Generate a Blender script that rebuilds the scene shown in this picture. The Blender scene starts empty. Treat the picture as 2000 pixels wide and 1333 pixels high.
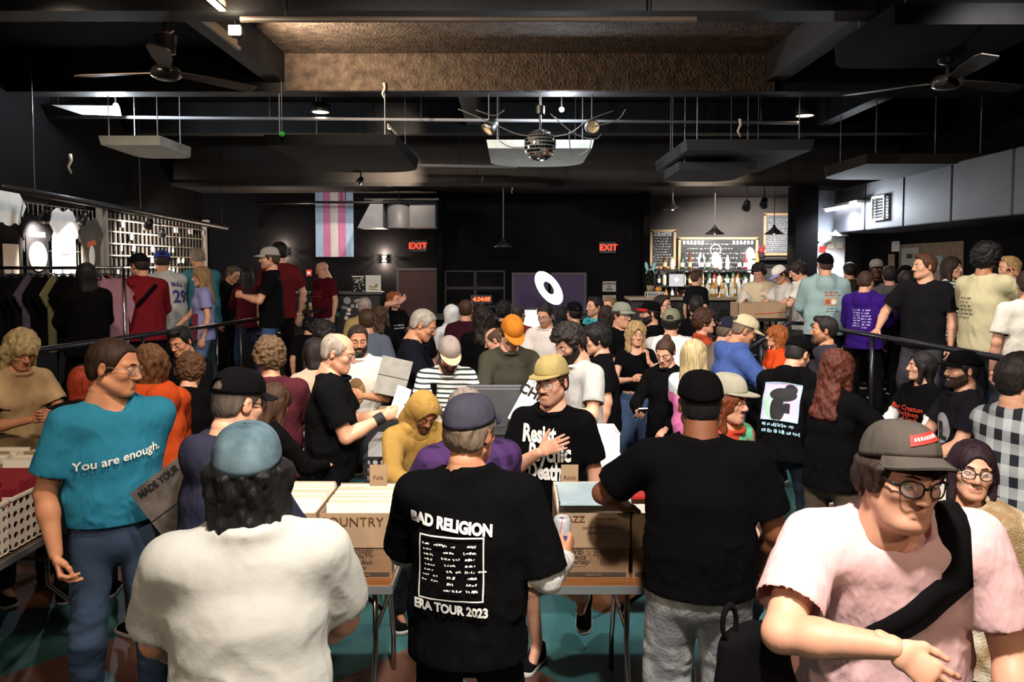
import bpy, bmesh, math, random
import numpy as np
from mathutils import Vector, Matrix
from mathutils.bvhtree import BVHTree

# ------------------------------------------------------------------ scene, camera, light
scene = bpy.context.scene
COL = scene.collection
F = 1500.0
CAM_H = 2.13
PITCH = math.radians(3.0)
SHIFT = 68.0
cam_d = bpy.data.cameras.new('camera')
cam_d.sensor_width = 36.0
cam_d.lens = 36.0 * F / 2000.0
cam_d.shift_y = -SHIFT / 2000.0
cam_d.clip_start = 0.05
cam_d.dof.use_dof = False
cam = bpy.data.objects.new('camera', cam_d)
COL.objects.link(cam)
cam.location = (0, 0, CAM_H)
cam.rotation_euler = (math.radians(90) - PITCH, 0, 0)
scene.camera = cam
scene.view_settings.view_transform = 'Standard'
scene.view_settings.look = 'None'
scene.view_settings.gamma = 1.0
scene.view_settings.use_curve_mapping = False
scene.view_settings.exposure = 0.0

world = bpy.data.worlds.new('world')
scene.world = world
world.use_nodes = True
world.node_tree.nodes['Background'].inputs[0].default_value = (0.010, 0.009, 0.010, 1)
world.node_tree.nodes['Background'].inputs[1].default_value = 0.5

def at(u, v, Y):
    """point of the room seen at pixel (u, v) when it stands Y metres down the room"""
    a = (u - 1000.0) / F
    b = -(v - (666.5 - SHIFT)) / F
    cp, sp = math.cos(PITCH), math.sin(PITCH)
    dx, dy, dz = a, cp + b * sp, -sp + b * cp
    t = Y / dy
    return Vector((dx * t, Y, CAM_H + dz * t))

def spot(loc, target, power, color, size_deg, blend=0.6, radius=0.06):
    l = bpy.data.lights.new('spot_light', 'SPOT')
    l.energy = power; l.color = color; l.spot_size = math.radians(size_deg)
    l.spot_blend = blend; l.shadow_soft_size = radius
    o = bpy.data.objects.new('spot_light', l); COL.objects.link(o)
    o.location = loc
    d = Vector(target) - Vector(loc)
    o.rotation_euler = d.to_track_quat('-Z', 'Y').to_euler()
    return o
def point(loc, power, color, radius=0.05):
    l = bpy.data.lights.new('point_light', 'POINT')
    l.energy = power; l.color = color; l.shadow_soft_size = radius
    o = bpy.data.objects.new('point_light', l); COL.objects.link(o); o.location = loc
    return o

WARM = (1.0, 0.80, 0.60); NEUT = (1.0, 0.93, 0.86); COOL = (0.82, 0.90, 1.0)
# stage spots on the ceiling above the front of the room, thrown into the crowd, the last three added fill: (lamp, aim, watts, colour, cone)
STAGE_FILL_SPOTS = [
    ((0.3, 0.7, 4.25), (0.6, 2.9, 1.0), 1150, NEUT, 78),
    ((-1.3, 3.6, 4.15), (-0.2, 6.6, 1.2), 620, NEUT, 105),
    ((1.5, 3.6, 4.15), (1.0, 6.8, 1.2), 620, NEUT, 105),
    ((3.2, 4.8, 4.1), (4.4, 7.6, 1.6), 520, NEUT, 95),
    ((-3.3, 5.4, 4.1), (-3.9, 8.8, 1.4), 260, WARM, 85),
    ((-0.5, 2.0, 4.2), (-2.3, 4.0, 1.0), 480, WARM, 72),  # added to brighten the dark left front
    ((-2.4, -1.6, 3.9), (-0.6, 4.6, 0.4), 300, WARM, 66),  # unseen fill lamp added behind the camera to lift the faces
    ((2.4, -1.6, 3.9), (0.8, 4.6, 0.4), 300, WARM, 66),  # its unseen twin on the right, also added fill
]

# ------------------------------------------------------------------ materials
MATS = {}
def lin(c):
    if isinstance(c, str):
        c = c.lstrip('#'); c = [int(c[i:i + 2], 16) / 255 for i in (0, 2, 4)]
    return tuple((x / 12.92 if x <= 0.04045 else ((x + 0.055) / 1.055) ** 2.4) for x in c[:3])
def mat(name, col=(0.5, 0.5, 0.5), rough=0.6, metal=0.0, spec=0.5, var=0.0, vscale=8.0, bump=0.0, bscale=60.0,
        stretch=(1, 1, 1), emit=None, estr=0.0, alpha=1.0, trans=0.0, sheen=0.0, col2=None, vcon=None, bdist=0.01):
    key = name
    if key in MATS: return MATS[key]
    m = bpy.data.materials.new(name); m.use_nodes = True
    nt = m.node_tree; p = nt.nodes['Principled BSDF']
    c = lin(col)
    p.inputs['Base Color'].default_value = (*c, 1)
    p.inputs['Roughness'].default_value = rough
    p.inputs['Metallic'].default_value = metal
    p.inputs['Specular IOR Level'].default_value = spec
    if sheen: p.inputs['Sheen Weight'].default_value = sheen
    if alpha < 1: p.inputs['Alpha'].default_value = alpha
    if trans: p.inputs['Transmission Weight'].default_value = trans
    if emit is not None:
        p.inputs['Emission Color'].default_value = (*lin(emit), 1)
        p.inputs['Emission Strength'].default_value = estr
    if var or bump:
        tc = nt.nodes.new('ShaderNodeTexCoord'); mp = nt.nodes.new('ShaderNodeMapping')
        mp.inputs['Scale'].default_value = stretch
        nt.links.new(tc.outputs['Object'], mp.inputs[0])
    if var:
        n = nt.nodes.new('ShaderNodeTexNoise'); n.inputs['Scale'].default_value = vscale; n.inputs['Detail'].default_value = 4
        nt.links.new(mp.outputs[0], n.inputs['Vector'])
        r = nt.nodes.new('ShaderNodeValToRGB')
        lo, hi = (vcon or (0.3, 0.7))
        r.color_ramp.elements[0].position = lo; r.color_ramp.elements[1].position = hi
        c2 = lin(col2) if col2 else tuple(min(1, x * (1 + var)) for x in c)
        c1 = c if col2 else tuple(x * (1 - var) for x in c)
        r.color_ramp.elements[0].color = (*c1, 1); r.color_ramp.elements[1].color = (*c2, 1)
        nt.links.new(n.outputs['Fac'], r.inputs[0]); nt.links.new(r.outputs[0], p.inputs['Base Color'])
    if bump:
        n = nt.nodes.new('ShaderNodeTexNoise'); n.inputs['Scale'].default_value = bscale; n.inputs['Detail'].default_value = 3
        nt.links.new(mp.outputs[0], n.inputs['Vector'])
        b = nt.nodes.new('ShaderNodeBump'); b.inputs['Strength'].default_value = bump; b.inputs['Distance'].default_value = bdist
        nt.links.new(n.outputs['Fac'], b.inputs['Height']); nt.links.new(b.outputs[0], p.inputs['Normal'])
    MATS[key] = m
    return m
def cloth(c, kind='plain'):
    if not isinstance(c, str): return c
    hexc = c if isinstance(c, str) else '%02x%02x%02x' % tuple(int(x * 255) for x in c)
    q = [int(hexc.strip('#')[i:i + 2], 16) / 255 for i in (0, 2, 4)]
    if max(q) < 0.20: c = [x * 0.55 for x in q]       # black cloth
    return mat('cloth_' + hexc, c, rough=0.95, spec=0.06, var=0.10, vscale=5, bump=0.55, bscale=13, stretch=(1, 1, 0.5), bdist=0.03)
def denim(c):
    return mat('denim_' + c, c, rough=0.9, spec=0.2, var=0.35, vscale=3.5, bump=0.2, bscale=120)
def skinmat(tone, stubble=0.0):
    key = 'skin_%s_%d' % (tone, int(stubble * 10))
    if key in MATS: return MATS[key]
    m = bpy.data.materials.new(key); m.use_nodes = True
    nt = m.node_tree; p = nt.nodes['Principled BSDF']
    c = lin(tone)
    p.inputs['Roughness'].default_value = 0.52
    p.inputs['Specular IOR Level'].default_value = 0.35
    a = nt.nodes.new('ShaderNodeAttribute'); a.attribute_name = 'tint'
    sep = nt.nodes.new('ShaderNodeSeparateColor'); nt.links.new(a.outputs['Color'], sep.inputs[0])
    tc = nt.nodes.new('ShaderNodeTexCoord')
    n = nt.nodes.new('ShaderNodeTexNoise'); n.inputs['Scale'].default_value = 14; n.inputs['Detail'].default_value = 3
    nt.links.new(tc.outputs['Object'], n.inputs['Vector'])
    r = nt.nodes.new('ShaderNodeValToRGB')
    r.color_ramp.elements[0].position = 0.35; r.color_ramp.elements[1].position = 0.7
    r.color_ramp.elements[0].color = (c[0] * 0.93, c[1] * 0.85, c[2] * 0.82, 1)
    r.color_ramp.elements[1].color = (min(1, c[0] * 1.05), min(1, c[1] * 1.05), min(1, c[2] * 1.06), 1)
    nt.links.new(n.outputs['Fac'], r.inputs[0])
    m1 = nt.nodes.new('ShaderNodeMix'); m1.data_type = 'RGBA'
    m1.inputs[7].default_value = (c[0] * 0.62, c[1] * 0.34, c[2] * 0.34, 1)
    nt.links.new(sep.outputs[0], m1.inputs[0]); nt.links.new(r.outputs[0], m1.inputs[6])
    m2 = nt.nodes.new('ShaderNodeMix'); m2.data_type = 'RGBA'
    m2.inputs[7].default_value = (c[0] * 0.28, c[1] * 0.26, c[2] * 0.26, 1)
    mul = nt.nodes.new('ShaderNodeMath'); mul.operation = 'MULTIPLY'; mul.inputs[1].default_value = stubble
    nt.links.new(sep.outputs[1], mul.inputs[0]); nt.links.new(mul.outputs[0], m2.inputs[0])
    nt.links.new(m1.outputs[2], m2.inputs[6]); nt.links.new(m2.outputs[2], p.inputs['Base Color'])
    MATS[key] = m
    return m
def hairmat(c):
    return mat('hair_' + c, c, rough=0.6, spec=0.3, var=0.5, vscale=30, stretch=(2.0, 2.0, 0.14), bump=0.5, bscale=70, vcon=(0.25, 0.75))

# ------------------------------------------------------------------ mesh helpers
def mesh_from(name, verts, faces, smooth=False):
    me = bpy.data.meshes.new(name)
    verts = np.asarray(verts, dtype=np.float32)
    if isinstance(faces, np.ndarray):
        nf, k = faces.shape
        me.vertices.add(len(verts)); me.vertices.foreach_set('co', verts.ravel())
        me.loops.add(nf * k); me.loops.foreach_set('vertex_index', faces.ravel().astype(np.int32))
        me.polygons.add(nf)
        me.polygons.foreach_set('loop_start', np.arange(0, nf * k, k, dtype=np.int32))
        me.polygons.foreach_set('loop_total', np.full(nf, k, dtype=np.int32))
        me.update(calc_edges=True)
    else:
        me.from_pydata([tuple(map(float, v)) for v in verts], [], faces)
        me.update()
    if smooth and len(me.polygons):
        me.polygons.foreach_set('use_smooth', np.ones(len(me.polygons), dtype=bool))
    return me
def link(name, me, m=None, parent=None, mw=None, shared=False):
    o = bpy.data.objects.new(name, me); COL.objects.link(o)
    if me is not None and m is not None:
        if shared:
            if not me.materials: me.materials.append(None)
            o.material_slots[0].link = 'OBJECT'; o.material_slots[0].material = m
        elif not me.materials: me.materials.append(m)
    if parent is not None: o.parent = parent
    if mw is not None: o.matrix_basis = mw
    return o
def tag(o, label=None, cat=None, group=None, kind=None):
    if label: o['label'] = label
    if cat: o['category'] = cat
    if group: o['group'] = group
    if kind: o['kind'] = kind
    return o
def empty(name, loc=(0, 0, 0), rz=0.0):
    o = bpy.data.objects.new(name, None); COL.objects.link(o)
    o.location = loc; o.rotation_euler = (0, 0, rz); o.empty_display_size = 0.1
    return o
class MB:
    """collects boxes, tubes, lathes ... into one mesh"""
    def __init__(s): s.v = []; s.f = []
    def add(s, v, f):
        b = len(s.v); s.v += [tuple(x) for x in v]; s.f += [tuple(i + b for i in q) for q in f]
        return s
    def box(s, c, d, M=None, bev=0.0):
        x, y, z = [k / 2 for k in d]
        if bev <= 0:
            v = [Vector((a * x, b * y, e * z)) for a in (-1, 1) for b in (-1, 1) for e in (-1, 1)]
            f = [(0, 1, 3, 2), (4, 6, 7, 5), (0, 4, 5, 1), (2, 3, 7, 6), (0, 2, 6, 4), (1, 5, 7, 3)]
        else:
            bm = bmesh.new(); bmesh.ops.create_cube(bm, size=1.0)
            for vv in bm.verts: vv.co = Vector((vv.co.x * 2 * x, vv.co.y * 2 * y, vv.co.z * 2 * z))
            bmesh.ops.bevel(bm, geom=list(bm.edges), offset=min(bev, 0.45 * min(d)), segments=2, affect='EDGES')
            bm.verts.ensure_lookup_table()
            v = [q.co.copy() for q in bm.verts]; f = [tuple(l.index for l in q.verts) for q in bm.faces]; bm.free()
        C = Vector(c)
        v = [(M @ q if M is not None else q) + C for q in v]
        return s.add(v, f)
    def tube(s, pts, r, n=10, caps=True, r2=None):
        pts = [Vector(p) for p in pts]; rings = []
        m = len(pts); up = Vector((0, 0, 1)); prev = None
        for i, p in enumerate(pts):
            d = (pts[min(i + 1, m - 1)] - pts[max(i - 1, 0)]).normalized()
            if prev is None:
                a = d.cross(up if abs(d.z) < 0.95 else Vector((1, 0, 0))).normalized()
            else:
                a = (prev - d * prev.dot(d)).normalized()
            prev = a; b = d.cross(a)
            rr = r if r2 is None else r + (r2 - r) * i / max(1, m - 1)
            rings.append([p + (a * math.cos(2 * math.pi * k / n) + b * math.sin(2 * math.pi * k / n)) * rr for k in range(n)])
        v = [q for g in rings for q in g]; f = []
        for i in range(m - 1):
            for k in range(n):
                f.append((i * n + k, i * n + (k + 1) % n, (i + 1) * n + (k + 1) % n, (i + 1) * n + k))
        if caps:
            f.append(tuple(range(n - 1, -1, -1))); f.append(tuple((m - 1) * n + k for k in range(n)))
        return s.add(v, f)
    def lathe(s, prof, n=20, M=None, c=(0, 0, 0), close=False):
        v = []; f = []
        for (r, z) in prof:
            for k in range(n):
                a = 2 * math.pi * k / n
                v.append(Vector((r * math.cos(a), r * math.sin(a), z)))
        m = len(prof)
        for i in range(m - 1):
            for k in range(n):
                f.append((i * n + k, i * n + (k + 1) % n, (i + 1) * n + (k + 1) % n, (i + 1) * n + k))
        if close:
            f.append(tuple(range(n - 1, -1, -1))); f.append(tuple((m - 1) * n + k for k in range(n)))
        C = Vector(c)
        v = [(M @ q if M is not None else q) + C for q in v]
        return s.add(v, f)
    def prism(s, poly, y0, y1, M=None, c=(0, 0, 0)):
        """polygon in x,z extruded along y"""
        n = len(poly); C = Vector(c)
        v = [Vector((x, y0, z)) for x, z in poly] + [Vector((x, y1, z)) for x, z in poly]
        v = [(M @ q if M is not None else q) + C for q in v]
        f = [tuple(range(n)), tuple(range(2 * n - 1, n - 1, -1))] + [(i, i + n, (i + 1) % n + n, (i + 1) % n) for i in range(n)]
        return s.add(v, f)
    def torus(s, R, r, n=28, m=8, M=None, c=(0, 0, 0), a0=0.0, a1=2 * math.pi, sx=1.0):
        full = abs(a1 - a0 - 2 * math.pi) < 1e-6
        cnt = n if full else n + 1
        v = []; f = []; C = Vector(c)
        for i in range(cnt):
            a = a0 + (a1 - a0) * i / n
            for k in range(m):
                b = 2 * math.pi * k / m
                q = Vector(((R + r * math.cos(b)) * math.cos(a) * sx, (R + r * math.cos(b)) * math.sin(a), r * math.sin(b)))
                v.append((M @ q if M is not None else q) + C)
        for i in range(n):
            j = (i + 1) % cnt
            for k in range(m):
                f.append((i * m + k, j * m + k, j * m + (k + 1) % m, i * m + (k + 1) % m))
        return s.add(v, f)
    def mesh(s, name, smooth=False): return mesh_from(name, s.v, s.f, smooth)
    def build(s, name, m, parent=None, smooth=False, loc=None):
        o = link(name, s.mesh(name, smooth), m, parent)
        if loc is not None: o.location = loc
        return o
def Rx(a): return Matrix.Rotation(a, 3, 'X')
def Ry(a): return Matrix.Rotation(a, 3, 'Y')
def Rz(a): return Matrix.Rotation(a, 3, 'Z')
def copy_tree(o, parent=None):
    c = o.copy(); COL.objects.link(c); c.parent = parent
    for ch in list(o.children): copy_tree(ch, c)
    return c

TEXTS = {}
def text_geo(body, size, bold=0.0, shear=0.0, align='CENTER', space=1.0, line=1.0, maxedge=None):
    key = (body, size, bold, shear, align, space, line, maxedge)
    if key in TEXTS: return TEXTS[key]
    cu = bpy.data.curves.new('t', 'FONT'); cu.body = body; cu.size = size; cu.offset = bold; cu.shear = shear
    cu.align_x = align; cu.align_y = 'CENTER'; cu.space_character = space; cu.space_line = line
    cu.resolution_u = 3; cu.fill_mode = 'FRONT'
    ob = bpy.data.objects.new('t', cu); COL.objects.link(ob)
    dg = bpy.context.evaluated_depsgraph_get()
    me = bpy.data.meshes.new_from_object(ob.evaluated_get(dg))
    bpy.data.objects.remove(ob); bpy.data.curves.remove(cu)
    bm = bmesh.new(); bm.from_mesh(me); bpy.data.meshes.remove(me)
    if maxedge:
        bmesh.ops.triangulate(bm, faces=bm.faces[:])
        for _ in range(3):
            es = [e for e in bm.edges if e.calc_length() > maxedge]
            if not es: break
            bmesh.ops.subdivide_edges(bm, edges=es, cuts=1)
            bmesh.ops.triangulate(bm, faces=[f for f in bm.faces if len(f.verts) > 3])
    bm.verts.index_update()
    v = [(q.co.x, q.co.y) for q in bm.verts]; f = [tuple(l.index for l in q.verts) for q in bm.faces]
    bm.free()
    TEXTS[key] = (v, f)
    return v, f
def sign_text(body, size, m, parent, org, right, up, name='lettering', off=0.002, **kw):
    """flat text standing on a plane: org is the centre, right / up unit vectors, pushed off along right x up"""
    v, f = text_geo(body, size, **kw)
    if not v: return None
    right = Vector(right); up = Vector(up); n = right.cross(up); org = Vector(org)
    pts = [org + right * x + up * y + n * off for x, y in v]
    return link(name, mesh_from(name, pts, f), m, parent)

# ------------------------------------------------------------------ implicit surfaces
def vnoise(p, freq, seed=0):
    q = np.asarray(p, dtype=np.float64) * freq + seed * 17.31
    i = np.floor(q).astype(np.int64); f = q - i; f = f * f * (3 - 2 * f)
    def hsh(a, b, c):
        h = (a * 374761393 + b * 668265263 + c * 2147483647 + seed * 974711) & 0x7fffffff
        h = ((h ^ (h >> 13)) * 1274126177) & 0x7fffffff
        return ((h ^ (h >> 16)) & 0xffff) / 65535.0
    r = 0
    for dx in (0, 1):
        for dy in (0, 1):
            for dz in (0, 1):
                w = (f[:, 0] if dx else 1 - f[:, 0]) * (f[:, 1] if dy else 1 - f[:, 1]) * (f[:, 2] if dz else 1 - f[:, 2])
                r = r + w * hsh(i[:, 0] + dx, i[:, 1] + dy, i[:, 2] + dz)
    return r * 2 - 1
def V(*a): return np.array(a, dtype=np.float64)
class Prim:
    def __init__(s, lo, hi, fn): s.lo = np.asarray(lo); s.hi = np.asarray(hi); s.fn = fn
def cone(a, b, ra, rb):
    a = np.asarray(a, float); b = np.asarray(b, float); ab = b - a; L = max(ab @ ab, 1e-9); R = max(ra, rb)
    def fn(x, y, z):
        px, py, pz = x - a[0], y - a[1], z - a[2]
        t = np.clip((px * ab[0] + py * ab[1] + pz * ab[2]) / L, 0, 1)
        return np.sqrt((px - t * ab[0]) ** 2 + (py - t * ab[1]) ** 2 + (pz - t * ab[2]) ** 2) - (ra + (rb - ra) * t)
    return Prim(np.minimum(a, b) - R, np.maximum(a, b) + R, fn)
def econe(a, b, ra, rb, ux):
    """tapered capsule with an elliptical section: r = (along ux, across)"""
    a = np.asarray(a, float); b = np.asarray(b, float); ab = b - a; L = max(ab @ ab, 1e-9); ux = np.asarray(ux, float)
    R = max(max(ra), max(rb))
    def fn(x, y, z):
        px, py, pz = x - a[0], y - a[1], z - a[2]
        t = np.clip((px * ab[0] + py * ab[1] + pz * ab[2]) / L, 0, 1)
        qx, qy, qz = px - t * ab[0], py - t * ab[1], pz - t * ab[2]
        u = qx * ux[0] + qy * ux[1] + qz * ux[2]
        w2 = np.maximum(qx * qx + qy * qy + qz * qz - u * u, 0)
        r1 = ra[0] + (rb[0] - ra[0]) * t; r2 = ra[1] + (rb[1] - ra[1]) * t
        return (np.sqrt((u / r1) ** 2 + w2 / (r2 * r2)) - 1) * np.minimum(r1, r2)
    return Prim(np.minimum(a, b) - R, np.maximum(a, b) + R, fn)
def ell(c, r, M=None):
    c = np.asarray(c, float); r = np.asarray(r, float); R = max(r)
    m = None if M is None else np.array(M)
    def fn(x, y, z):
        px, py, pz = x - c[0], y - c[1], z - c[2]
        if m is not None:
            px, py, pz = (px * m[0, 0] + py * m[1, 0] + pz * m[2, 0], px * m[0, 1] + py * m[1, 1] + pz * m[2, 1], px * m[0, 2] + py * m[1, 2] + pz * m[2, 2])
        k0 = np.sqrt((px / r[0]) ** 2 + (py / r[1]) ** 2 + (pz / r[2]) ** 2)
        k1 = np.sqrt((px / r[0] ** 2) ** 2 + (py / r[1] ** 2) ** 2 + (pz / r[2] ** 2) ** 2) + 1e-9
        return k0 * (k0 - 1) / k1
    if M is None: return Prim(c - r, c + r, fn)
    return Prim(c - R, c + R, fn)
def planed(pr, c, n):
    """prim cut by a half space: keeps dot(p - c, n) < 0"""
    c = np.asarray(c, float); n = np.asarray(n, float); n = n / np.linalg.norm(n)
    f0 = pr.fn
    return Prim(pr.lo, pr.hi, lambda x, y, z: np.maximum(f0(x, y, z), (x - c[0]) * n[0] + (y - c[1]) * n[1] + (z - c[2]) * n[2]))
class Field:
    def __init__(s, lo, hi, h):
        s.h = h; s.lo = np.asarray(lo, float) - 2.5 * h
        n = np.ceil((np.asarray(hi, float) + 2.5 * h - s.lo) / h).astype(int) + 1
        s.n = n; s.f = np.full(n, 1.0, dtype=np.float32)
        s.ax = [(s.lo[i] + h * np.arange(n[i])) for i in range(3)]
    def sub(s, pr, pad):
        a = np.clip(np.floor((pr.lo - pad - s.lo) / s.h).astype(int), 0, s.n)
        b = np.clip(np.ceil((pr.hi + pad - s.lo) / s.h).astype(int) + 1, 0, s.n)
        if (b <= a).any(): return None
        sl = tuple(slice(a[i], b[i]) for i in range(3))
        return sl, s.ax[0][sl[0]][:, None, None], s.ax[1][sl[1]][None, :, None], s.ax[2][sl[2]][None, None, :]
    def add(s, pr, k=0.02, infl=0.0):
        r = s.sub(pr, k + abs(infl) + 3 * s.h)
        if r is None: return
        sl, x, y, z = r
        d = pr.fn(x, y, z) - infl; a = s.f[sl]
        if k > 0:
            hh = np.maximum(k - np.abs(a - d), 0) / k
            s.f[sl] = np.minimum(a, d) - hh * hh * k * 0.25
        else: s.f[sl] = np.minimum(a, d)
    def carve(s, pr, k=0.01):
        r = s.sub(pr, k + 3 * s.h)
        if r is None: return
        sl, x, y, z = r
        d = -pr.fn(x, y, z); a = s.f[sl]
        hh = np.maximum(k - np.abs(a - d), 0) / k
        s.f[sl] = np.maximum(a, d) + hh * hh * k * 0.25
    def keep(s, fn, k=0.0):
        d = fn(s.ax[0][:, None, None], s.ax[1][None, :, None], s.ax[2][None, None, :])
        d = np.broadcast_to(d, s.f.shape)
        if k > 0:
            hh = np.maximum(k - np.abs(s.f - d), 0) / k
            s.f = np.maximum(s.f, d) + hh * hh * k * 0.25
        else: s.f = np.maximum(s.f, d)
    def poly(s):
        f = s.f; sg = f < 0
        c = np.zeros(tuple(s.n - 1), dtype=np.int8)
        for a in (0, 1):
            for b in (0, 1):
                for d in (0, 1):
                    c += sg[a:s.n[0] - 1 + a, b:s.n[1] - 1 + b, d:s.n[2] - 1 + d]
        act = (c > 0) & (c < 8)
        I = np.argwhere(act)
        if len(I) == 0: return np.zeros((0, 3)), np.zeros((0, 4), int)
        idx = np.full(act.shape, -1, dtype=np.int64); idx[act] = np.arange(len(I))
        acc = np.zeros((len(I), 3)); cnt = np.zeros(len(I))
        cv = {}
        for a in (0, 1):
            for b in (0, 1):
                for d in (0, 1): cv[(a, b, d)] = f[I[:, 0] + a, I[:, 1] + b, I[:, 2] + d].astype(np.float64)
        for axn in range(3):
            o1, o2 = [i for i in range(3) if i != axn]
            for p in (0, 1):
                for q in (0, 1):
                    A = [0, 0, 0]; A[o1] = p; A[o2] = q; B = list(A); B[axn] = 1
                    fa, fb = cv[tuple(A)], cv[tuple(B)]
                    cr = (fa < 0) != (fb < 0)
                    t = np.where(cr, fa / np.where(cr, fa - fb, 1), 0)
                    acc[:, axn] += np.where(cr, t, 0); acc[:, o1] += cr * p; acc[:, o2] += cr * q; cnt += cr
        v = (I + acc / np.maximum(cnt, 1)[:, None]) * s.h + s.lo
        qs = []
        for axn in range(3):
            o1, o2 = (axn + 1) % 3, (axn + 2) % 3
            sl0 = [slice(None)] * 3; sl1 = [slice(None)] * 3
            sl0[axn] = slice(0, s.n[axn] - 1); sl1[axn] = slice(1, s.n[axn])
            s0 = sg[tuple(sl0)]; s1 = sg[tuple(sl1)]
            e = np.argwhere(s0 != s1)
            e = e[(e[:, o1] > 0) & (e[:, o1] < s.n[o1] - 1) & (e[:, o2] > 0) & (e[:, o2] < s.n[o2] - 1)]
            if len(e) == 0: continue
            def cell(d1, d2):
                g = e.copy(); g[:, o1] -= d1; g[:, o2] -= d2
                return idx[g[:, 0], g[:, 1], g[:, 2]]
            q = np.stack([cell(1, 1), cell(0, 1), cell(0, 0), cell(1, 0)], 1)
            flip = ~s0[e[:, 0], e[:, 1], e[:, 2]]
            q[flip] = q[flip][:, ::-1]
            qs.append(q)
        fc = np.concatenate(qs)
        return v, fc[(fc >= 0).all(1)]
def prims_bbox(ps, pad):
    return np.min([p.lo for p in ps], 0) - pad, np.max([p.hi for p in ps], 0) + pad
def vnormals(v, f):
    fn = np.cross(v[f[:, 2]] - v[f[:, 0]], v[f[:, 3]] - v[f[:, 1]])
    n = np.zeros_like(v)
    for k in range(4): np.add.at(n, f[:, k], fn)
    return n / (np.linalg.norm(n, axis=1)[:, None] + 1e-12)
def compact(v, f):
    used = np.zeros(len(v), bool); used[f.ravel()] = True
    m = np.cumsum(used) - 1
    return v[used], m[f]
def smooth_mesh(v, f, it=1, lam=0.5):
    for _ in range(it):
        acc = np.zeros_like(v); c = np.zeros(len(v))
        for k in range(4):
            a, b = f[:, k], f[:, (k + 1) % 4]
            np.add.at(acc, a, v[b]); np.add.at(c, a, 1)
        v = v + lam * (acc / np.maximum(c, 1)[:, None] - v)
    return v

# ------------------------------------------------------------------ heads, hair, caps, hands: made once, shared
def col_i(y, xp, fp): return np.interp(y.ravel(), xp, fp).reshape(y.shape)
def head_prims(kind):
    f = kind.startswith('f'); hv = kind.endswith('h'); old = kind.endswith('o')
    jw = 0.044 if f else 0.052
    if hv: jw = 0.057
    P = [(ell((0, 0.012, 0.036), (0.076, 0.098, 0.083)), 0.0),
         (ell((0, -0.026, -0.03), (0.061 if not hv else 0.068, 0.060, 0.082)), 0.03),
         (ell((0, -0.034, -0.072), (jw, 0.046, 0.040)), 0.03),
         (ell((0, -0.074, -0.098), (0.020 if f else 0.025, 0.018, 0.017)), 0.022),
         (cone((-jw * 0.98, 0.004, -0.055), (-0.02, -0.066, -0.094), 0.017 if f else 0.020, 0.016), 0.02),
         (cone((jw * 0.98, 0.004, -0.055), (0.02, -0.066, -0.094), 0.017 if f else 0.020, 0.016), 0.02)]
    for s in (-1, 1):
        P.append((ell((s * 0.044, -0.058, -0.020), (0.021, 0.021, 0.020)), 0.022))
        P.append((cone((s * 0.010, -0.083, 0.024), (s * 0.047, -0.066, 0.026), 0.0115 if f else 0.0145, 0.010), 0.014))
    if hv: P.append((ell((0, -0.035, -0.105), (0.052, 0.045, 0.028)), 0.03))
    nk = 0.046 if f else (0.066 if hv else 0.056)
    P.append((cone((0, 0.022, -0.05), (0, 0.040, -0.17), nk, nk * 1.05), 0.02))
    return P
def head_fine(kind):
    f = kind.startswith('f')
    A = [(cone((0, -0.088, 0.016), (0, -0.106, -0.022), 0.0085, 0.0115), 0.010),
         (ell((0, -0.108, -0.028), (0.0125 if f else 0.0145, 0.012, 0.0105)), 0.008),
         (ell((-0.0135, -0.098, -0.031), (0.0085, 0.011, 0.008)), 0.006),
         (ell((0.0135, -0.098, -0.031), (0.0085, 0.011, 0.008)), 0.006),
         (econe((-0.016, -0.086, -0.0595), (0.016, -0.086, -0.0595), (0.006, 0.0062), (0.006, 0.0062), (0, 0, 1)), 0.008),
         (econe((-0.013, -0.0865, -0.0705), (0.013, -0.0865, -0.0705), (0.006, 0.0078), (0.006, 0.0078), (0, 0, 1)), 0.008)]
    S = [(ell((-0.031, -0.100, 0.006), (0.019, 0.020, 0.0145)), 0.014), (ell((0.031, -0.100, 0.006), (0.019, 0.020, 0.0145)), 0.014),
         (cone((-0.021, -0.0985, -0.0650), (0.021, -0.0985, -0.0650), 0.0042, 0.0042), 0.004)]
    E = []
    for s in (-1, 1):
        E.append((ell((s * 0.0805, 0.016, -0.004), (0.0085, 0.019, 0.031), Rz(s * 0.35) @ Rx(0.15)), 0.008))
    return A, S, E
HEADS = {}
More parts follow.
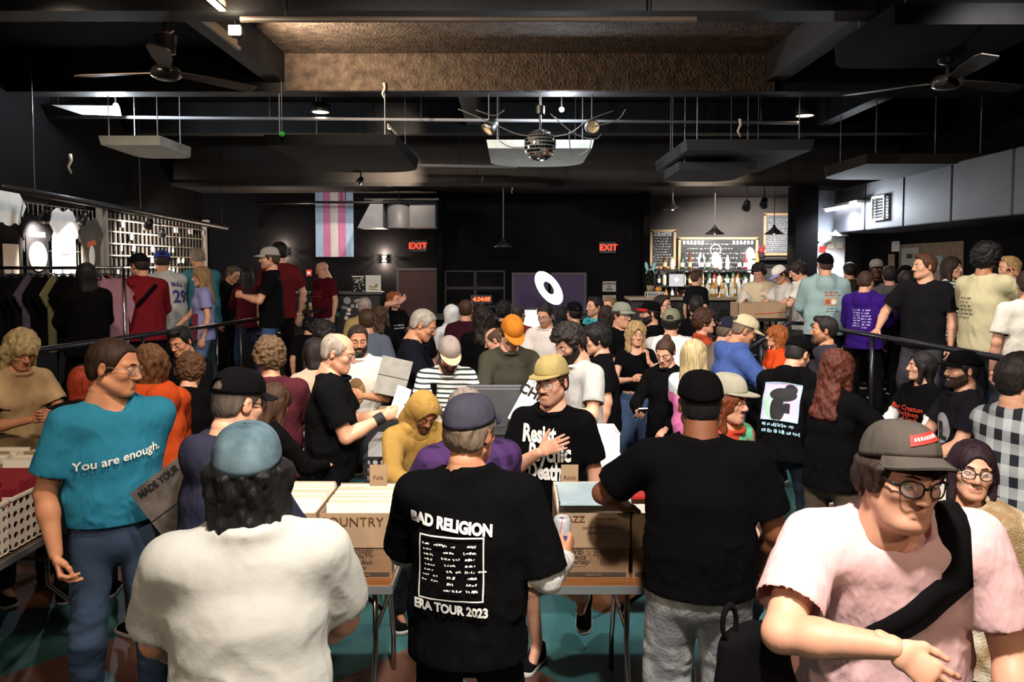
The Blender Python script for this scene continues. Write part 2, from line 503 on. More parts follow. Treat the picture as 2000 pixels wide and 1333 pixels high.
def head_mesh(kind, h):
    key = (kind, h)
    if key in HEADS: return HEADS[key]
    P = head_prims(kind); A, S, E = head_fine(kind)
    fd = Field((-0.10, -0.13, -0.19), (0.10, 0.12, 0.13), h)
    for p, k in P: fd.add(p, k)
    for p, k in S[:2]: fd.carve(p, k)
    for p, k in A: fd.add(p, k)
    for p, k in S[2:]: fd.carve(p, k)
    for p, k in E: fd.add(p, k)
    for s in (-1, 1): fd.carve(ell((s * 0.089, 0.010, 0.0), (0.006, 0.009, 0.016)), 0.006)
    v, f = fd.poly()
    c = np.zeros((len(v), 4), np.float32); c[:, 3] = 1
    ll = np.exp(-((v[:, 2] + 0.0650) / 0.0075) ** 2 - (v[:, 0] / 0.019) ** 4) * (v[:, 1] < -0.074)
    ck = 0.22 * np.exp(-((np.abs(v[:, 0]) - 0.045) / 0.018) ** 2 - ((v[:, 2] + 0.025) / 0.02) ** 2) * (v[:, 1] < -0.03)
    ns = 0.25 * np.exp(-((v[:, 2] + 0.03) / 0.014) ** 2 - (v[:, 0] / 0.018) ** 2) * (v[:, 1] < -0.095)
    er = 0.35 * (np.abs(v[:, 0]) > 0.078)
    c[:, 0] = np.clip(ll * (0.9 if kind[0] == 'f' else 0.55) + ck + ns + er, 0, 1)
    st = np.clip((-0.038 - v[:, 2]) / 0.02, 0, 1) * np.clip((0.03 - v[:, 1]) / 0.02, 0, 1) * np.clip((v[:, 2] + 0.135) / 0.02, 0, 1)
    c[:, 1] = st * (1 - np.clip(ll * 1.2, 0, 1))
    HEADS[key] = (v, f, c)
    return HEADS[key]
SHARED = {}
def shared(key, fn):
    if key not in SHARED: SHARED[key] = fn()
    return SHARED[key]
HL_Y = [-0.12, -0.085, -0.062, -0.045, -0.020, 0.000, 0.020, 0.045, 0.075, 0.12]
HL_Z = [0.074, 0.072, 0.064, 0.030, -0.012, -0.015, 0.030, -0.045, -0.068, -0.07]
def hair_mesh(style, h, capped=False):
    base = style.split('_')[0]
    fd_lo, fd_hi = [-0.15, -0.15, -0.16], [0.15, 0.17, 0.19]
    if base in ('long', 'longcurly', 'straight'): fd_lo[2] = -0.44; fd_hi[1] = 0.20
    if base in ('bob', 'shag', 'hoodup'): fd_lo[2] = -0.24
    if base == 'pony': fd_lo[2] = -0.32; fd_hi[1] = 0.22
    fd = Field(fd_lo, fd_hi, h)
    P = head_prims('m')
    def shell(t, extra=()):
        fd.add(ell((0, 0.014, 0.036), (0.077 + t, 0.098 + t, 0.083 + t * 1.15)), 0)
        fd.add(ell((0, 0.03, -0.025), (0.070 + t * 0.7, 0.068 + t * 0.7, 0.06)), 0.03)
        for p, k in extra: fd.add(p, k)
    def hairline(dz=0.0, k=0.012, dy=0.0):
        fd.keep(lambda x, y, z: col_i(y - dy, HL_Y, HL_Z) + dz - z + np.clip((-0.035 - y) / 0.03, 0, 1) * (0.010 + 0.45 * np.clip(np.abs(x) - 0.022, 0, 0.03)), k)
    amp, frq, sx = 0.003, 60, (1, 1, 0.3)
    if base == 'buzz': shell(0.004); hairline(0.004); amp = 0.0006
    elif base == 'short': shell(0.013, [(ell((0, -0.055, 0.105), (0.05, 0.035, 0.025)), 0.02)]); hairline(); amp = 0.004
    elif base == 'neat': shell(0.009); hairline(); amp = 0.002
    elif base == 'quiff': shell(0.012, [(ell((0.01, -0.06, 0.118), (0.062, 0.05, 0.032)), 0.02)]); hairline(); amp = 0.004
    elif base == 'fade': shell(0.004, [(ell((0, -0.005, 0.085), (0.068, 0.09, 0.055)), 0.012)]); hairline(); amp = 0.003; frq = 90; sx = (1, 1, 1)
    elif base == 'balding':
        shell(0.007); hairline(0.0)
        fd.carve(ell((0, -0.045, 0.105), (0.068, 0.115, 0.07)), 0.01); amp = 0.001
    elif base == 'hoodup':
        shell(0.030, [(cone((0, 0.05, -0.04), (0, 0.07, -0.16), 0.10, 0.11), 0.04), (cone((0, -0.01, -0.10), (0, -0.02, -0.17), 0.085, 0.10), 0.04)])
        fd.carve(ell((0, -0.115, -0.02), (0.066, 0.085, 0.105)), 0.012); fd.carve(cone((0, 0.0, -0.06), (0, 0.0, -0.25), 0.066, 0.066), 0.01); amp = 0.004; frq = 20
    elif base == 'curly':
        shell(0.032, [(ell((0, 0.0, 0.09), (0.085, 0.10, 0.07)), 0.03)]); fd.carve(ell((0, -0.115, -0.03), (0.070, 0.075, 0.095)), 0.01); hairline(-0.012); amp = 0.011; frq = 58; sx = (1, 1, 1)
    elif base == 'mop':
        shell(0.024, [(ell((0, -0.05, 0.07), (0.078, 0.06, 0.05)), 0.02), (ell((0, 0.05, -0.03), (0.085, 0.07, 0.06)), 0.03)])
        fd.carve(ell((0, -0.120, -0.045), (0.066, 0.075, 0.088)), 0.008); hairline(-0.035); amp = 0.006; frq = 55
    elif base == 'bob':
        shell(0.013, [(cone((s * 0.076, -0.012, 0.0), (s * 0.076, -0.030, -0.125), 0.022, 0.018), 0.03) for s in (-1, 1)]
              + [(econe((0, 0.055, 0.0), (0, 0.06, -0.12), (0.085, 0.05), (0.080, 0.04), (1, 0, 0)), 0.03)])
        fd.carve(ell((0.006, -0.120, -0.02), (0.058, 0.085, 0.100)), 0.01); fd.carve(cone((0, -0.02, -0.06), (0, -0.03, -0.25), 0.055, 0.058), 0.01); amp = 0.0022; frq = 80; sx = (1, 1, 0.08)
    elif base == 'shag':
        shell(0.024, [(cone((s * 0.078, 0.01, 0.0), (s * 0.088, 0.0, -0.14), 0.032, 0.022), 0.03) for s in (-1, 1)]
              + [(econe((0, 0.05, 0.0), (0, 0.06, -0.14), (0.09, 0.055), (0.088, 0.04), (1, 0, 0)), 0.03), (ell((0, -0.07, 0.045), (0.066, 0.032, 0.045)), 0.02)])
        fd.carve(ell((0, -0.122, -0.055), (0.060, 0.085, 0.080)), 0.01); fd.carve(cone((0, -0.02, -0.06), (0, -0.03, -0.25), 0.055, 0.058), 0.01); amp = 0.011; frq = 34; sx = (1, 1, 0.55)
    elif base in ('long', 'longcurly', 'straight'):
        cur = base == 'longcurly'
        L = 0.30
        if style.endswith('_m'): L = 0.22
        shell(0.020 if not cur else 0.028, [(econe((s * 0.074, 0.005, 0.0), (s * 0.098, -0.035, -L), (0.030, 0.034), (0.032, 0.020), (1, 0, 0)), 0.03) for s in (-1, 1)]
              + [(econe((0, 0.055, 0.0), (0, 0.105, -L - 0.03), (0.085, 0.055), (0.105, 0.030), (1, 0, 0)), 0.04)])
        fd.carve(ell((0, -0.118, -0.025), (0.060, 0.085, 0.100)), 0.012); fd.carve(cone((0, -0.02, -0.08), (0, -0.05, -0.45), 0.052, 0.075), 0.01)
        amp, frq, sx = (0.012, 32, (1, 1, 0.6)) if cur else (0.006, 60, (1, 1, 0.10))
    elif base in ('bun', 'pony'):
        shell(0.010); hairline(-0.006)
        if base == 'bun': fd.add(ell((0, 0.085, 0.105), (0.038, 0.036, 0.036)), 0.012)
        else:
            fd.add(cone((0, 0.105, 0.05), (0, 0.15, 0.02), 0.024, 0.03), 0.01); fd.add(cone((0, 0.15, 0.02), (0, 0.14, -0.24), 0.034, 0.018), 0.02)
        amp = 0.002; frq = 80; sx = (1, 0.2, 0.6)
    v, f = fd.poly()
    n = vnormals(v, f); q = v * np.array(sx)
    off = amp * vnoise(q, frq, 3) + amp * 0.6 * vnoise(q, frq * 2.1, 5)
    if base in ('curly', 'longcurly', 'shag', 'mop'): off += amp * 0.5 * vnoise(q, frq * 0.45, 9)
    v = v + n * off[:, None]
    if capped:      # pressed under the cap
        c = np.array((0, 0.012, 0.032)); q = (v - c) / np.array((0.083, 0.104, 0.098)); L = np.linalg.norm(q, axis=1)
        w = np.clip((v[:, 2] - 0.024 + 0.12 * (v[:, 1] - 0.012)) / 0.02, 0, 1) * (L > 1)
        v = v + w[:, None] * ((c + (v - c) / L[:, None]) - v)
    return mesh_from('hair', v, f, True)
def beard_mesh(style, h):
    fd = Field((-0.09, -0.13, -0.16), (0.09, 0.05, 0.02), h)
    for p, k in head_prims('m')[:-1]: fd.add(p, k)
    fd.f -= 0.009 if style != 'stash' else 0.006
    if style == 'full':
        fd.add(ell((0, -0.075, -0.112), (0.040, 0.032, 0.030)), 0.02)
        fd.keep(lambda x, y, z: z - col_i(y, [-0.13, -0.09, -0.06, -0.02, 0.0, 0.03], [-0.040, -0.046, -0.040, -0.020, 0.0, 0.0]) + 0 * x, 0.006)
        fd.keep(lambda x, y, z: y - 0.012 + 0 * x + 0 * z, 0.01)
        fd.carve(ell((0, -0.10, -0.0655), (0.022, 0.03, 0.0065)), 0.003)
        fd.keep(lambda x, y, z: -0.125 - z + 0 * x + 0 * y, 0.01)
    elif style == 'stash':
        fd.keep(lambda x, y, z: np.abs(z + 0.0490) - 0.0055 + 0 * x + 0 * y, 0.002)
        fd.keep(lambda x, y, z: np.abs(x) - 0.026 + 0 * y + 0 * z, 0.003); fd.keep(lambda x, y, z: y + 0.06 + 0 * x + 0 * z)
    else:
        fd.keep(lambda x, y, z: z + 0.0450 + 0 * x + 0 * y, 0.004); fd.keep(lambda x, y, z: np.abs(x) - 0.034 + 0 * y + 0 * z, 0.006)
        fd.keep(lambda x, y, z: y + 0.05 + 0 * x + 0 * z); fd.carve(ell((0, -0.10, -0.0655), (0.022, 0.03, 0.0065)), 0.003)
    v, f = fd.poly(); n = vnormals(v, f)
    v = v + n * (0.0025 * vnoise(v, 120, 2))[:, None]
    return mesh_from('beard', v, f, True)
def brow_mesh():
    fd = Field((-0.065, -0.12, 0.0), (0.065, -0.04, 0.05), 0.003)
    for s in (1,):
        fd.add(cone((s * 0.014, -0.0950, 0.0265), (s * 0.032, -0.0890, 0.0305), 0.0032, 0.0034), 0)
        fd.add(cone((s * 0.032, -0.0890, 0.0305), (s * 0.051, -0.0705, 0.0240), 0.0034, 0.0018), 0.004)
    v, f = fd.poly()
    return mesh_from('eyebrow', v, f, True)
def eye_mesh():
    b = MB(); n = 16; rings = 10; r = 0.0125; v = []; f = []; 
    for i in range(rings + 1):
        a = [0.0, 0.19, 0.49, 0.8, 1.1, 1.4, 1.7, 2.0, 2.4, 2.8, math.pi][i]
        for k in range(n):
            t = 2 * math.pi * k / n
            v.append((r * math.sin(a) * math.cos(t), -r * math.cos(a) * (1.03 if i < 2 else 1), r * math.sin(a) * math.sin(t)))
    for i in range(rings):
        for k in range(n): f.append((i * n + k, i * n + (k + 1) % n, (i + 1) * n + (k + 1) % n, (i + 1) * n + k))
    me = mesh_from('eye', v, f, True)
    me.materials.append(mat('eye_white', '#b3a99e', rough=0.25)); me.materials.append(mat('iris', '#2e2218', rough=0.2)); me.materials.append(mat('pupil', '#060505', rough=0.15))
    for i, p in enumerate(me.polygons): p.material_index = 2 if i < n else (1 if i < 2 * n else 0)
    return me
def lid_mesh(up):
    v = []; f = []; n = 14; m = 8; r = 0.0136
    for i in range(m + 1):
        el = (up + (math.radians(88) - up) * i / m) if up > 0 or True else 0
        for k in range(n + 1):
            az = math.radians(-85 + 170 * k / n)
            v.append((r * math.cos(el) * math.sin(az) * 1.0, -r * math.cos(el) * math.cos(az), r * math.sin(el)))
    for i in range(m):
        for k in range(n): f.append((i * (n + 1) + k, i * (n + 1) + k + 1, (i + 1) * (n + 1) + k + 1, (i + 1) * (n + 1) + k))
    # the lower lid, same shell turned down
    b = len(v); lo = math.radians(-22)
    for i in range(m + 1):
        el = lo + (math.radians(-88) - lo) * i / m
        for k in range(n + 1):
            az = math.radians(-85 + 170 * k / n)
            v.append((r * math.cos(el) * math.sin(az), -r * math.cos(el) * math.cos(az), r * math.sin(el)))
    for i in range(m):
        for k in range(n): f.append((b + i * (n + 1) + k + 1, b + i * (n + 1) + k, b + (i + 1) * (n + 1) + k, b + (i + 1) * (n + 1) + k + 1))
    return mesh_from('eyelids', v, f, True)
# caps ------------------------------------------------------
def cap_dome(flat=False, opening=True, fitted=False):
    n, m = 48, 12; v = []; f = []
    ht = 0.108 if flat else 0.098
    z0 = 0.040
    for layer in (0, 1):
        off = layer * 0.003
        for i in range(m + 1):
            t = i / m
            for k in range(n):
                a = 2 * math.pi * k / n
                e = (math.cos(t * math.pi / 2)) ** (0.62 if flat else 0.72)
                rx, ry = 0.0905 - off, 0.1125 - off
                zb = z0 - 0.014 * math.sin(a)            # lower at the back (a = 90 deg is +y)
                zz = zb + (ht - off - (zb - z0)) * math.sin(t * math.pi / 2) ** 0.95
                seam = 1 - 0.022 * max(0, math.cos(6 * a)) ** 10 * (t > 0.05) + 0.010 * math.sin(7 * a + 5 * t) * math.sin(3 * t + 2 * a) * t
                v.append((rx * e * seam * math.cos(a), 0.012 + ry * e * seam * math.sin(a), zz))
    def hole(i, k):
        a = (2 * math.pi * (k + 0.5) / n); d = abs(math.degrees(a) - 90)
        return opening and 1 <= i and (i + 0.5) / m < 0.36 * math.sqrt(max(0, 1 - (d / 27) ** 2))
    for layer in (0, 1):
        b = layer * (m + 1) * n
        for i in range(m):
            for k in range(n):
                if hole(i, k): continue
                q = (b + i * n + k, b + i * n + (k + 1) % n, b + (i + 1) * n + (k + 1) % n, b + (i + 1) * n + k)
                f.append(q if layer == 0 else q[::-1])
    b = (m + 1) * n
    for k in range(n): f.append((k, b + k, b + (k + 1) % n, (k + 1) % n))
    mb = MB(); mb.add(v, f)
    mb.lathe([(0.0, 0.004), (0.006, 0.003), (0.008, 0.0), (0.0, -0.001)], n=10, c=(0, 0.012, z0 + ht))
    return mb.mesh('cap', True)
def cap_brim(flat=False, L=0.075):
    n, m = 20, 6; v = []; f = []
    for side in (0, 1):
        for i in range(m + 1):
            t = i / m
            for k in range(n + 1):
                a = math.radians(-62 + 124 * k / n)
                rx, ry = 0.0905, 0.1125
                w = math.cos(a * 90 / 62 * 0.985) ** 0.55 if abs(a) < math.radians(61.9) else 0.0
                x = rx * math.sin(a) * (1 + 0.06 * t); y = 0.012 - ry * math.cos(a) - L * t * max(w, 0.0)
                droop = (0.10 if flat else 2.6) * x * x * (0.35 + 0.65 * t) + (0.05 if flat else 0.20) * L * t
                z = 0.052 + 0.004 - droop - side * 0.0035
                v.append((x, y, z))
        b = side * (m + 1) * (n + 1)
        for i in range(m):
            for k in range(n):
                q = (b + i * (n + 1) + k, b + i * (n + 1) + k + 1, b + (i + 1) * (n + 1) + k + 1, b + (i + 1) * (n + 1) + k)
                f.append(q if side else q[::-1])
    b = (m + 1) * (n + 1)
    for k in range(n): f.append((m * (n + 1) + k, m * (n + 1) + k + 1, b + m * (n + 1) + k + 1, b + m * (n + 1) + k))
    for i in range(m):
        for k in (0, n):
            q = (i * (n + 1) + k, (i + 1) * (n + 1) + k, b + (i + 1) * (n + 1) + k, b + i * (n + 1) + k); f.append(q)
    return mesh_from('brim', v, f, True)
def beanie_mesh(h=0.008):
    fd = Field((-0.11, -0.12, -0.02), (0.11, 0.14, 0.16), h)
    fd.add(ell((0, 0.014, 0.045), (0.088, 0.110, 0.095)), 0)
    fd.keep(lambda x, y, z: 0.035 - 0.35 * (y) - z + 0 * x, 0.006)
    v, f = fd.poly()
    return mesh_from('beanie', v, f, True)
def glasses_mesh(style='round'):
    mb = MB()
    rr = 0.0022 if style == 'thick' else 0.0012
    for s in (-1, 1):
        pts = []
        for k in range(20):
            a = 2 * math.pi * k / 20; e = 0.75
            cx = math.copysign(abs(math.cos(a)) ** e, math.cos(a)); cz = math.copysign(abs(math.sin(a)) ** e, math.sin(a))
            x = s * 0.0335 + 0.0245 * cx; z = 0.002 + 0.0205 * cz
            pts.append((x, -0.1085 + 6.0 * x * x, z))
        pts.append(pts[0]); mb.tube(pts, rr, n=6, caps=False)
        ex = s * 0.0585; ey = -0.1085 + 6.0 * ex * ex
        mb.tube([(ex, ey, 0.009), (s * 0.074, ey + 0.012, 0.010), (s * 0.0815, -0.02, 0.009), (s * 0.080, 0.025, 0.006), (s * 0.078, 0.042, -0.012)], rr * 1.1, n=6)
    mb.tube([(-0.010, -0.1085, 0.007), (0, -0.1115, 0.010), (0.010, -0.1085, 0.007)], rr * 1.1, n=6)
    return mb.mesh('glasses', True)
def lens_mesh():
    mb = MB()
    for s in (-1, 1):
        v = []
        for k in range(16):
            a = 2 * math.pi * k / 16; x = s * 0.0335 + 0.0240 * math.cos(a); z = 0.002 + 0.0195 * math.sin(a)
            v.append((x, -0.1085 + 6.0 * x * x, z))
        mb.add(v, [tuple(range(16))])
    return mb.mesh('lens', True)
# hands -----------------------------------------------------
POSES = {'relax': ((18, 28, 20), 0.25), 'grip': ((48, 62, 38), 0.9), 'flat': ((2, 4, 3), 0.0), 'curl': ((38, 50, 30), 0.5), 'pinch': ((52, 32, 16), 0.8), 'can': ((28, 52, 34), 0.6)}
def hand_geo(pose, h):
    key = ('hand', pose, h)
    if key in HEADS: return HEADS[key]
    (c1, c2, c3), th = POSES[pose]
    P = [(econe((-0.045, 0, 0), (0.015, 0, 0), (0.0185, 0.0175), (0.030, 0.018), (0, 1, 0)), 0.0),
         (econe((0.012, 0.002, 0), (0.082, 0.0, 0), (0.031, 0.0145), (0.040, 0.0125), (0, 1, 0)), 0.012)]
    fid = [(0.028, 0.074, 5), (0.0095, 0.083, 1), (-0.0095, 0.077, -2), (-0.0275, 0.060, -7)]
    for j, (t, L, sp) in enumerate(fid):
        p = np.array((0.084 - 0.006 * abs(j - 1.2), t, 0.0)); ang = 0.0; r = 0.0090 - 0.0006 * (j == 3)
        k = 1.0 + 0.10 * j if pose not in ('flat',) else 1.0
        if pose == 'pinch': k = 1.0 if j == 0 else 0.85
        for s, (fr, c) in enumerate(zip((0.44, 0.31, 0.25), (c1, c2, c3))):
            ang += math.radians(c * k)
            d = np.array((math.cos(ang), math.sin(math.radians(sp)) * math.cos(ang), math.sin(ang)))
            q = p + d * L * fr
            P.append((cone(p, q, r, r - 0.0008), 0.004)); p = q; r -= 0.0008
    th_p = [(0.012, 0.022, 0.004), (0.040, 0.046 - 0.012 * th, 0.010 + 0.018 * th), (0.066, 0.056 - 0.026 * th, 0.014 + 0.030 * th), (0.090, 0.060 - 0.036 * th, 0.016 + 0.034 * th)]
    if pose == 'flat': th_p = [(0.012, 0.022, 0.002), (0.040, 0.052, 0.006), (0.064, 0.074, 0.008), (0.084, 0.088, 0.009)]
    for a, b, r in zip(th_p[:-1], th_p[1:], (0.0150, 0.0108, 0.0092)): P.append((cone(a, b, r, r - 0.0012), 0.007))
    ps = [p for p, k in P]; lo, hi = prims_bbox(ps, 0.004)
    fd = Field(lo, hi, h)
    for p, k in P: fd.add(p, k)
    v, f = fd.poly()
    HEADS[key] = (v, f)
    return HEADS[key]
def shoe_meshes():
    fd = Field((-0.07, -0.24, -0.09), (0.07, 0.10, 0.06), 0.008)
    fd.add(ell((0, 0.01, -0.035), (0.040, 0.062, 0.05)), 0)
    fd.add(econe((0, 0.0, -0.045), (0, -0.15, -0.055), (0.042, 0.036), (0.046, 0.024), (1, 0, 0)), 0.03)
    fd.add(cone((0, 0.012, -0.02), (0, 0.012, 0.03), 0.043, 0.045), 0.02)
    fd.keep(lambda x, y, z: -0.070 - z + 0 * x + 0 * y); fd.keep(lambda x, y, z: z - 0.022 + 0 * x + 0 * y)
    v, f = fd.poly(); a = mesh_from('shoe', v, f, True)
    fd = Field((-0.07, -0.24, -0.09), (0.07, 0.10, 0.0), 0.008)
    fd.add(econe((0, 0.03, -0.07), (0, -0.15, -0.07), (0.044, 0.05), (0.050, 0.05), (1, 0, 0)), 0)
    fd.keep(lambda x, y, z: np.abs(z + 0.072) - 0.012 + 0 * x + 0 * y)
    v, f = fd.poly(); b = mesh_from('sole', v, f, True)
    return a, b

# ------------------------------------------------------------------ people
# arm presets: wrist relative to the shoulder (right arm, mirrored for the left), elbow pole, palm normal, hand direction or None, hand pose
ARMS = {
    'hang':   ((-0.075, -0.03, -0.525), (-0.5, 0.8, -0.2), (1, 0.15, 0), None, 'relax'),
    'relax':  ((-0.060, -0.16, -0.475), (-0.6, 0.8, -0.2), (1, 0.1, 0), None, 'relax'),
    'reach':  ((0.04, -0.40, -0.26), (-0.7, 0.3, -0.7), (0.2, 0, -1), None, 'curl'),
    'low':    ((0.05, -0.30, -0.40), (-0.8, 0.4, -0.3), (0.3, 0.2, -1), None, 'curl'),
    'hold':   ((0.10, -0.31, -0.20), (-0.7, 0.3, -0.8), (1, 0, 0.2), None, 'curl'),
    'high':   ((0.08, -0.33, -0.06), (-0.6, 0.2, -0.9), (1, 0, 0), None, 'curl'),
    'pocket': ((-0.10, -0.03, -0.46), (-0.7, 0.9, 0), (1, 0, 0), (0.3, -0.3, -1), 'relax'),
    'chest':  ((0.16, -0.23, -0.11), (-0.5, -0.2, -1), (0.1, 1, 0), (0.88, 0.0, 0.42), 'flat'),
    'mouth':  ((0.10, -0.27, 0.06), (-0.6, 0, -1), (0.6, 0.6, 0), (0.4, 0.2, 1), 'curl'),
    'brow':   ((0.13, -0.21, 0.20), (-1, -0.1, 0.0), (0.2, 1, 0), (0.8, 0.15, 0.6), 'flat'),
    'rail':   ((-0.14, -0.22, -0.40), (-0.6, 0.7, 0), (0, 0, -1), (0, -0.8, -0.3), 'curl'),
    'can':    ((0.10, -0.33, -0.16), (-0.8, 0.3, -0.7), (0.9, -0.3, 0), (0.35, -0.9, 0.25), 'can'),
}
def ik(a, b, l1, l2, pole):
    d = b - a; L = np.linalg.norm(d); mx = (l1 + l2) * 0.995
    if L > mx: b = a + d / L * mx; d = b - a; L = mx
    u = d / L; x = (l1 * l1 - l2 * l2 + L * L) / (2 * L); hh = math.sqrt(max(l1 * l1 - x * x, 0))
    p = np.asarray(pole, float); p = p - u * (p @ u); p = p / (np.linalg.norm(p) + 1e-9)
    return a + u * x + p * hh, b
def nrm(v): v = np.asarray(v, float); return v / (np.linalg.norm(v) + 1e-12)
SKIN = ['#cf9c80', '#bd8665', '#a87554', '#74472e', '#4a2c1c']
LODH = {0: (0.0045, 0.0042, 0.0095), 1: (0.0065, 0.006, 0.0135), 2: (0.009, 0.0085, 0.019)}
PEOPLE = []
SKEL = {}
def person(label, u, v, d, yaw, floor=0.0, sex='m', skin=0, hair=('short', '#2b1d14'), cap=None, top=None, bottom=None, shoe='#1a1a1a',
           lean=0, side=0, twist=0, head=(0, 0, 0), R='hang', L='hang', g=1.0, belly=0.0, beard=None, glasses=None, face=None, stubble=0.0,
           legs=None, lod=None, prints=(), gaze=(0, 0), sole='#c8c4bc', eyes=None, seed=None, sw=1.0, sit=None, hem=None, slv=0.205):
    """(u, v) is where the top of the head is seen, d how far down the room it is; yaw 0 faces the camera side, 90 the right wall"""
    if lod is None: lod = 0 if d < 3.45 else (1 if d < 6.6 else 2)
    hh, hd, hb = LODH[lod]
    fem = sex == 'f'; r_ = math.radians; seed = seed if seed is not None else len(PEOPLE) + 1
    kind = face or ('f' if fem else 'm')
    yaw = yaw - math.degrees(math.atan2((u - 1000.0) / F, 1.0))      # yaw is given as seen, turned into the room's frame
    ln, tw, sd = r_(lean), r_(twist), r_(side)
    # spine
    hipoff = np.array((0, 0.16 * math.sin(ln), 0.0))
    p = [hipoff + V(0, 0, 0.93 if sit is None else sit)]; ax = [V(1, 0, 0)]; dr = []
    for l, a, t in ((0.14, 0.3, 0.3), (0.17, 0.65, 0.7), (0.16, 1.0, 1.0), (0.075, 1.1, 1.0)):
        dv = nrm((math.sin(sd * a), -math.sin(ln * a), math.cos(ln * a) * math.cos(sd * a)))
        x = V(math.cos(tw * t), math.sin(tw * t), 0); x = nrm(x - dv * (x @ dv))
        p.append(p[-1] + dv * l); ax.append(x); dr.append(dv)
    up = dr[2]; fw = np.cross(ax[3], up) * -1; fw = -np.cross(up, ax[3])   # forward of the chest
    if fw[1] > 0 and abs(tw) < 1.5: fw = -fw
    hy, hp, hr = [r_(a) for a in head]
    Rh = Rz(hy) @ Rx(hp) @ Ry(hr)
    nd = nrm(dr[3] * 0.7 + np.array(Rh @ Vector((0, 0, 1))) * 0.5 + V(0, -0.12, 0))
    hc = p[4] + nd * (0.137 if not fem else 0.130)
    hs = 1.0 if not fem else 0.955
    Mh = Matrix.Translation(Vector(hc)) @ Rh.to_4x4() @ Matrix.Scale(hs, 4)
    swd = (0.178 if not fem else 0.155) * sw * (0.5 + 0.5 * g)
    B = []     # skin primitives: (prim, k, inflate for torso cloth or None)
    ga, gd = g, (0.35 + 0.65 * g)
    tors = [(p[0] - dr[0] * 0.05, p[0] + dr[0] * 0.04, (0.150, 0.105), (0.148, 0.104)),
            (p[0] + dr[0] * 0.04, p[1], (0.148, 0.104), (0.138 if not fem else 0.122, 0.098)),
            (p[1], p[2], (0.138 if not fem else 0.122, 0.098), (0.158 if not fem else 0.140, 0.112)),
            (p[2], p[2] + dr[2] * 0.10, (0.158 if not fem else 0.140, 0.112), (0.150 if not fem else 0.13, 0.098))]
    if fem: tors[0] = (tors[0][0], tors[0][1], (0.165, 0.112), (0.155, 0.106))
    tp = []
    for i, (a, b, ra, rb) in enumerate(tors):
        tp.append((econe(a, b, (ra[0] * ga, ra[1] * ga), (rb[0] * ga, rb[1] * ga), ax[min(i + 1, 3)]), 0.05))
    tp.append((econe(p[3] - up * 0.012 - ax[3] * (swd - 0.06), p[3] - up * 0.012 + ax[3] * (swd - 0.06), (0.056 * gd, 0.068 * gd), (0.056 * gd, 0.068 * gd), up), 0.06))
    if fem:
        for s in (-1, 1): tp.append((ell(p[2] + dr[2] * 0.045 + ax[3] * s * 0.066 + fw * 0.072, (0.058, 0.05, 0.055)), 0.05))
    if belly: tp.append((ell(p[1] + fw * 0.05 * ga - dr[0] * 0.02, (0.145 * ga, 0.12 * ga * (0.6 + belly), 0.17)), 0.06))
    neckr = 0.050 if fem else 0.058
    traps = [(cone(p[3] + up * 0.002 + ax[3] * s * (swd - 0.045), p[4] + V(0, 0.005, 0) + ax[3] * s * 0.02, 0.040 * gd, 0.046), 0.03) for s in (-1, 1)]
    hb_pt = np.array(Mh @ Vector((0, 0.032, -0.10)))
    neck = (cone(p[4] - up * 0.05, hb_pt, neckr * 1.08, neckr), 0.03)
    # arms
    arms = {}
    for s, nm, spec in ((-1, 'R', R), (1, 'L', L)):
        sp = ARMS[spec] if isinstance(spec, str) else (list(spec) + [None] * 5)[:5]
        base = ARMS['reach']
        w, pole, pn, hdir, pose = [sp[i] if sp[i] is not None else (base[i] if i != 3 else None) for i in range(5)]
        m = V(-s, 1, 1)
        sh = p[3] + ax[3] * s * swd - up * 0.012
        tgt = sh + V(*w) * m
        raise_ = max(0.0, w[2] + 0.1) * 0.12
        sh = sh + V(0, 0, raise_)
        el, wr = ik(sh, tgt, 0.285, 0.255, V(*pole) * m)
        fd_ = nrm(wr - el)
        Ld = nrm(fd_ * 0.75 + 0.25 * V(0, -0.2, -0.6)) if hdir is None else nrm(V(*hdir) * m)
        if hdir is None and isinstance(spec, str) and spec in ('hold', 'high', 'reach', 'low'): Ld = nrm(fd_)
        N = V(*pn) * m; N = nrm(N - Ld * (N @ Ld))
        T = np.cross(Ld, N) if s < 0 else np.cross(N, Ld)
        arms[nm] = dict(s=s, sh=sh, el=el, wr=wr, L=Ld, N=N, T=T, pose=pose)
    ar = 1.0 if not fem else 0.86
    ar *= (0.4 + 0.6 * g)
    armp = []
    for a in arms.values():
        armp += [(cone(a['sh'], a['el'], 0.053 * ar, 0.041 * ar), 0.03), (cone(a['el'], a['el'] + (a['wr'] - a['el']) * 0.35, 0.040 * ar, 0.042 * ar), 0.015),
                 (cone(a['el'] + (a['wr'] - a['el']) * 0.3, a['wr'], 0.042 * ar, 0.026 * (0.3 + 0.7 * ar)), 0.015)]
    # legs
    lg = []
    legs = legs or {}
    for s, nm in ((-1, 'R'), (1, 'L')):
        hip = p[0] + V(s * 0.085 * ga, 0, -0.03)
        ank = V(*legs[nm]) if nm in legs else V(s * (0.11 + 0.02 * (seed % 3)), 0.02 * ((seed * 7 + (s > 0)) % 5 - 2), 0.082)
        if sit is not None and nm not in legs: ank = V(s * 0.13, -0.36, 0.082)
        kn, ank = ik(hip, ank, 0.425, 0.415, (s * 0.15, -1, 0.1 if sit is None else 1.0))
        lg.append((s, hip, kn, ank))
    bt = bottom or ('jeans', '#23262e')
    # ---- skin: torso, neck, arms, legs from one field, then head and hands closed onto it
    body = [(q, k, -0.012) for q, k in tp] + [(q, k, -0.008) for q, k in traps] + [(q, k, 0.0) for q, k in armp] + [(neck[0], neck[1], 0.0)]
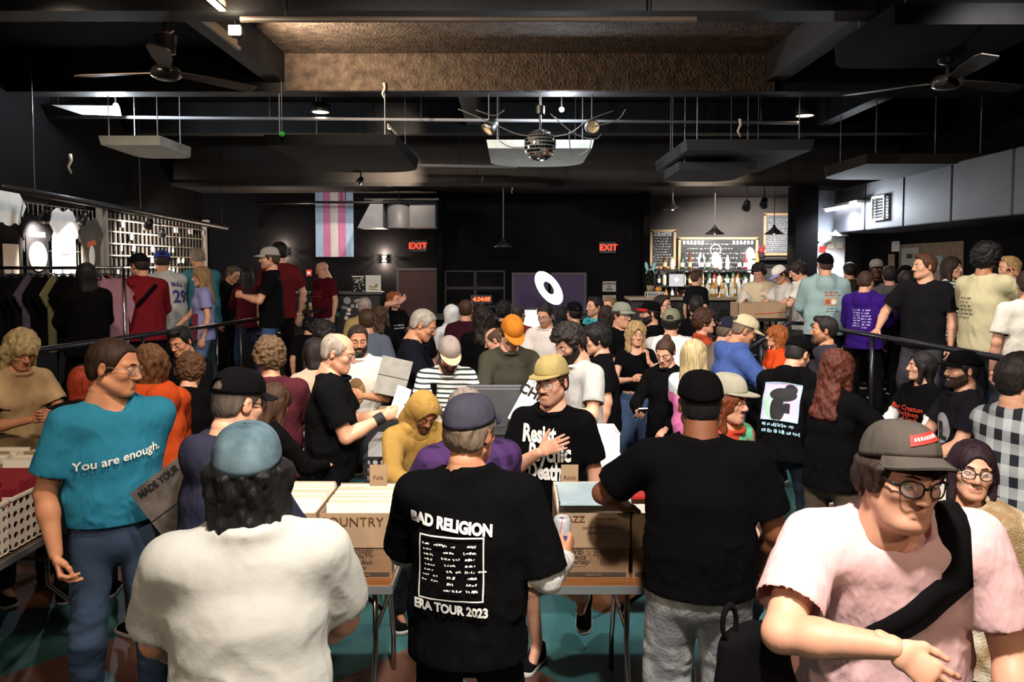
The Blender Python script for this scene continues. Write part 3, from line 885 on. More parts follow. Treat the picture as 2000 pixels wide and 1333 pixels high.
    for s, hip, kn, ank in lg:
        body += [(cone(hip, kn, 0.075 * gd, 0.052 * gd), 0.03, -0.004), (cone(kn, ank, 0.050 * gd, 0.036), 0.02, -0.002), (cone(ank, ank + V(0, -0.10, -0.045), 0.034, 0.028), 0.02, 0.0)]
    lo, hi = prims_bbox([b[0] for b in body], 0.01)
    fd = Field(lo, hi, hb)
    for q, k, inf in body: fd.add(q, k, inf)
    vv, ff = fd.poly()
    hv, hf, hcx = head_mesh(kind, hh)
    hvw = hv * hs @ np.array(Rh).T + hc
    VV = [vv, hvw]; FF = [ff, hf + len(vv)]; CC = [np.zeros((len(vv), 4), np.float32), hcx]
    base = len(vv) + len(hv)
    for a in arms.values():
        gv, gf = hand_geo(a['pose'], hd)
        sc = 0.98 if not fem else 0.88
        gw = (gv * sc) @ np.stack([a['L'], a['T'], a['N']]) + a['wr'] + a['L'] * 0.012
        VV.append(gw); FF.append((gf if a['s'] > 0 else gf[:, ::-1]) + base)
        t_ = np.zeros((len(gw), 4), np.float32); t_[:, 0] = 0.18 * np.clip((gv[:, 0] - 0.05) / 0.05, 0, 1); CC.append(t_); base += len(gw)
        a['grip'] = a['wr'] + a['L'] * 0.085 * sc + a['N'] * 0.035
    VV = np.concatenate(VV); FF = np.concatenate(FF); CC = np.concatenate(CC)
    # ---- place the whole figure
    htop = {None: 0.118}.get(None)
    hst = hair[0] if hair else ''
    htop += {'curly': 0.035, 'mop': 0.022, 'short': 0.015, 'quiff': 0.03}.get(hst.split('_')[0], 0.012 if hst else 0.0)
    if cap: htop = 0.142 if cap[0] != 'beanie' else 0.14
    topl = np.array(Mh @ Vector((0, 0.012, htop)))
    W = at(u, v, d)
    s_ = (W.z - floor) / topl[2]
    ry = r_(yaw)
    tx, ty = math.cos(ry) * topl[0] - math.sin(ry) * topl[1], math.sin(ry) * topl[0] + math.cos(ry) * topl[1]
    if not 0.84 < s_ < 1.16: print('SCALE %.2f %s' % (s_, label))
    root = empty('person', (W.x - tx * s_, W.y - ty * s_, floor), ry); root.scale = (s_, s_, s_)
    tag(root, label, 'person', 'people at the record fair')
    sm = skinmat(SKIN[skin] if isinstance(skin, int) else skin, stubble)
    me = mesh_from('body', VV, FF, True)
    at_ = me.attributes.new('tint', 'FLOAT_COLOR', 'POINT'); at_.data.foreach_set('color', CC.ravel())
    link('body', me, sm, root)
    view = ((yaw + head[0] + 180) % 360) - 180
    bear = math.degrees(math.atan2(W.x, W.y))
    away = abs(((view + bear + 180) % 360) - 180) > 125
    if not away:
        for s in (-1, 1):
            Me = Mh @ Matrix.Translation((s * 0.031, -0.0775, 0.0055)) @ Rz(r_(gaze[0])).to_4x4() @ Rx(r_(gaze[1])).to_4x4()
            if hp < 0.55 and lod < 2:
                e = link('eye', shared('eye', eye_mesh), None, root, Me)
            lidang = 9 - 0.5 * math.degrees(hp) if eyes is None else eyes
            lidang = 8 * round(max(lidang, -16) / 8)
            link('eyelids', shared(('lid', lidang), lambda: lid_mesh(r_(lidang))), sm, root, Mh @ Matrix.Translation((s * 0.031, -0.0775, 0.0055)), True) if lod < 2 else None
            if lod == 2: link('eye', shared('eye', eye_mesh), None, root, Me)
        bc = hair[1] if hair and hair[0] != 'hoodup' else '#3a2a20'
        for s in (-1, 1): link('eyebrow', shared('brow', brow_mesh), hairmat(bc), root, Mh @ Matrix.Diagonal((s, 1, 1, 1)), True)
    if hair and hair[0]:
        hm = shared(('hair', hair[0], lod, bool(cap)), lambda: hair_mesh(hair[0], {0: 0.0055, 1: 0.0075, 2: 0.010}[lod], bool(cap)))
        Mhair = Mh
        if hair[0].split('_')[0] in ('long', 'longcurly', 'straight') and abs(hp) > 0.25:
            Mhair = Mh @ Matrix.Rotation(-hp * 0.25, 4, 'X')
        link('hair' if hair[0] != 'hoodup' else 'hood', hm, hairmat(hair[1]) if hair[0] != 'hoodup' else cloth(hair[1]), root, Mhair, True)
    if beard: link('beard', shared(('beard', beard[0], min(lod, 1)), lambda: beard_mesh(beard[0], 0.005 if lod == 0 else 0.0065)), hairmat(beard[1]), root, Mh, True)
    if glasses:
        gl = link('glasses', shared(('gl', glasses[0]), lambda: glasses_mesh(glasses[0])), mat('frame_' + glasses[1], glasses[1], rough=0.3), root, Mh, True)
        link('lens', shared('lens', lens_mesh), mat('lens_glass', '#ffffff', rough=0.02, alpha=0.12, spec=0.8), gl, None, True)
    if cap:
        ck = cap[0]; tilt = cap[3] if len(cap) > 3 else 0
        if ck == 'beanie': link('cap', shared('beanie', beanie_mesh), cloth(cap[1]), root, Mh, True)
        else:
            Mc = Mh @ Matrix.Translation((0, 0, 0.004)) @ Matrix.Rotation(r_(tilt), 4, 'X')
            if len(cap) > 4: Mc = Mc @ Matrix.Rotation(r_(cap[4]), 4, 'Z')
            co = link('cap', shared(('cap', ck), lambda: cap_dome(ck == 'flat', ck != 'fitted')), cloth(cap[1]), root, Mc, True)
            link('brim', shared(('brim', ck), lambda: cap_brim(ck == 'flat')), cloth(cap[2] or cap[1]), co, None, True)
    # ---- clothes
    ty_, tcol = top[0], top[1]
    tm = tcol if not isinstance(tcol, str) else cloth(tcol)
    under = top[2] if len(top) > 2 else None
    infl = {'tee': 0.014, 'long': 0.016, 'hoodie': 0.026, 'jacket': 0.030, 'shirt': 0.017, 'crop': 0.008}[ty_]
    hemz = {'tee': -0.10, 'long': -0.11, 'hoodie': -0.11, 'jacket': -0.14, 'shirt': -0.13, 'crop': 0.10}[ty_]
    if hem is not None: hemz = hem
    T = []
    boxy = [(p[0] - dr[0] * 0.20, p[1], (0.194, 0.142), (0.160, 0.116)), (p[1], p[2], (0.158, 0.114), (0.155, 0.116)), (p[2], p[2] + dr[2] * 0.10, (0.155, 0.116), (0.138, 0.096))]
    if fem: boxy = [(a, b, (ra[0] * (0.99 if i == 0 else 0.88), ra[1] * (0.98 if i == 0 else 0.92)), (rb[0] * 0.88, rb[1] * 0.92)) for i, (a, b, ra, rb) in enumerate(boxy)]
    if ty_ == 'crop': boxy = boxy[1:]
    for i, (a, b, ra, rb) in enumerate(boxy):
        T.append((econe(a, b, (ra[0] * ga, ra[1] * ga), (rb[0] * ga, rb[1] * ga), ax[min(i + 1, 3)]), 0.06, infl * 0.6))
    T += [(q, k, infl) for q, k in tp[4:]] + [(q, k, infl * 0.75) for q, k in traps]
    SL = []; cuts = []
    longs = ty_ in ('long', 'hoodie', 'jacket') or (ty_ == 'shirt' and len(top) > 3 and top[3] == 'long')
    for a in arms.values():
        ud = nrm(a['el'] - a['sh']); fdv = nrm(a['wr'] - a['el'])
        if longs:
            SL += [(cone(a['sh'], a['el'], 0.058 * ar + infl * 0.8, 0.046 * ar + infl * 0.9), 0.03, 0.0)]
            end = a['wr'] - fdv * 0.005
            SL += [(planed(cone(a['el'], end + fdv * 0.03, 0.046 * ar + infl * 0.9, 0.030 * ar + infl * 0.8), end, fdv), 0.02, 0.0)]
            cuts.append((end, fdv, 0.09))
        elif ty_ != 'crop':
            fr = 0.17 if fem and slv == 0.205 else slv
            end = a['sh'] + ud * fr
            SL += [(planed(cone(a['sh'] - ud * 0.01, end + ud * 0.02, 0.060 * ar + infl * 0.7, 0.060 * ar + infl * 1.5), end, ud), 0.035, 0.0)]
            cuts.append((end, ud, 0.11))
        else:
            end = a['sh'] + ud * 0.12
            SL += [(planed(cone(a['sh'] - ud * 0.01, end + ud * 0.02, 0.056 * ar + infl, 0.050 * ar + infl), end, ud), 0.03, 0.0)]
            cuts.append((end, ud, 0.09))
    lo, hi = prims_bbox([t[0] for t in T + SL], 0.05)
    fd = Field(lo, hi, hb)
    for q, k, inf in T: fd.add(q, k, inf)
    hm_pt = p[0] + dr[0] * hemz if ty_ != 'crop' else p[0] + dr[0] * hemz
    hn = -dr[0]
    fd.keep(lambda x, y, z: (x - hm_pt[0]) * hn[0] + (y - hm_pt[1]) * hn[1] + (z - hm_pt[2]) * hn[2])
    for q, k, inf in SL: fd.add(q, k, inf)
    ndv = nrm(hb_pt - p[4]); npt = p[4] - ndv * 0.012
    nhr = neckr + (0.014 if ty_ != 'crop' else 0.03)
    cpl = p[4] - ndv * 0.018 + fw * 0.006; cnn = nrm(ndv * 0.85 + fw * 0.50)
    fd.add(planed(econe(p[3] - up * 0.01, p[4] + ndv * 0.06, (0.115, 0.095), (nhr + 0.012, nhr + 0.012), ax[3]), cpl, cnn), 0.03)
    fd.carve(planed(cone(p[4] - ndv * 0.06 + fw * 0.006, p[4] + ndv * 0.20 + fw * 0.004, nhr + 0.006, nhr + 0.006), cpl - cnn * 0.004, -cnn), 0.004)
    if ty_ == 'crop': fd.carve(ell(p[4] + fw * 0.06 - up * 0.02, (0.07, 0.085, 0.06)), 0.01)
    if ty_ in ('tee', 'long'):
        b1 = ax[3]; b2 = nrm(np.cross(cnn, b1)); cpl = cpl + cnn * 0.007
        for k in range(18):
            a0, a1 = 2 * math.pi * k / 18, 2 * math.pi * (k + 1) / 18; rr_ = nhr + 0.009
            fd.add(cone(cpl + (b1 * math.cos(a0) + b2 * math.sin(a0) * 1.1) * rr_, cpl + (b1 * math.cos(a1) + b2 * math.sin(a1) * 1.1) * rr_, 0.0110, 0.0110), 0.014)
    if ty_ == 'hoodie':
        b1 = ax[3]
        for k in range(10):
            a0, a1 = math.radians(-20 + 22 * k), math.radians(-20 + 22 * (k + 1))
            q0 = p[4] - up * 0.005 + b1 * math.cos(a0) * 0.088 - fw * math.sin(a0) * 0.092 - up * 0.03 * math.sin(a0); q1 = p[4] - up * 0.005 + b1 * math.cos(a1) * 0.088 - fw * math.sin(a1) * 0.092 - up * 0.03 * math.sin(a1)
            fd.add(cone(q0, q1, 0.040, 0.040), 0.018)
        fd.add(ell(p[3] - fw * 0.128 + up * 0.0, (0.100, 0.050, 0.090)), 0.035)
    if ty_ in ('shirt', 'jacket'):
        b1 = ax[3]
        for k in range(12):
            a0, a1 = math.radians(-60 + 25 * k), math.radians(-60 + 25 * (k + 1))
            q0 = p[4] + b1 * math.cos(a0) * (nhr + 0.014) - fw * math.sin(a0) * (nhr + 0.014) + up * 0.012 * math.sin(a0) - up * 0.012; q1 = p[4] + b1 * math.cos(a1) * (nhr + 0.014) - fw * math.sin(a1) * (nhr + 0.014) + up * 0.012 * math.sin(a1) - up * 0.012
            fd.add(cone(q0, q1, 0.018, 0.018), 0.012)
    sv, sf = fd.poly()
    cen_f = sv[sf].mean(1); kill = np.zeros(len(sf), bool)
    fn = np.cross(sv[sf[:, 2]] - sv[sf[:, 0]], sv[sf[:, 3]] - sv[sf[:, 1]]); fn /= np.linalg.norm(fn, axis=1)[:, None] + 1e-12
    for c_, n_, rad in cuts + [(hm_pt, hn, 0.6)]:
        dd = (cen_f - c_) @ n_
        kill |= (np.abs(dd) < hb * 0.7) & (np.linalg.norm(cen_f - c_, axis=1) < rad) & (fn @ n_ > 0.8)
    sv, sf = compact(sv, sf[~kill])
    for c_, n_, rad in cuts + [(hm_pt, hn, 0.6)]:
        dd = (sv - c_) @ n_; near = (np.abs(dd) < hb * 0.75) & (np.linalg.norm(sv - c_, axis=1) < rad)
        sv[near] -= dd[near][:, None] * n_
    sv = smooth_mesh(sv, sf, 1, 0.45)
    nn = vnormals(sv, sf)
    w1 = vnoise(sv * np.array((1, 1, 0.55)), 8.0, seed); w2 = vnoise(sv * np.array((1, 1, 0.7)), 19.0, seed + 3)
    sgn = np.sign(sv[:, 0:1] - p[2][0])
    qd = sv * np.array((1, 1, 0.45)) + np.concatenate([0.35 * sgn * sv[:, 2:3], 0 * sgn, 0 * sgn], 1) + 0.04 * np.stack([w1, w2, w1], 1)     # folds run down and towards the sides
    r1 = np.clip(1 - np.abs(vnoise(qd, 10.0, seed + 7)) * 2.2, 0, 1) ** 2; r2 = np.clip(1 - np.abs(vnoise(qd, 17.0, seed + 9)) * 2.2, 0, 1) ** 2
    low = np.clip((p[2][2] + 0.16 - sv[:, 2]) / 0.40, 0.30, 1)
    wr_amp = (0.020 if lod < 2 else 0.014) if ty_ != 'crop' else 0.004
    if ty_ in ('jacket',): wr_amp *= 0.8
    for c_, n_, rad in cuts + [(hm_pt, hn, 0.6)]:      # hems and cuffs stay even
        dd = np.abs((sv - c_) @ n_); low = np.where(np.linalg.norm(sv - c_, axis=1) < rad + 0.03, low * np.clip(dd / 0.04, 0.12, 1), low)
    sv = sv + nn * (low * wr_amp * (0.30 * w1 + 0.15 * w2 + 0.55 * r1 + 0.30 * r2 - 0.2))[:, None]
    sname = {'tee': 'shirt', 'long': 'sweater', 'hoodie': 'hoodie', 'jacket': 'jacket', 'shirt': 'shirt', 'crop': 'top'}[ty_]
    so = link(sname, mesh_from(sname, sv, sf, True), tm, root)
    if under is not None:     # a sleeve layer worn beneath
        fd2 = Field(*prims_bbox([cone(a['sh'], a['wr'], 0.1, 0.1) for a in arms.values()], 0.02), hb)
        for a in arms.values():
            fdv = nrm(a['wr'] - a['el']); end = a['wr'] - fdv * 0.005
            fd2.add(cone(a['sh'], a['el'], 0.052 * ar + 0.006, 0.044 * ar + 0.012), 0.02)
            fd2.add(planed(cone(a['el'], end + fdv * 0.02, 0.046 * ar + 0.012, 0.030 * ar + 0.010), end, fdv), 0.02)
        uv, uf = fd2.poly(); un = vnormals(uv, uf)
        uv = uv + un * (0.006 * vnoise(uv, 22, seed) + 0.004 * vnoise(uv, 40, seed + 1))[:, None]
        link('sleeves', mesh_from('sleeves', uv, uf, True), cloth(under), root)
    # prints: (front/back, centre right, centre up (m, in the chest frame), items)
    if prints:
        bv = BVHTree.FromPolygons([tuple(x) for x in sv], [tuple(int(i) for i in q) for q in sf])
        for sidep, items in prints:
            rt = ax[3] * (1 if sidep == 'front' else -1)
            ray = Vector(fw * (-1 if sidep == 'front' else 1))
            for (pv, pf, pm, layer) in items:
                out = []
                okv = True
                for x, y in pv:
                    o_ = Vector(p[3] + rt * x + up * y) - ray * 0.5
                    hit = bv.ray_cast(o_, ray, 0.9)
                    if hit[0] is None: hit = (Vector(p[3] + rt * x + up * y) - ray * 0.1, -ray, 0, 0)
                    out.append(hit[0] - ray * ((0.014 if lod == 0 else 0.010 if lod == 1 else 0.006) + 0.0015 * layer))
                link('print', mesh_from('print', out, pf), pm, so)
    # trousers
    bk, bcol = bt[0], bt[1]
    bm_ = bcol if not isinstance(bcol, str) else (denim(bcol) if bk in ('jeans', 'wide') else cloth(bcol))
    pr = {'jeans': (0.086, 0.068, 0.062), 'wide': (0.098, 0.090, 0.105), 'slack': (0.086, 0.072, 0.064), 'shorts': (0.098, 0.092, 0.092), 'skirt': (0.10, 0.10, 0.1)}[bk]
    q = [(econe(p[0] - dr[0] * 0.05, p[0] + dr[0] * 0.06, (0.162 * ga, 0.118 * ga), (0.150 * ga, 0.110 * ga), ax[0]), 0.0)]
    pcut = []
    for s, hip, kn, ank in lg:
        q.append((cone(hip, kn, pr[0] * gd, pr[1] * gd), 0.03))
        if bk != 'shorts':
            sd_ = nrm(ank - kn); end = ank - sd_ * 0.01
            q.append((planed(cone(kn, end + sd_ * 0.03, pr[1] * gd, pr[2]), end, sd_), 0.02)); pcut.append((end, sd_, 0.14))
        else:
            sd_ = nrm(kn - hip); q[-1] = (planed(cone(hip, kn, pr[0] * gd, pr[1] * gd), kn - sd_ * 0.02, sd_), 0.03); pcut.append((kn - sd_ * 0.02, sd_, 0.14))
    lo, hi = prims_bbox([a for a, k in q], 0.03); fd = Field(lo, hi, hb * 1.15)
    for a, k in q: fd.add(a, k)
    wpt = p[0] + dr[0] * 0.085
    fd.keep(lambda x, y, z: (x - wpt[0]) * dr[0][0] + (y - wpt[1]) * dr[0][1] + (z - wpt[2]) * dr[0][2])
    tv, tf = fd.poly()
    cen_f = tv[tf].mean(1); fn = np.cross(tv[tf[:, 2]] - tv[tf[:, 0]], tv[tf[:, 3]] - tv[tf[:, 1]]); fn /= np.linalg.norm(fn, axis=1)[:, None] + 1e-12
    kill = np.zeros(len(tf), bool)
    for c_, n_, rad in pcut:
        kill |= (np.abs((cen_f - c_) @ n_) < hb * 0.8) & (np.linalg.norm(cen_f - c_, axis=1) < rad) & (fn @ n_ > 0.8)
    tv, tf = compact(tv, tf[~kill])
    nn = vnormals(tv, tf)
    kz = lg[0][2][2]
    wk = np.clip(1 - np.abs(tv[:, 2] - kz) / 0.35, 0.15, 1)
    tv = tv + nn * (wk * 0.009 * (vnoise(tv * np.array((1, 1, 1.5)), 13, seed + 11) + 0.5 * vnoise(tv * np.array((1, 1, 1.6)), 27, seed + 13)))[:, None]
    link('trousers' if bk != 'shorts' else 'shorts', mesh_from('trousers', tv, tf, True), bm_, root)
    sa, sb = shared('shoe', shoe_meshes)
    for s, hip, kn, ank in lg:
        rx = 0.0
        if ank[2] > 0.15: rx = 0.9
        Ms = Matrix.Translation(Vector(ank)) @ Matrix.Rotation(r_(s * 10), 4, 'Z') @ Matrix.Rotation(rx, 4, 'X')
        o = link('shoe', sa, cloth(shoe), root, Ms, True); link('sole', sb, cloth(sole), o, None, True)
    PEOPLE.append(root)
    Mw = Matrix.Translation(root.location) @ Matrix.Rotation(ry, 4, 'Z') @ Matrix.Scale(s_, 4)
    info = dict(root=root, Mw=Mw, s=s_, arms={k: {n_: (Mw @ Vector(a[n_])) for n_ in ('sh', 'el', 'wr', 'grip')} for k, a in arms.items()},
                raw=arms, p=[Mw @ Vector(x) for x in p], fw=(Rz(ry) @ Vector(fw)), ax=(Rz(ry) @ Vector(ax[3])), up=(Rz(ry) @ Vector(up)), Mh=Mw @ Mh, shirt=(sv, sf), chest=p, axl=ax, fwl=fw, upl=up, ga=ga)
    return info

# ------------------------------------------------------------------ the room
BLACK = mat('black_paint', '#090809', rough=0.85, spec=0.1, var=0.25, vscale=3, bump=0.08, bscale=40)
BLACKM = mat('black_metal', '#101012', rough=0.4, spec=0.5)
CEIL = mat('ceiling_black', '#110f0d', rough=0.85, spec=0.1, var=0.45, vscale=9, bump=0.9, bscale=30)
DKWALL = mat('wall_charcoal', '#0d0c0f', rough=0.85, spec=0.1, var=0.15, vscale=2, bump=0.1, bscale=60)
CHROME = mat('chrome', '#b8b8b8', rough=0.18, metal=1.0)
STEEL = mat('steel', '#8d8d90', rough=0.35, metal=1.0)
WHITE = mat('white_matte', '#e6e4e0', rough=0.7)
CARD = mat('cardboard', '#876a4e', rough=0.85, spec=0.2, var=0.10, vscale=6, bump=0.06, bscale=80, stretch=(1, 1, 6))
CARDL = mat('cardboard_light', '#a0866a', rough=0.85, spec=0.2, var=0.08, vscale=6)
PAPER = mat('white_paper', '#e9e5dc', rough=0.8)
INK = mat('black_ink', '#151313', rough=0.8)
def floor_mat():
    m = bpy.data.materials.new('painted_floor'); m.use_nodes = True; nt = m.node_tree; p = nt.nodes['Principled BSDF']
    N = nt.nodes.new; K = nt.links.new
    tc = N('ShaderNodeTexCoord'); sp = N('ShaderNodeSeparateXYZ'); K(tc.outputs['Object'], sp.inputs[0])
    def mth(op, a, b=None):
        n = N('ShaderNodeMath'); n.operation = op
        for i, q in enumerate((a, b)):
            if q is None: continue
            if isinstance(q, (int, float)): n.inputs[i].default_value = q
            else: K(q, n.inputs[i])
        return n.outputs[0]
    tri = mth('PINGPONG', mth('ADD', sp.outputs['X'], 20.13), 0.9)          # zigzag across the room
    w = mth('FRACT', mth('MULTIPLY', mth('ADD', mth('ADD', sp.outputs['Y'], 9.0), mth('MULTIPLY', tri, 1.1)), 0.36))
    r = N('ShaderNodeValToRGB'); r.color_ramp.interpolation = 'CONSTANT'; K(w, r.inputs[0])
    cols = [(0.0, '#3a6c70'), (0.25, '#6e4428'), (0.47, '#6c90a4'), (0.66, '#7a5444'), (0.84, '#427474')]
    e = r.color_ramp.elements
    e[0].position = 0; e[0].color = (*lin(cols[0][1]), 1); e[1].position = cols[1][0]; e[1].color = (*lin(cols[1][1]), 1)
    for pos, c in cols[2:]:
        q = e.new(pos); q.color = (*lin(c), 1)
    n = N('ShaderNodeTexNoise'); n.inputs['Scale'].default_value = 3.0; n.inputs['Detail'].default_value = 6; K(tc.outputs['Object'], n.inputs['Vector'])
    mx = N('ShaderNodeMix'); mx.data_type = 'RGBA'; mx.blend_type = 'MULTIPLY'; mx.inputs[0].default_value = 0.6
    r2 = N('ShaderNodeValToRGB'); r2.color_ramp.elements[0].position = 0.3; r2.color_ramp.elements[1].position = 0.65; r2.color_ramp.elements[0].color = (0.45, 0.45, 0.45, 1)
    K(n.outputs['Fac'], r2.inputs[0]); K(r.outputs[0], mx.inputs[6]); K(r2.outputs[0], mx.inputs[7]); K(mx.outputs[2], p.inputs['Base Color'])
    p.inputs['Roughness'].default_value = 0.45
    return m
def struct(name, mb, m): return tag(mb.build(name, m), kind='structure')
XL, XR, YB, YBAR, ZC = -5.6, 6.4, 14.0, 14.9, 4.5
struct('floor', MB().box((0.4, 6.0, -0.05), (12.4, 18.0, 0.1)), floor_mat())
struct('floor_left', MB().add([(x, y, z) for z in (0.0, 0.5) for x, y in ((XL, 4.6), (-4.15, 4.6), (-2.62, 14.0), (XL, 14.0))],
       [(3, 2, 1, 0), (4, 5, 6, 7), (0, 1, 5, 4), (1, 2, 6, 5), (2, 3, 7, 6), (3, 0, 4, 7)]), BLACK)
struct('floor_right', MB().box((5.0, 7.3, 0.25), (2.8, 5.4, 0.5)), BLACK)
struct('floor_bar', MB().box((4.15, 12.45, 0.25), (4.5, 4.9, 0.5)), BLACK)
for k in range(2): struct('floor_step', MB().box((3.3, 9.55 - 0.0, 0.125 + 0.0), (0.6 - 0.3 * k, 0.8, 0.25 + 0.2 * k)), BLACK)
struct('wall_left', MB().box((XL - 0.1, 6.0, 2.25), (0.2, 18.0, 4.5)), BLACK)
struct('wall_right', MB().box((XR + 0.1, 6.0, 2.25), (0.2, 18.0, 4.5)), DKWALL)
struct('wall_back', MB().box((-1.55, YB + 0.1, 2.25), (8.1, 0.2, 4.5)), DKWALL)
struct('wall_bar', MB().box((4.4, YBAR + 0.1, 2.25), (4.2, 0.2, 4.5)), mat('bar_wall', '#4c4644', rough=0.7, var=0.2, vscale=2))
struct('wall_bar_return', MB().box((2.45, 14.45, 2.25), (0.1, 0.9, 4.5)), DKWALL)
struct('wall_rear', MB().box((0.4, -3.0, 2.25), (12.4, 0.2, 4.5)), DKWALL)
struct('ceiling', MB().box((0.4, 4.8, ZC + 0.05), (12.4, 15.9, 0.1)), CEIL)
BAY = mat('ceiling_bay', '#4a3d32', rough=0.85, spec=0.3, var=0.5, vscale=10, bump=1.0, bscale=34, bdist=0.03)  # brown copy of the black ceiling, standing for the flood's light
struct('ceiling_bay', MB().box((0.2, 7.4, ZC - 0.015), (5.4, 2.42, 0.03)).box((0.2, 8.605, 4.28), (5.4, 0.03, 0.43)), BAY)
struct('ceiling_low', MB().box((0.4, 13.9, 3.5 + 0.5), (12.4, 2.2, 1.1)), mat('header', '#2c2622', rough=0.7, var=0.2, vscale=4))
for k, yb in enumerate((3.3, 6.05, 8.75, 11.4)):
    struct('trim_%d' % (k + 1), MB().box((0.4, yb, 4.28), (12.4, 0.26, 0.44)), mat('beam', '#0e0c0b', rough=0.7, var=0.3, vscale=5, bump=0.3, bscale=30))
for k, (x, y0, y1) in enumerate(((-2.62, 3.4, 8.7), (2.9, 3.4, 8.7), (-0.55, 8.8, 11.3), (4.5, 8.8, 12.7))):
    struct('trim_%d' % (k + 5), MB().box((x, (y0 + y1) / 2, 4.33), (0.2, y1 - y0, 0.34)), mat('beam', '#0e0c0b'))
struct('trim_9', MB().box((0.4, 12.74, 3.47), (12.4, 0.08, 0.06)), mat('beam', '#0e0c0b'))
# soffit duct along the right wall, made of sheet panels
SOFF = mat('soffit_grey', '#45444a', rough=0.6, var=0.12, vscale=3)
sf = empty('air_duct', (5.9, 9.5, 2.68)); tag(sf, 'grey boxed air duct running along the right wall above the bar', 'duct')
for k in range(7):
    y0 = 4.9 + k * 1.16
    MB().box((0, y0 + 0.57 - 9.5, 0.36), (0.96, 1.13, 0.72), bev=0.01).build('panel', SOFF, sf)
g = empty('air_vent', (5.385, 11.35, 2.98)); tag(g, 'square louvred vent set in the grey duct', 'vent')
MB().box((0, 0, 0.165), (0.03, 0.40, 0.03)).box((0, 0, -0.165), (0.03, 0.40, 0.03)).box((0, -0.185, 0), (0.03, 0.03, 0.33)).box((0, 0.185, 0), (0.03, 0.03, 0.33)).build('frame', WHITE, g)
for k in range(7): MB().box((0.0, 0, -0.12 + 0.04 * k), (0.02, 0.34, 0.012), Ry(0.5)).build('slat', BLACKM, g)
struct('wall_pillar', MB().box((4.75, 12.6, 1.95), (0.36, 0.36, 2.95)), BLACK)
struct('wall_alcove', MB().box((5.35, 13.3, 1.95), (0.75, 0.12, 2.95)), mat('pale_wall', '#b9c0cc', rough=0.7))

# ---- lamps on the ceiling
def lamp_can(loc, target, name_l, r=0.07, power=0, color=NEUT, cone=90, m=None, glow=12, soft=0.05):
    loc = Vector(loc); dv = (Vector(target) - loc).normalized()
    e = empty('spotlight', loc); tag(e, name_l, 'spotlight')
    M = Vector((0, 0, -1)).rotation_difference(dv).to_matrix()
    MB().lathe([(0.02, 0.12), (r * 0.7, 0.11), (r * 0.8, 0.06), (r, 0.0), (r, -0.05), (r * 0.92, -0.05), (r * 0.85, 0.03), (0.0, 0.05)], 18, M).build('can', m or BLACKM, e, True)
    MB().lathe([(r * 0.84, -0.02), (r * 0.5, -0.035), (0, -0.04)], 18, M).build('bulb', mat('bulb_%d_%s' % (glow, 'w' if color[2] < 0.7 else 'n'), '#fff6e4', emit='#fff0d8' if color[2] < 0.9 else '#eef4ff', estr=glow), e, True)
    k0 = M @ Vector((0, 0, 0.08)); zt = (3.45 if loc.y > 12.8 else ZC) - loc.z
    if loc.x < -4.0 and loc.z < 3.3: MB().tube([k0, k0 + Vector((0, 0, 0.1)), Vector((XL - loc.x, 0, 0.2))], 0.010, 8).build('yoke', BLACKM, e)
    else: MB().tube([k0, Vector((k0.x, k0.y, zt))], 0.010, 8).build('yoke', BLACKM, e)
    if power:
        o = spot(loc + dv * 0.07, target, power, color, cone, 0.7, soft)
    return e
STAGE_FILL_LABELS = ['black stage spotlight above the front tables', 'black spotlight over the crowd left of the disco ball', 'black spotlight over the crowd right of the disco ball',
                'black spotlight over the right railing', 'black spotlight over the left railing', 'black spotlight above the crate table at the left', 'warm wash lamp above the stage at left', 'warm wash lamp above the stage at right']
for (loc, tg, pw, cl, sz), lb in zip(STAGE_FILL_SPOTS, STAGE_FILL_LABELS): lamp_can(loc, tg, lb, power=pw, color=cl, cone=sz, r=0.11, soft=0.13)
# flood hung under the first beam, thrown up onto the ceiling bay
e = empty('flood_lamp', at(462, 62, 6.1)); tag(e, 'glaring square flood lamp under the beam, lighting the brown ceiling bay', 'lamp')
MB().box((0, 0, 0), (0.10, 0.08, 0.08), bev=0.01).build('housing', BLACKM, e)
MB().box((0.0, -0.045, 0.0), (0.09, 0.012, 0.07)).build('lens', mat('flood_glow', '#fff4dc', emit='#ffedd0', estr=25), e)
MB().tube([(0, 0, 0.04), (-0.03, 0, 0.13)], 0.01, 8).build('bracket', BLACKM, e)
spot((-2.2, 7.1, 4.15), (-0.9, 8.3, 4.5), 480, WARM, 150, 0.9, 0.05)
point(at(440, 30, 5.8), 10, WARM, 0.04)
for (u_, v_, d_, lb, pw) in ((226, 206, 9.1, 'tiny glaring white lamp above the left pale baffle', 70), (1097, 214, 8.95, 'tiny glaring white lamp beside the disco ball mount', 60)):
    q = at(u_, v_, d_); e = empty('bulb_lamp', q); tag(e, lb, 'lamp')
    MB().lathe([(0, -0.03), (0.022, -0.022), (0.03, 0.0), (0.022, 0.022), (0, 0.03)], 14).build('bulb', mat('cool_bulb', '#ffffff', emit='#eaf2ff', estr=40), e, True)
    MB().tube([(0, 0, 0.02), (0, 0, ZC - q.z)], 0.010, 8).build('socket', BLACKM, e)
    point(q + Vector((0, -0.06, -0.04)), pw, COOL, 0.03)
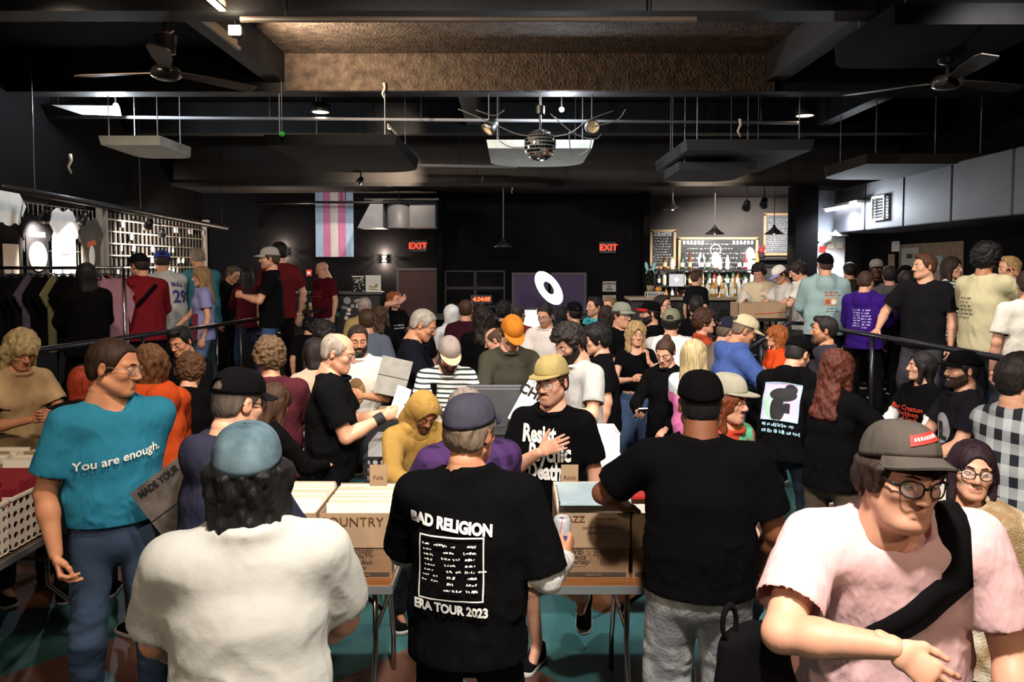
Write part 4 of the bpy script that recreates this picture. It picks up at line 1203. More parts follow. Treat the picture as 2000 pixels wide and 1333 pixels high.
for (u_, v_, lb) in ((626, 220, 'round glowing downlight left of the disco ball'), (1572, 227, 'round glowing downlight above the right dark baffle')):
    q = at(u_, v_, 9.4); e = empty('downlight', q); tag(e, lb, 'downlight')
    MB().lathe([(0.12, 0.0), (0.115, 0.10), (0.10, 0.11), (0.0, 0.11)], 24).build('can', BLACKM, e, True)
    MB().lathe([(0.10, 0.004), (0.0, 0.004)], 24).build('diffuser', mat('downlight_glow', '#ffe9c8', emit='#ffe2b8', estr=3.0), e)
    MB().tube([(0, 0, 0.1), (0, 0, max(0.15, ZC - q.z))], 0.01, 6).build('stem', BLACKM, e)
    spot(q + Vector((0, 0, -0.03)), q + Vector((0, 0, -3)), 60, WARM, 110)
PALE_STRIP = mat('pale_batten', '#c4b69c', rough=0.7)
tag(MB().box((0, 0, 0), (0.05, 0.50, 0.03)).box((0.02, 0, 0.03), (0.01, 0.50, 0.06)).build('ceiling_batten', PALE_STRIP, None, False, (-2.19, 5.67, 4.07)), 'short pale batten glaring at the top edge near the flood lamp', 'batten')  # strip put in, its pale colour standing for a flood-lit edge
tag(MB().box((0, 0, 0), (0.03, 0.95, 0.03)).box((-0.02, 0, 0.04), (0.01, 0.95, 0.08)).build('ceiling_batten', PALE_STRIP, None, False, (-2.50, 6.68, 4.12)), 'pale batten slanting above the left ceiling fan', 'batten')  # pale colour stands for the lamp-lit edge of the long beam
tag(MB().box((0, 0, 0), (0.03, 0.8, 0.02)).box((-0.02, 0, 0.03), (0.01, 0.8, 0.06)).build('ceiling_batten', PALE_STRIP, None, False, (-1.42, 9.4, 3.72)), 'pale batten along the right side of the black baffle', 'batten')
P0 = at(100, 206, 9.2)
tag(MB().prism([((at(u_, v_, 9.2) - P0).x, (at(u_, v_, 9.2) - P0).z) for u_, v_ in ((100, 205), (160, 224), (236, 226), (232, 207))], 0.0, 0.02).build('gusset_plate', WHITE, None, False, P0), 'white plate lit by the tiny lamp at upper left', 'plate')
# pipe under the ceiling bays
def pipe(a, b, r, m, label, name='ceiling_pipe', hang=()):
    e = empty(name, a); tag(e, label, 'pipe')
    a, b = Vector(a), Vector(b)
    MB().tube([Vector((0, 0, 0)), b - a], r, 10).build('pipe', m, e, True)
    for t in hang:
        q = (b - a) * t
        MB().tube([q, Vector((q.x, q.y, ZC - a.z))], 0.008, 6).build('hanger', BLACKM, e)
    return e
PIPEM = mat('pipe_grey', '#7d7d80', rough=0.5)
pipe(at(85, 228, 9.4), at(1560, 240, 9.4), 0.02, PIPEM, 'long thin grey pipe crossing under the ceiling in front of the disco ball', hang=(0.02, 0.3, 0.5, 0.95))
pipe(at(470, 38, 5.85), at(1360, 38, 5.85), 0.022, mat('pipe_brown', '#4a3c30', rough=0.6), 'brown pipe running along the nearest ceiling beam', hang=(0.1, 0.9))
pipe(at(730, 322, 12.0), at(1010, 326, 12.0), 0.025, PIPEM, 'short pipe under the low header left of centre', hang=(0.1, 0.6))
pipe(at(500, 396, 13.2), at(850, 395, 13.2), 0.025, BLACKM, 'black pipe crossing in front of the striped flag', hang=(0.5, 0.8))
pipe(at(0, 364, 7.9), at(442, 446, 12.9), 0.04, mat('pipe_black', '#2c2a2c', rough=0.35), 'thick black lighting pipe along the merchandise wall', hang=(0.1, 0.5, 0.97))
for (u0, v0, d0, u1, d1, pw, lb) in ((88, 425, 8.7, 60, 8.9, 380, 'blazing track spotlight over the wall of shirts'), (160, 432, 9.6, 118, 9.5, 380, 'black track spotlight angled at the white shirt'),
                                    (290, 440, 10.6, 255, 11.3, 200, 'glowing track spotlight over the slatted display'), (316, 456, 11.2, 330, 12.4, 200, 'small white track spotlight at the far end of the slatted display')):
    lamp_can(at(u0, v0, d0), at(u1, 500, d1), lb, r=0.06, power=pw, color=NEUT, cone=105, glow=30 if u0 < 100 else 14)
# acoustic baffles hung flat below the ceiling
BAFF = mat('baffle_black', '#111113', rough=0.95, spec=0.1, var=0.15, vscale=8)
BAFW = mat('baffle_pale', '#b9bcb6', rough=0.9, spec=0.1, var=0.12, vscale=6)  # pale all over to stand for lamplight on the panel
def baffle(u0, u1, v0, d0, depth, th, m, label, rad=0.5, tilt=0.0):
    a, b = at(u0, v0, d0), at(u1, v0, d0); w = b.x - a.x
    e = empty('acoustic_baffle', ((a.x + b.x) / 2, d0, a.z)); tag(e, label, 'baffle', 'acoustic baffles under the ceiling')
    n = 8; pts = [(-w / 2, 0), (w / 2, 0)]
    for k in range(n + 1):
        t = math.pi / 2 * k / n; pts.append((w / 2 - rad + rad * math.cos(t), depth - rad + rad * math.sin(t)))
    for k in range(n + 1):
        t = math.pi / 2 + math.pi / 2 * k / n; pts.append((-w / 2 + rad + rad * math.cos(t), depth - rad + rad * math.sin(t)))
    k_ = len(pts)
    v = [(x, y, -tilt * y) for x, y in pts] + [(x * 0.97, y * 0.97 + 0.03, -th - tilt * y - 0.02 * math.sin(y)) for x, y in pts]
    f = [tuple(range(k_ - 1, -1, -1))[::-1], tuple(range(2 * k_ - 1, k_ - 1, -1))] + [(i, i + k_, (i + 1) % k_ + k_, (i + 1) % k_) for i in range(k_)]
    MB().add(v, f).build('panel', m, e)
    for sx in (-0.4, 0.4):
        for yy in (0.1, depth * 0.7): MB().tube([(sx * w, yy, -tilt * yy), (sx * w, yy, ZC - a.z)], 0.006, 6).build('wire', PIPEM, e)
    return e
baffle(515, 775, 263, 8.6, 2.5, 0.11, BAFF, 'large black acoustic baffle left of the disco ball', 0.55)
baffle(950, 1160, 273, 9.6, 1.7, 0.10, BAFW, 'pale acoustic baffle half hidden behind the disco ball', 0.5)
baffle(1340, 1592, 272, 9.0, 2.3, 0.12, mat('baffle_grey', '#25282a', rough=0.95), 'grey acoustic baffle with clipped corners right of the disco ball', 0.4)
baffle(1325, 1480, 316, 9.6, 1.2, 0.10, mat('baffle_grey', '#25282a'), 'small grey baffle tucked under the clipped grey one', 0.3)
baffle(192, 312, 265, 8.7, 1.0, 0.10, BAFW, 'brightly lit white baffle at the far left of the ceiling', 0.2)
baffle(1692, 1950, 300, 9.4, 1.6, 0.12, mat('baffle_brown', '#2c2623', rough=0.95), 'brownish baffle at the right end of the ceiling', 0.4)
baffle(1748, 2080, 6, 5.6, 1.2, 0.14, BAFF, 'black baffle cut off by the top right corner', 0.2)
# ceiling fans at rest
def fan(u_, v_, d_, label, rot, bm_):
    q = at(u_, v_, d_); e = empty('ceiling_fan', q, rot); tag(e, label, 'fan')
    MB().lathe([(0.0, -0.07), (0.08, -0.065), (0.12, -0.04), (0.125, 0.0), (0.10, 0.035), (0.03, 0.05), (0.0, 0.05)], 24).build('motor', mat('fan_bronze', '#2e2926', rough=0.3, metal=0.6), e, True)
    MB().lathe([(0.02, 0.0), (0.075, 0.02), (0.09, 0.16), (0.095, 0.165), (0.0, 0.165)], 20, None, (0, 0, 0.13)).build('canopy', mat('fan_bronze', '#2e2926'), e, True)
    MB().tube([(0, 0, 0.04), (0, 0, ZC - q.z)], 0.014, 8).build('downrod', BLACKM, e)
    for k in range(3):
        a = 2 * math.pi * k / 3; M = Rz(a)
        v = []; 
        for t, w in ((0.10, 0.03), (0.22, 0.05), (0.45, 0.075), (0.75, 0.085), (0.82, 0.06)):
            v += [(t, -w, 0.012), (t, w, -0.012), (t, -w, 0.004), (t, w, -0.020)]
        f = []
        for i in range(4):
            b = i * 4; f += [(b, b + 4, b + 5, b + 1), (b + 2, b + 3, b + 7, b + 6), (b, b + 2, b + 6, b + 4), (b + 1, b + 5, b + 7, b + 3)]
        f += [(0, 1, 3, 2), (16, 18, 19, 17)]
        MB().add([M @ Vector(x) for x in v], f).build('blade', bm_, e)
    return e
fan(325, 140, 6.5, 'dark ceiling fan with wires at its top left', math.radians(170), mat('fan_blade', '#4a3a2e', rough=0.6))
fan(1850, 158, 6.5, 'black ceiling fan with glinting rim at upper right', math.radians(20), mat('fan_blade_dark', '#1c1816', rough=0.6))
e = empty('wire_bundle', at(322, 70, 6.45)); tag(e, 'pale frayed wire bundle above the left fan', 'wires')
rnd = random.Random(4)
for k in range(6):
    a = rnd.uniform(-1.2, 1.2)
    MB().tube([(0, 0, -0.06), (0.02 * a, 0, 0.0), (0.07 * a, 0.01, 0.03 + 0.02 * rnd.random())], 0.007, 6).build('wire', mat('wire_pink', '#caa18a', rough=0.7), e, True)
# disco ball with its tangle of cables
q = at(1055, 283, 8.7); e = empty('disco_ball', q); tag(e, 'mirror disco ball hanging in a tangle of cables', 'disco ball')
MB().lathe([(0.0, -0.176)] + [(0.176 * math.cos(t), 0.176 * math.sin(t)) for t in np.linspace(-1.5, 1.5, 14)] + [(0, 0.176)], 26).build('core', mat('ball_core', '#5a5a5a', rough=0.5), e, True)
tiles = 0
tm_ = mat('mirror_tile', '#e8e8ea', rough=0.06, metal=1.0)
tme = MB().box((0, 0, 0), (0.030, 0.004, 0.026)).mesh('tile'); tme.materials.append(tm_)
for i in range(13):
    el = math.radians(-78 + 13 * i); R_ = 0.178
    cnt = max(4, int(2 * math.pi * R_ * math.cos(el) / 0.0345))
    for k in range(cnt):
        a = 2 * math.pi * k / cnt
        M = Matrix.Translation(Vector((R_ * math.cos(el) * math.cos(a), R_ * math.cos(el) * math.sin(a), R_ * math.sin(el)))) @ (Rz(a + math.pi / 2) @ Rx(-el)).to_4x4() @ (Rx(rnd.uniform(-.05, .05)) @ Rz(rnd.uniform(-.05, .05))).to_4x4()
        if tiles < 290: link('tile', tme, None, e, M); tiles += 1
MB().tube([(0, 0, 0.17), (0, 0, 0.36)], 0.012, 8).lathe([(0.05, 0.0), (0.05, 0.09), (0.0, 0.10)], 14, None, (0, 0, 0.34)).build('motor', BLACKM, e)
MB().tube([(0, 0, 0.42), (0, 0, ZC - q.z)], 0.012, 8).build('chain', PIPEM, e)
CABL = mat('cable_grey', '#5c5c5a', rough=0.6)
for k, (pts, lb) in enumerate(((((895, 213), (960, 240), (1010, 262), (1058, 268)), 'grey cable sagging from the left to the disco ball'),
                         (((1058, 268), (1110, 262), (1150, 235), (1200, 216)), 'grey cable rising right from the disco ball'),
                         (((930, 215), (965, 226), (985, 215)), 'short loop of cable above the left lamp head'),
                         (((1075, 222), (1120, 260), (1160, 272), (1175, 262)), 'cable looped under the right lamp head'),
                         (((1112, 258), (1114, 290), (1128, 304), (1150, 292), (1155, 270)), 'hanging cable loop right of the disco ball'),
                         (((975, 275), (1000, 288), (1045, 285)), 'thin cable hugging the left of the disco ball'),
                         (((1156, 248), (1205, 235), (1222, 213)), 'cable end curling right from the amber lamp head'))):
    P_ = [at(u_, v_, 8.6 + 0.03 * k) for u_, v_ in pts]
    fine = []
    for i in range(len(P_) - 1):
        for t in np.linspace(0, 1, 6)[:-1]:
            p0, p1, p2, p3 = P_[max(i - 1, 0)], P_[i], P_[i + 1], P_[min(i + 2, len(P_) - 1)]
            fine.append(0.5 * ((2 * p1) + (p2 - p0) * t + (2 * p0 - 5 * p1 + 4 * p2 - p3) * t * t + (3 * p1 - p0 - 3 * p2 + p3) * t ** 3))
    fine.append(P_[-1]); o_ = fine[0]
    tag(MB().tube([x - o_ for x in fine], 0.006, 7).build('cable', CABL, None, True, o_), lb, 'cable', 'cables around the disco ball')
def par_can(u_, v_, d_, label, m, dirn):
    q = at(u_, v_, d_); e = empty('lamp_head', q); tag(e, label, 'lamp head')
    M = Vector((0, 0, -1)).rotation_difference(Vector(dirn).normalized()).to_matrix()
    MB().lathe([(0.03, 0.12), (0.06, 0.10), (0.075, 0.0), (0.08, -0.04), (0.07, -0.04), (0.06, 0.02), (0, 0.04)], 18, M).build('can', m, e, True)
    MB().lathe([(0.068, -0.03), (0.03, -0.012), (0, -0.008)], 18, M).build('lens', mat('lens_dim', '#c9b48a', rough=0.15), e, True)
    MB().tube([(0, 0, 0.06), (0, 0, ZC - q.z)], 0.008, 6).build('yoke', BLACKM, e)
par_can(955, 250, 8.7, 'unlit chrome lamp head left of the disco ball', STEEL, (-0.6, -0.3, -0.7))
par_can(1156, 248, 8.8, 'unlit amber lamp head right of the disco ball', STEEL, (0.2, -1, -0.15))
for (u_, v_, d_, s_, lb) in ((750, 178, 8.57, 1.0, 'torn bit of tape dangling from the beam'), (790, 320, 12.0, 0.8, 'scrap of pale tape on the short pipe'), (1445, 250, 9.3, 1.2, 'knotted white cloth strip tied to the long pipe'),
                              (942, 352, 12.76, 0.7, 'pale tag hanging under the header'), (137, 320, 8.8, 1.2, 'thin pale strap hanging at the dark left wall'), (1000, 372, 12.76, 0.6, 'small glinting camera dome under the header')):
    q = at(u_, v_, d_)
    tag(MB().tube([(0.0, 0, 0.09 * s_), (0.01, 0, 0.03 * s_), (-0.02 * s_, 0, -0.03 * s_), (0.01 * s_, 0, -0.09 * s_)], 0.018 * s_, 6, True, 0.008 * s_).build('tape_strip', mat('tape', '#b9ac96', rough=0.7), None, True, q), lb, 'strip', 'scraps on the ceiling pipes')
e = empty('balloon_tag', at(551, 262, 8.55)); tag(e, 'small bright green disc hanging by the black baffle', 'tag')
MB().lathe([(0, -0.03), (0.03, -0.012), (0.03, 0.012), (0, 0.03)], 16, Rx(math.pi / 2)).build('disc', mat('green', '#2fae3c', rough=0.6), e, True)
MB().tube([(0, 0, 0.03), (0, 0, ZC - at(551, 262, 8.55).z)], 0.003, 5).build('string', PIPEM, e)
# spots washing the header
for (u0, u1, pw) in ((770, 760, 150), (1400, 1380, 130)):
    q = at(u0, 318, 12.0); lamp_can(q, at(u1, 352, 12.8), 'small warm spotlight washing the header %s the disco ball' % ('left of' if u0 < 1000 else 'right of'), r=0.04, power=pw, color=WARM, cone=95, glow=2)
spot(at(780, 250, 10.8), at(775, 275, 12.6), 14, WARM, 90)

# ---- railings
RAIL = mat('rail_black', '#3a3a40', rough=0.28, metal=0.7)
def railing(pts, z0, label, posts, mid=True):
    pts = [Vector(p) for p in pts]; o = pts[0]
    e = empty('railing', (o.x, o.y, z0)); tag(e, label, 'railing')
    L = [p - Vector((o.x, o.y, z0)) for p in pts]
    MB().tube(L, 0.026, 12).build('handrail', RAIL, e, True)
    for t in posts:
        i = min(int(t), len(L) - 2); q = L[i].lerp(L[i + 1], t - i)
        MB().tube([q, Vector((q.x, q.y, 0.0))], 0.022, 10).build('post', RAIL, e, True)
    if mid:
        for h in (0.14,): MB().tube([Vector((p.x, p.y, h)) for p in L], 0.014, 8).build('bar', RAIL, e, True)
    return e
railing([(-4.05, 4.9, 1.45), (-3.82, 6.26, 1.45), (-2.72, 13.2, 1.45)], 0.5, 'black handrail along the left platform in front of the merchandise wall', (0.3, 1.18, 1.45, 1.72, 1.98))
railing([(3.66, 4.6, 1.45), (3.53, 7.56, 1.45), (3.44, 9.15, 1.45)], 0.5, 'black handrail along the right platform above the vendor table', (0.15, 0.55, 0.98, 1.9))
railing([(3.44, 9.15, 1.45), (3.3, 9.15, 1.45), (2.55, 9.15, 0.95)], 0.0, 'sloping stair handrail down from the right platform', (0.9, 1.9), mid=False)
railing([(3.3, 10.0, 1.52), (2.95, 10.0, 1.52), (2.4, 10.0, 1.05)], 0.0, 'second stair handrail below the cardboard box', (0.1, 1.95), mid=False)

# ---- back wall
def panel_box(name, u0, v0, u1, v1, d, th, m, label, cat, parts=None):
    a, b = at(u0, v0, d), at(u1, v1, d)
    o = MB().box((0, 0, 0), (b.x - a.x, th, a.z - b.z)).build(name, m, None, False, ((a.x + b.x) / 2, d + th / 2, (a.z + b.z) / 2))
    tag(o, label, cat); return o
# flag, hung by its short edge
a, b = at(615, 372, 13.85), at(691, 502, 13.85); fw_, fh_ = b.x - a.x, a.z - b.z
e = empty('flag', (a.x, 13.85, b.z)); tag(e, 'vertical flag of pale blue, pink and white stripes on the dark wall', 'flag')
FC = ['#a9c4e0', '#cf82ae', '#dcd8d4', '#cf82ae', '#a9c4e0']
for k in range(5):
    n = 4; m_ = 16; v = []; f = []
    for i in range(m_ + 1):
        for j in range(n + 1):
            x = fw_ * (k + j / n) / 5; z = fh_ * i / m_
            v.append((x, 0.018 * math.sin(9 * x + 2.2 * z) * (1.1 - z / fh_), z))
    for i in range(m_):
        for j in range(n): f.append((i * (n + 1) + j, i * (n + 1) + j + 1, (i + 1) * (n + 1) + j + 1, (i + 1) * (n + 1) + j))
    MB().add(v, f).build('stripe', cloth(FC[k]), e, True)
MB().tube([(-0.03, 0.01, fh_), (fw_ + 0.03, 0.01, fh_)], 0.012, 8).build('rod', BLACKM, e)
spot((-2.2, 11.2, 3.3), at(660, 440, 13.85), 150, NEUT, 55, 0.8, 0.05)
lamp_can((-2.2, 11.2, 3.36), at(660, 440, 13.85), 'small spotlight aimed at the striped flag', r=0.05)
# duct by the flag
e = empty('air_duct', at(778, 420, 13.5)); tag(e, 'grey duct elbow high on the back wall right of the flag', 'duct')
DU = mat('duct_grey', '#5d5f66', rough=0.5, var=0.1)
MB().add([(x, y, z) for y in (-0.3, 0.3) for x, z in ((-0.66, -0.24), (-0.22, -0.24), (-0.22, 0.24), (-0.40, 0.24))], [(0, 1, 2, 3), (7, 6, 5, 4), (0, 4, 5, 1), (1, 5, 6, 2), (2, 6, 7, 3), (3, 7, 4, 0)]).build('transition', DU, e)
MB().lathe([(0.23, -0.24), (0.23, 0.24), (0, 0.24)], 24, None, (0.04, -0.05, 0)).build('drum', DU, e, True)
MB().box((0.45, 0, 0), (0.44, 0.5, 0.46)).build('trunk', DU, e)
MB().box((0.06, 0.0, 0.27), (1.3, 0.04, 0.03)).build('strap', BLACKM, e)
# wall sconce throwing light up and down
for (u_, v_, pw, lb) in ((750, 506, 90, 'glowing slotted wall sconce by the flag'), (553, 492, 50, 'wall sconce glowing behind the man in the maroon shirt')):
    q = at(u_, v_, 13.93); e = empty('wall_sconce', q); tag(e, lb, 'lamp')
    MB().box((0, 0.03, 0), (0.10, 0.03, 0.18)).build('backplate', BLACKM, e)
    for k in range(3): MB().box((0, -0.05, -0.07 + 0.07 * k), (0.26, 0.012, 0.022)).box((-0.125, -0.01, -0.07 + 0.07 * k), (0.012, 0.09, 0.022)).box((0.125, -0.01, -0.07 + 0.07 * k), (0.012, 0.09, 0.022)).build('slat', BLACKM, e)
    MB().lathe([(0, -0.06), (0.022, -0.05), (0.022, 0.05), (0, 0.06)], 12).build('bulb', mat('sconce_bulb', '#fff0d0', emit='#ffe8c0', estr=30), e, True)
    point(q + Vector((0, -0.02, 0.11)), pw * 0.5, WARM, 0.02); point(q + Vector((0, -0.02, -0.11)), pw * 0.35, WARM, 0.02)
# exit signs
RED_GLOW = mat('exit_red', '#ff3020', emit='#ff2a18', estr=5.0)
for (u_, v_, lb, ar) in ((817, 481, 'lit red exit sign with arrow over the dark red door', 1), (1187, 484, 'lit red exit sign between the dark wall and the bar', -1)):
    q = at(u_, v_, 13.9); e = empty('exit_sign', q); tag(e, lb, 'exit sign')
    MB().box((0, 0.03, 0), (0.30, 0.05, 0.20), bev=0.008).build('housing', BLACKM, e)
    sign_text('EXIT', 0.15, RED_GLOW, e, (-0.012 * ar, 0.0, 0), (1, 0, 0), (0, 0, 1), bold=0.003, space=1.08)
    MB().prism([(0.105 * ar, 0.03), (0.145 * ar, 0.0), (0.105 * ar, -0.03)][::ar], -0.003, 0.001).build('arrow', RED_GLOW, e)
# doors
DOOR = mat('door_red', '#3a1416', rough=0.6, var=0.2, vscale=3)
PURP = mat('door_purple', '#3c2450', rough=0.6, var=0.2, vscale=3)
def door(n, u0, u1, vt, m, handle):
    a, b = at(u0, vt, 13.96), at(u1, vt, 13.96); w = b.x - a.x
    e = empty('door_%d' % n, ((a.x + b.x) / 2, 13.96, 0)); tag(e, kind='structure')
    MB().box((0, 0, a.z / 2), (w, 0.06, a.z)).build('leaf', m, e)
    fr = mat('door_frame', '#4a4446', rough=0.6)
    MB().box((0, -0.01, a.z + 0.025), (w + 0.1, 0.09, 0.05)).box((-w / 2 - 0.025, -0.01, a.z / 2), (0.05, 0.09, a.z)).box((w / 2 + 0.025, -0.01, a.z / 2), (0.05, 0.09, a.z)).build('frame', fr, e)
    MB().tube([(handle * w * 0.38, -0.07, 1.0), (handle * w * 0.38, -0.07, 1.2)], 0.012, 8).build('door_handle', STEEL, e)
door(1, 780, 850, 529, DOOR, -1); door(2, 1005, 1070, 538, PURP, 1); door(3, 1076, 1140, 538, PURP, -1)
FRM = mat('frame_dim', '#2c292c', rough=0.6)
for k, (u0, v0, u1, v1) in enumerate(((870, 530, 927, 562), (929, 530, 985, 562), (870, 564, 927, 600), (929, 564, 985, 600))):
    a, b = at(u0, v0, 13.95), at(u1, v1, 13.95); e = empty('window_%d' % (k + 1), ((a.x + b.x) / 2, 13.97, (a.z + b.z) / 2)); tag(e, kind='structure')
    w, h = b.x - a.x, a.z - b.z
    MB().box((0, 0, h / 2), (w, 0.04, 0.025)).box((0, 0, -h / 2), (w, 0.04, 0.025)).box((-w / 2, 0, 0), (0.025, 0.04, h)).box((w / 2, 0, 0), (0.025, 0.04, h)).build('window_frame', FRM, e)
    MB().box((0, 0.01, 0), (w - 0.02, 0.01, h - 0.02)).build('pane', mat('dark_pane', '#0c0c10', rough=0.1), e)
# columns in the dark back wall
for k, u_ in enumerate((860, 1262)):
    a = at(u_, 400, 13.8); struct('trim_%d' % (k + 10), MB().box((a.x, 13.85, 1.75), (0.12, 0.3, 3.5)), BLACK)
# LED clock
e = empty('led_clock', at(940, 585, 12.9)); tag(e, 'red digital clock reading 4:24:08 above the sound desk', 'clock')
MB().box((0, 0.03, 0), (0.36, 0.05, 0.14), bev=0.008).build('housing', BLACKM, e); MB().box((0, 0.03, -0.16), (0.05, 0.03, 0.2)).build('foot', BLACKM, e)
sign_text('4:24:08', 0.10, mat('led_red', '#ff4020', emit='#ff4420', estr=6), e, (0, 0.0, 0), (1, 0, 0), (0, 0, 1), shear=0.15, bold=0.002)
# notices
def notice(u0, v0, u1, v1, d, label, m, lines, lm=INK, cat='sign', name='notice'):
    a, b = at(u0, v0, d), at(u1, v1, d); w, h = b.x - a.x, a.z - b.z
    e = empty(name, ((a.x + b.x) / 2, d, (a.z + b.z) / 2)); tag(e, label, cat)
    MB().box((0, 0.005, 0), (w, 0.01, h)).build('sheet', m, e)
    for (t, x, z, s_) in lines: sign_text(t, s_ * h, lm, e, (x * w, 0, z * h), (1, 0, 0), (0, 0, 1), bold=0.002)
    return e
notice(1177, 550, 1203, 570, 13.985, 'white notice with three printed lines on the dark wall', mat('notice_grey', '#a7a39c', rough=0.8), [('NO SMOKING', 0, 0.27, 0.2), ('OR', 0, 0, 0.2), ('VAPING', 0, -0.27, 0.2)])
notice(1177, 577, 1203, 596, 13.985, 'plain pale notice under the printed one', mat('notice_grey', '#a7a39c'), [])
notice(1586, 453, 1624, 476, 13.226, 'blank glaring white sheet on the alcove wall', PAPER, [])
notice(1600, 481, 1613, 493, 13.226, 'small red fire alarm plate on the alcove wall', mat('alarm_red', '#c02a22', rough=0.5), [], cat='alarm')
e = notice(598, 527, 609, 540, 13.985, 'red fire alarm box on the wall behind the bald man', mat('alarm_red', '#c02a22'), [], cat='alarm', name='fire_alarm')
MB().box((0, -0.012, 0), (0.05, 0.02, 0.05)).build('strobe', WHITE, e)
for k, (u_, v_) in enumerate(((1590, 500), (1622, 480), (1640, 479), (1594, 478))):
    notice(u_ - 6, v_ - 6, u_ + 6, v_ + 6, 13.226, ['small pale card left of the fire alarm plate', 'small pale card right of the fire alarm plate', 'rightmost small pale card on the alcove wall', 'topmost small card on the alcove wall'][k], PAPER, [], cat='card', name='card')
# sticker counter at the back
CTR = mat('counter_black', '#18171a', rough=0.6)
a, b = at(570, 573, 12.6), at(742, 640, 12.6)
e = empty('counter', ((a.x + b.x) / 2, 12.75, 0.0)); tag(e, 'black counter covered with stickers behind the left handrail end', 'counter')
cw, cz = b.x - a.x, a.z
MB().box((0, 0, cz / 2 - 0.02), (cw, 0.3, cz - 0.04)).build('front', CTR, e)
MB().box((0, 0, cz), (cw + 0.06, 0.4, 0.04)).build('top', mat('counter_top', '#4a484a', rough=0.4), e)
rnd = random.Random(11)
SC = ['#cfcac2', '#8a8f94', '#3f7a54', '#d9d4c8', '#b3a36a', '#9a9a9a', '#e2dfd8', '#70343a']
for k in range(34):
    x = rnd.uniform(-cw / 2 + 0.06, cw / 2 - 0.06); z = cz - 0.08 - rnd.random() * 0.42; r = rnd.uniform(0.025, 0.06)
    mb = MB()
    if k % 3: mb.lathe([(r, 0), (r, 0.003), (0, 0.003)], 16, Rx(math.pi / 2), (x, -0.152 - 0.0008 * k / 8, z))
    else: mb.box((x, -0.153 - 0.0008 * k / 8, z), (r * 2.4, 0.004, r * 1.3))
    mb.build('sticker', mat('sticker_%d' % (k % 8), SC[k % 8], rough=0.7), e)
e = notice(686, 538, 713, 571, 12.6, 'black and white band poster standing on the sticker counter', INK, [], name='poster', cat='poster')
for k in range(26):
    x, z = rnd.uniform(-0.09, 0.09), rnd.uniform(-0.12, 0.09)
    MB().box((x, -0.003, z), (rnd.uniform(0.008, 0.05), 0.004, rnd.uniform(0.006, 0.02)), Ry(rnd.uniform(-0.8, 0.8))).build('print', PAPER, e)
MB().box((0, -0.003, 0.118), (0.2, 0.004, 0.02)).build('print', PAPER, e)
e = notice(714, 538, 744, 571, 12.6, 'white poster with tan shapes standing on the sticker counter', PAPER, [], name='poster', cat='poster')
for (x, z, w, h) in ((-0.03, -0.05, 0.08, 0.02), (0.05, -0.03, 0.04, 0.05), (0.0, -0.09, 0.14, 0.015), (0.02, -0.06, 0.05, 0.012)): MB().box((x, -0.003, z), (w, 0.004, h), Ry(0.1)).build('print', mat('tan_print', '#9a8250', rough=0.8), e)

# ---- sound desk, ring light and screen in the middle of the back
q = at(1072, 563, 12.2); e = empty('ring_light', q); tag(e, 'dazzling white ring light tilted on its stand', 'ring light')
M = Ry(math.radians(-32)) @ Rx(math.radians(78))
M = Ry(math.radians(-36)) @ Matrix.Diagonal((0.62, 1, 1.2)) @ Rx(math.radians(90))
MB().torus(0.18, 0.075, 36, 12, M).build('tube', mat('ring_glow', '#ffffff', emit='#f2f6ff', estr=40), e, True)
MB().torus(0.18, 0.08, 36, 8, M, (0, 0.03, 0)).build('rim', WHITE, e, True)
MB().tube([(0, 0.08, -0.2), (0, 0.10, -q.z)], 0.015, 8).build('stand', BLACKM, e, True)
point(q + Vector((0, -0.15, 0)), 26, (0.92, 0.95, 1.0), 0.15)
e = empty('monitor', at(1032, 642, 10.2)); tag(e, 'bright white monitor between the heads in the middle', 'monitor')
MB().box((0, 0.03, 0), (0.52, 0.05, 0.52), bev=0.01).build('bezel', BLACKM, e)
MB().box((0, 0.0, 0), (0.49, 0.006, 0.49)).build('screen', mat('screen_glow', '#ffffff', emit='#f4f6ff', estr=2.2), e)
MB().tube([(0, 0.06, -0.2), (0, 0.06, -1.27)], 0.03, 10).build('stand', BLACKM, e)
e = empty('sound_desk', (0.1, 12.6, 0)); tag(e, 'black sound desk along the back wall under the clock', 'desk')
MB().box((0, 0, 1.30), (3.0, 0.7, 0.06)).build('top', CTR, e); MB().box((0, 0.2, 0.63), (2.9, 0.1, 1.26)).build('front', CTR, e)
for x in (-1.4, 1.4): MB().box((x, -0.05, 0.63), (0.06, 0.5, 1.26)).build('leg', CTR, e)
tag(MB().box((0, 0, 0.04), (0.35, 0.25, 0.08), bev=0.01).box((0, -0.02, 0.09), (0.3, 0.16, 0.02)).build('mixer', mat('mixer_grey', '#8c8c92', rough=0.4), None, False, (at(995, 590, 12.5).x, 12.5, 1.33)), 'grey sound mixer on the back desk', 'mixer')
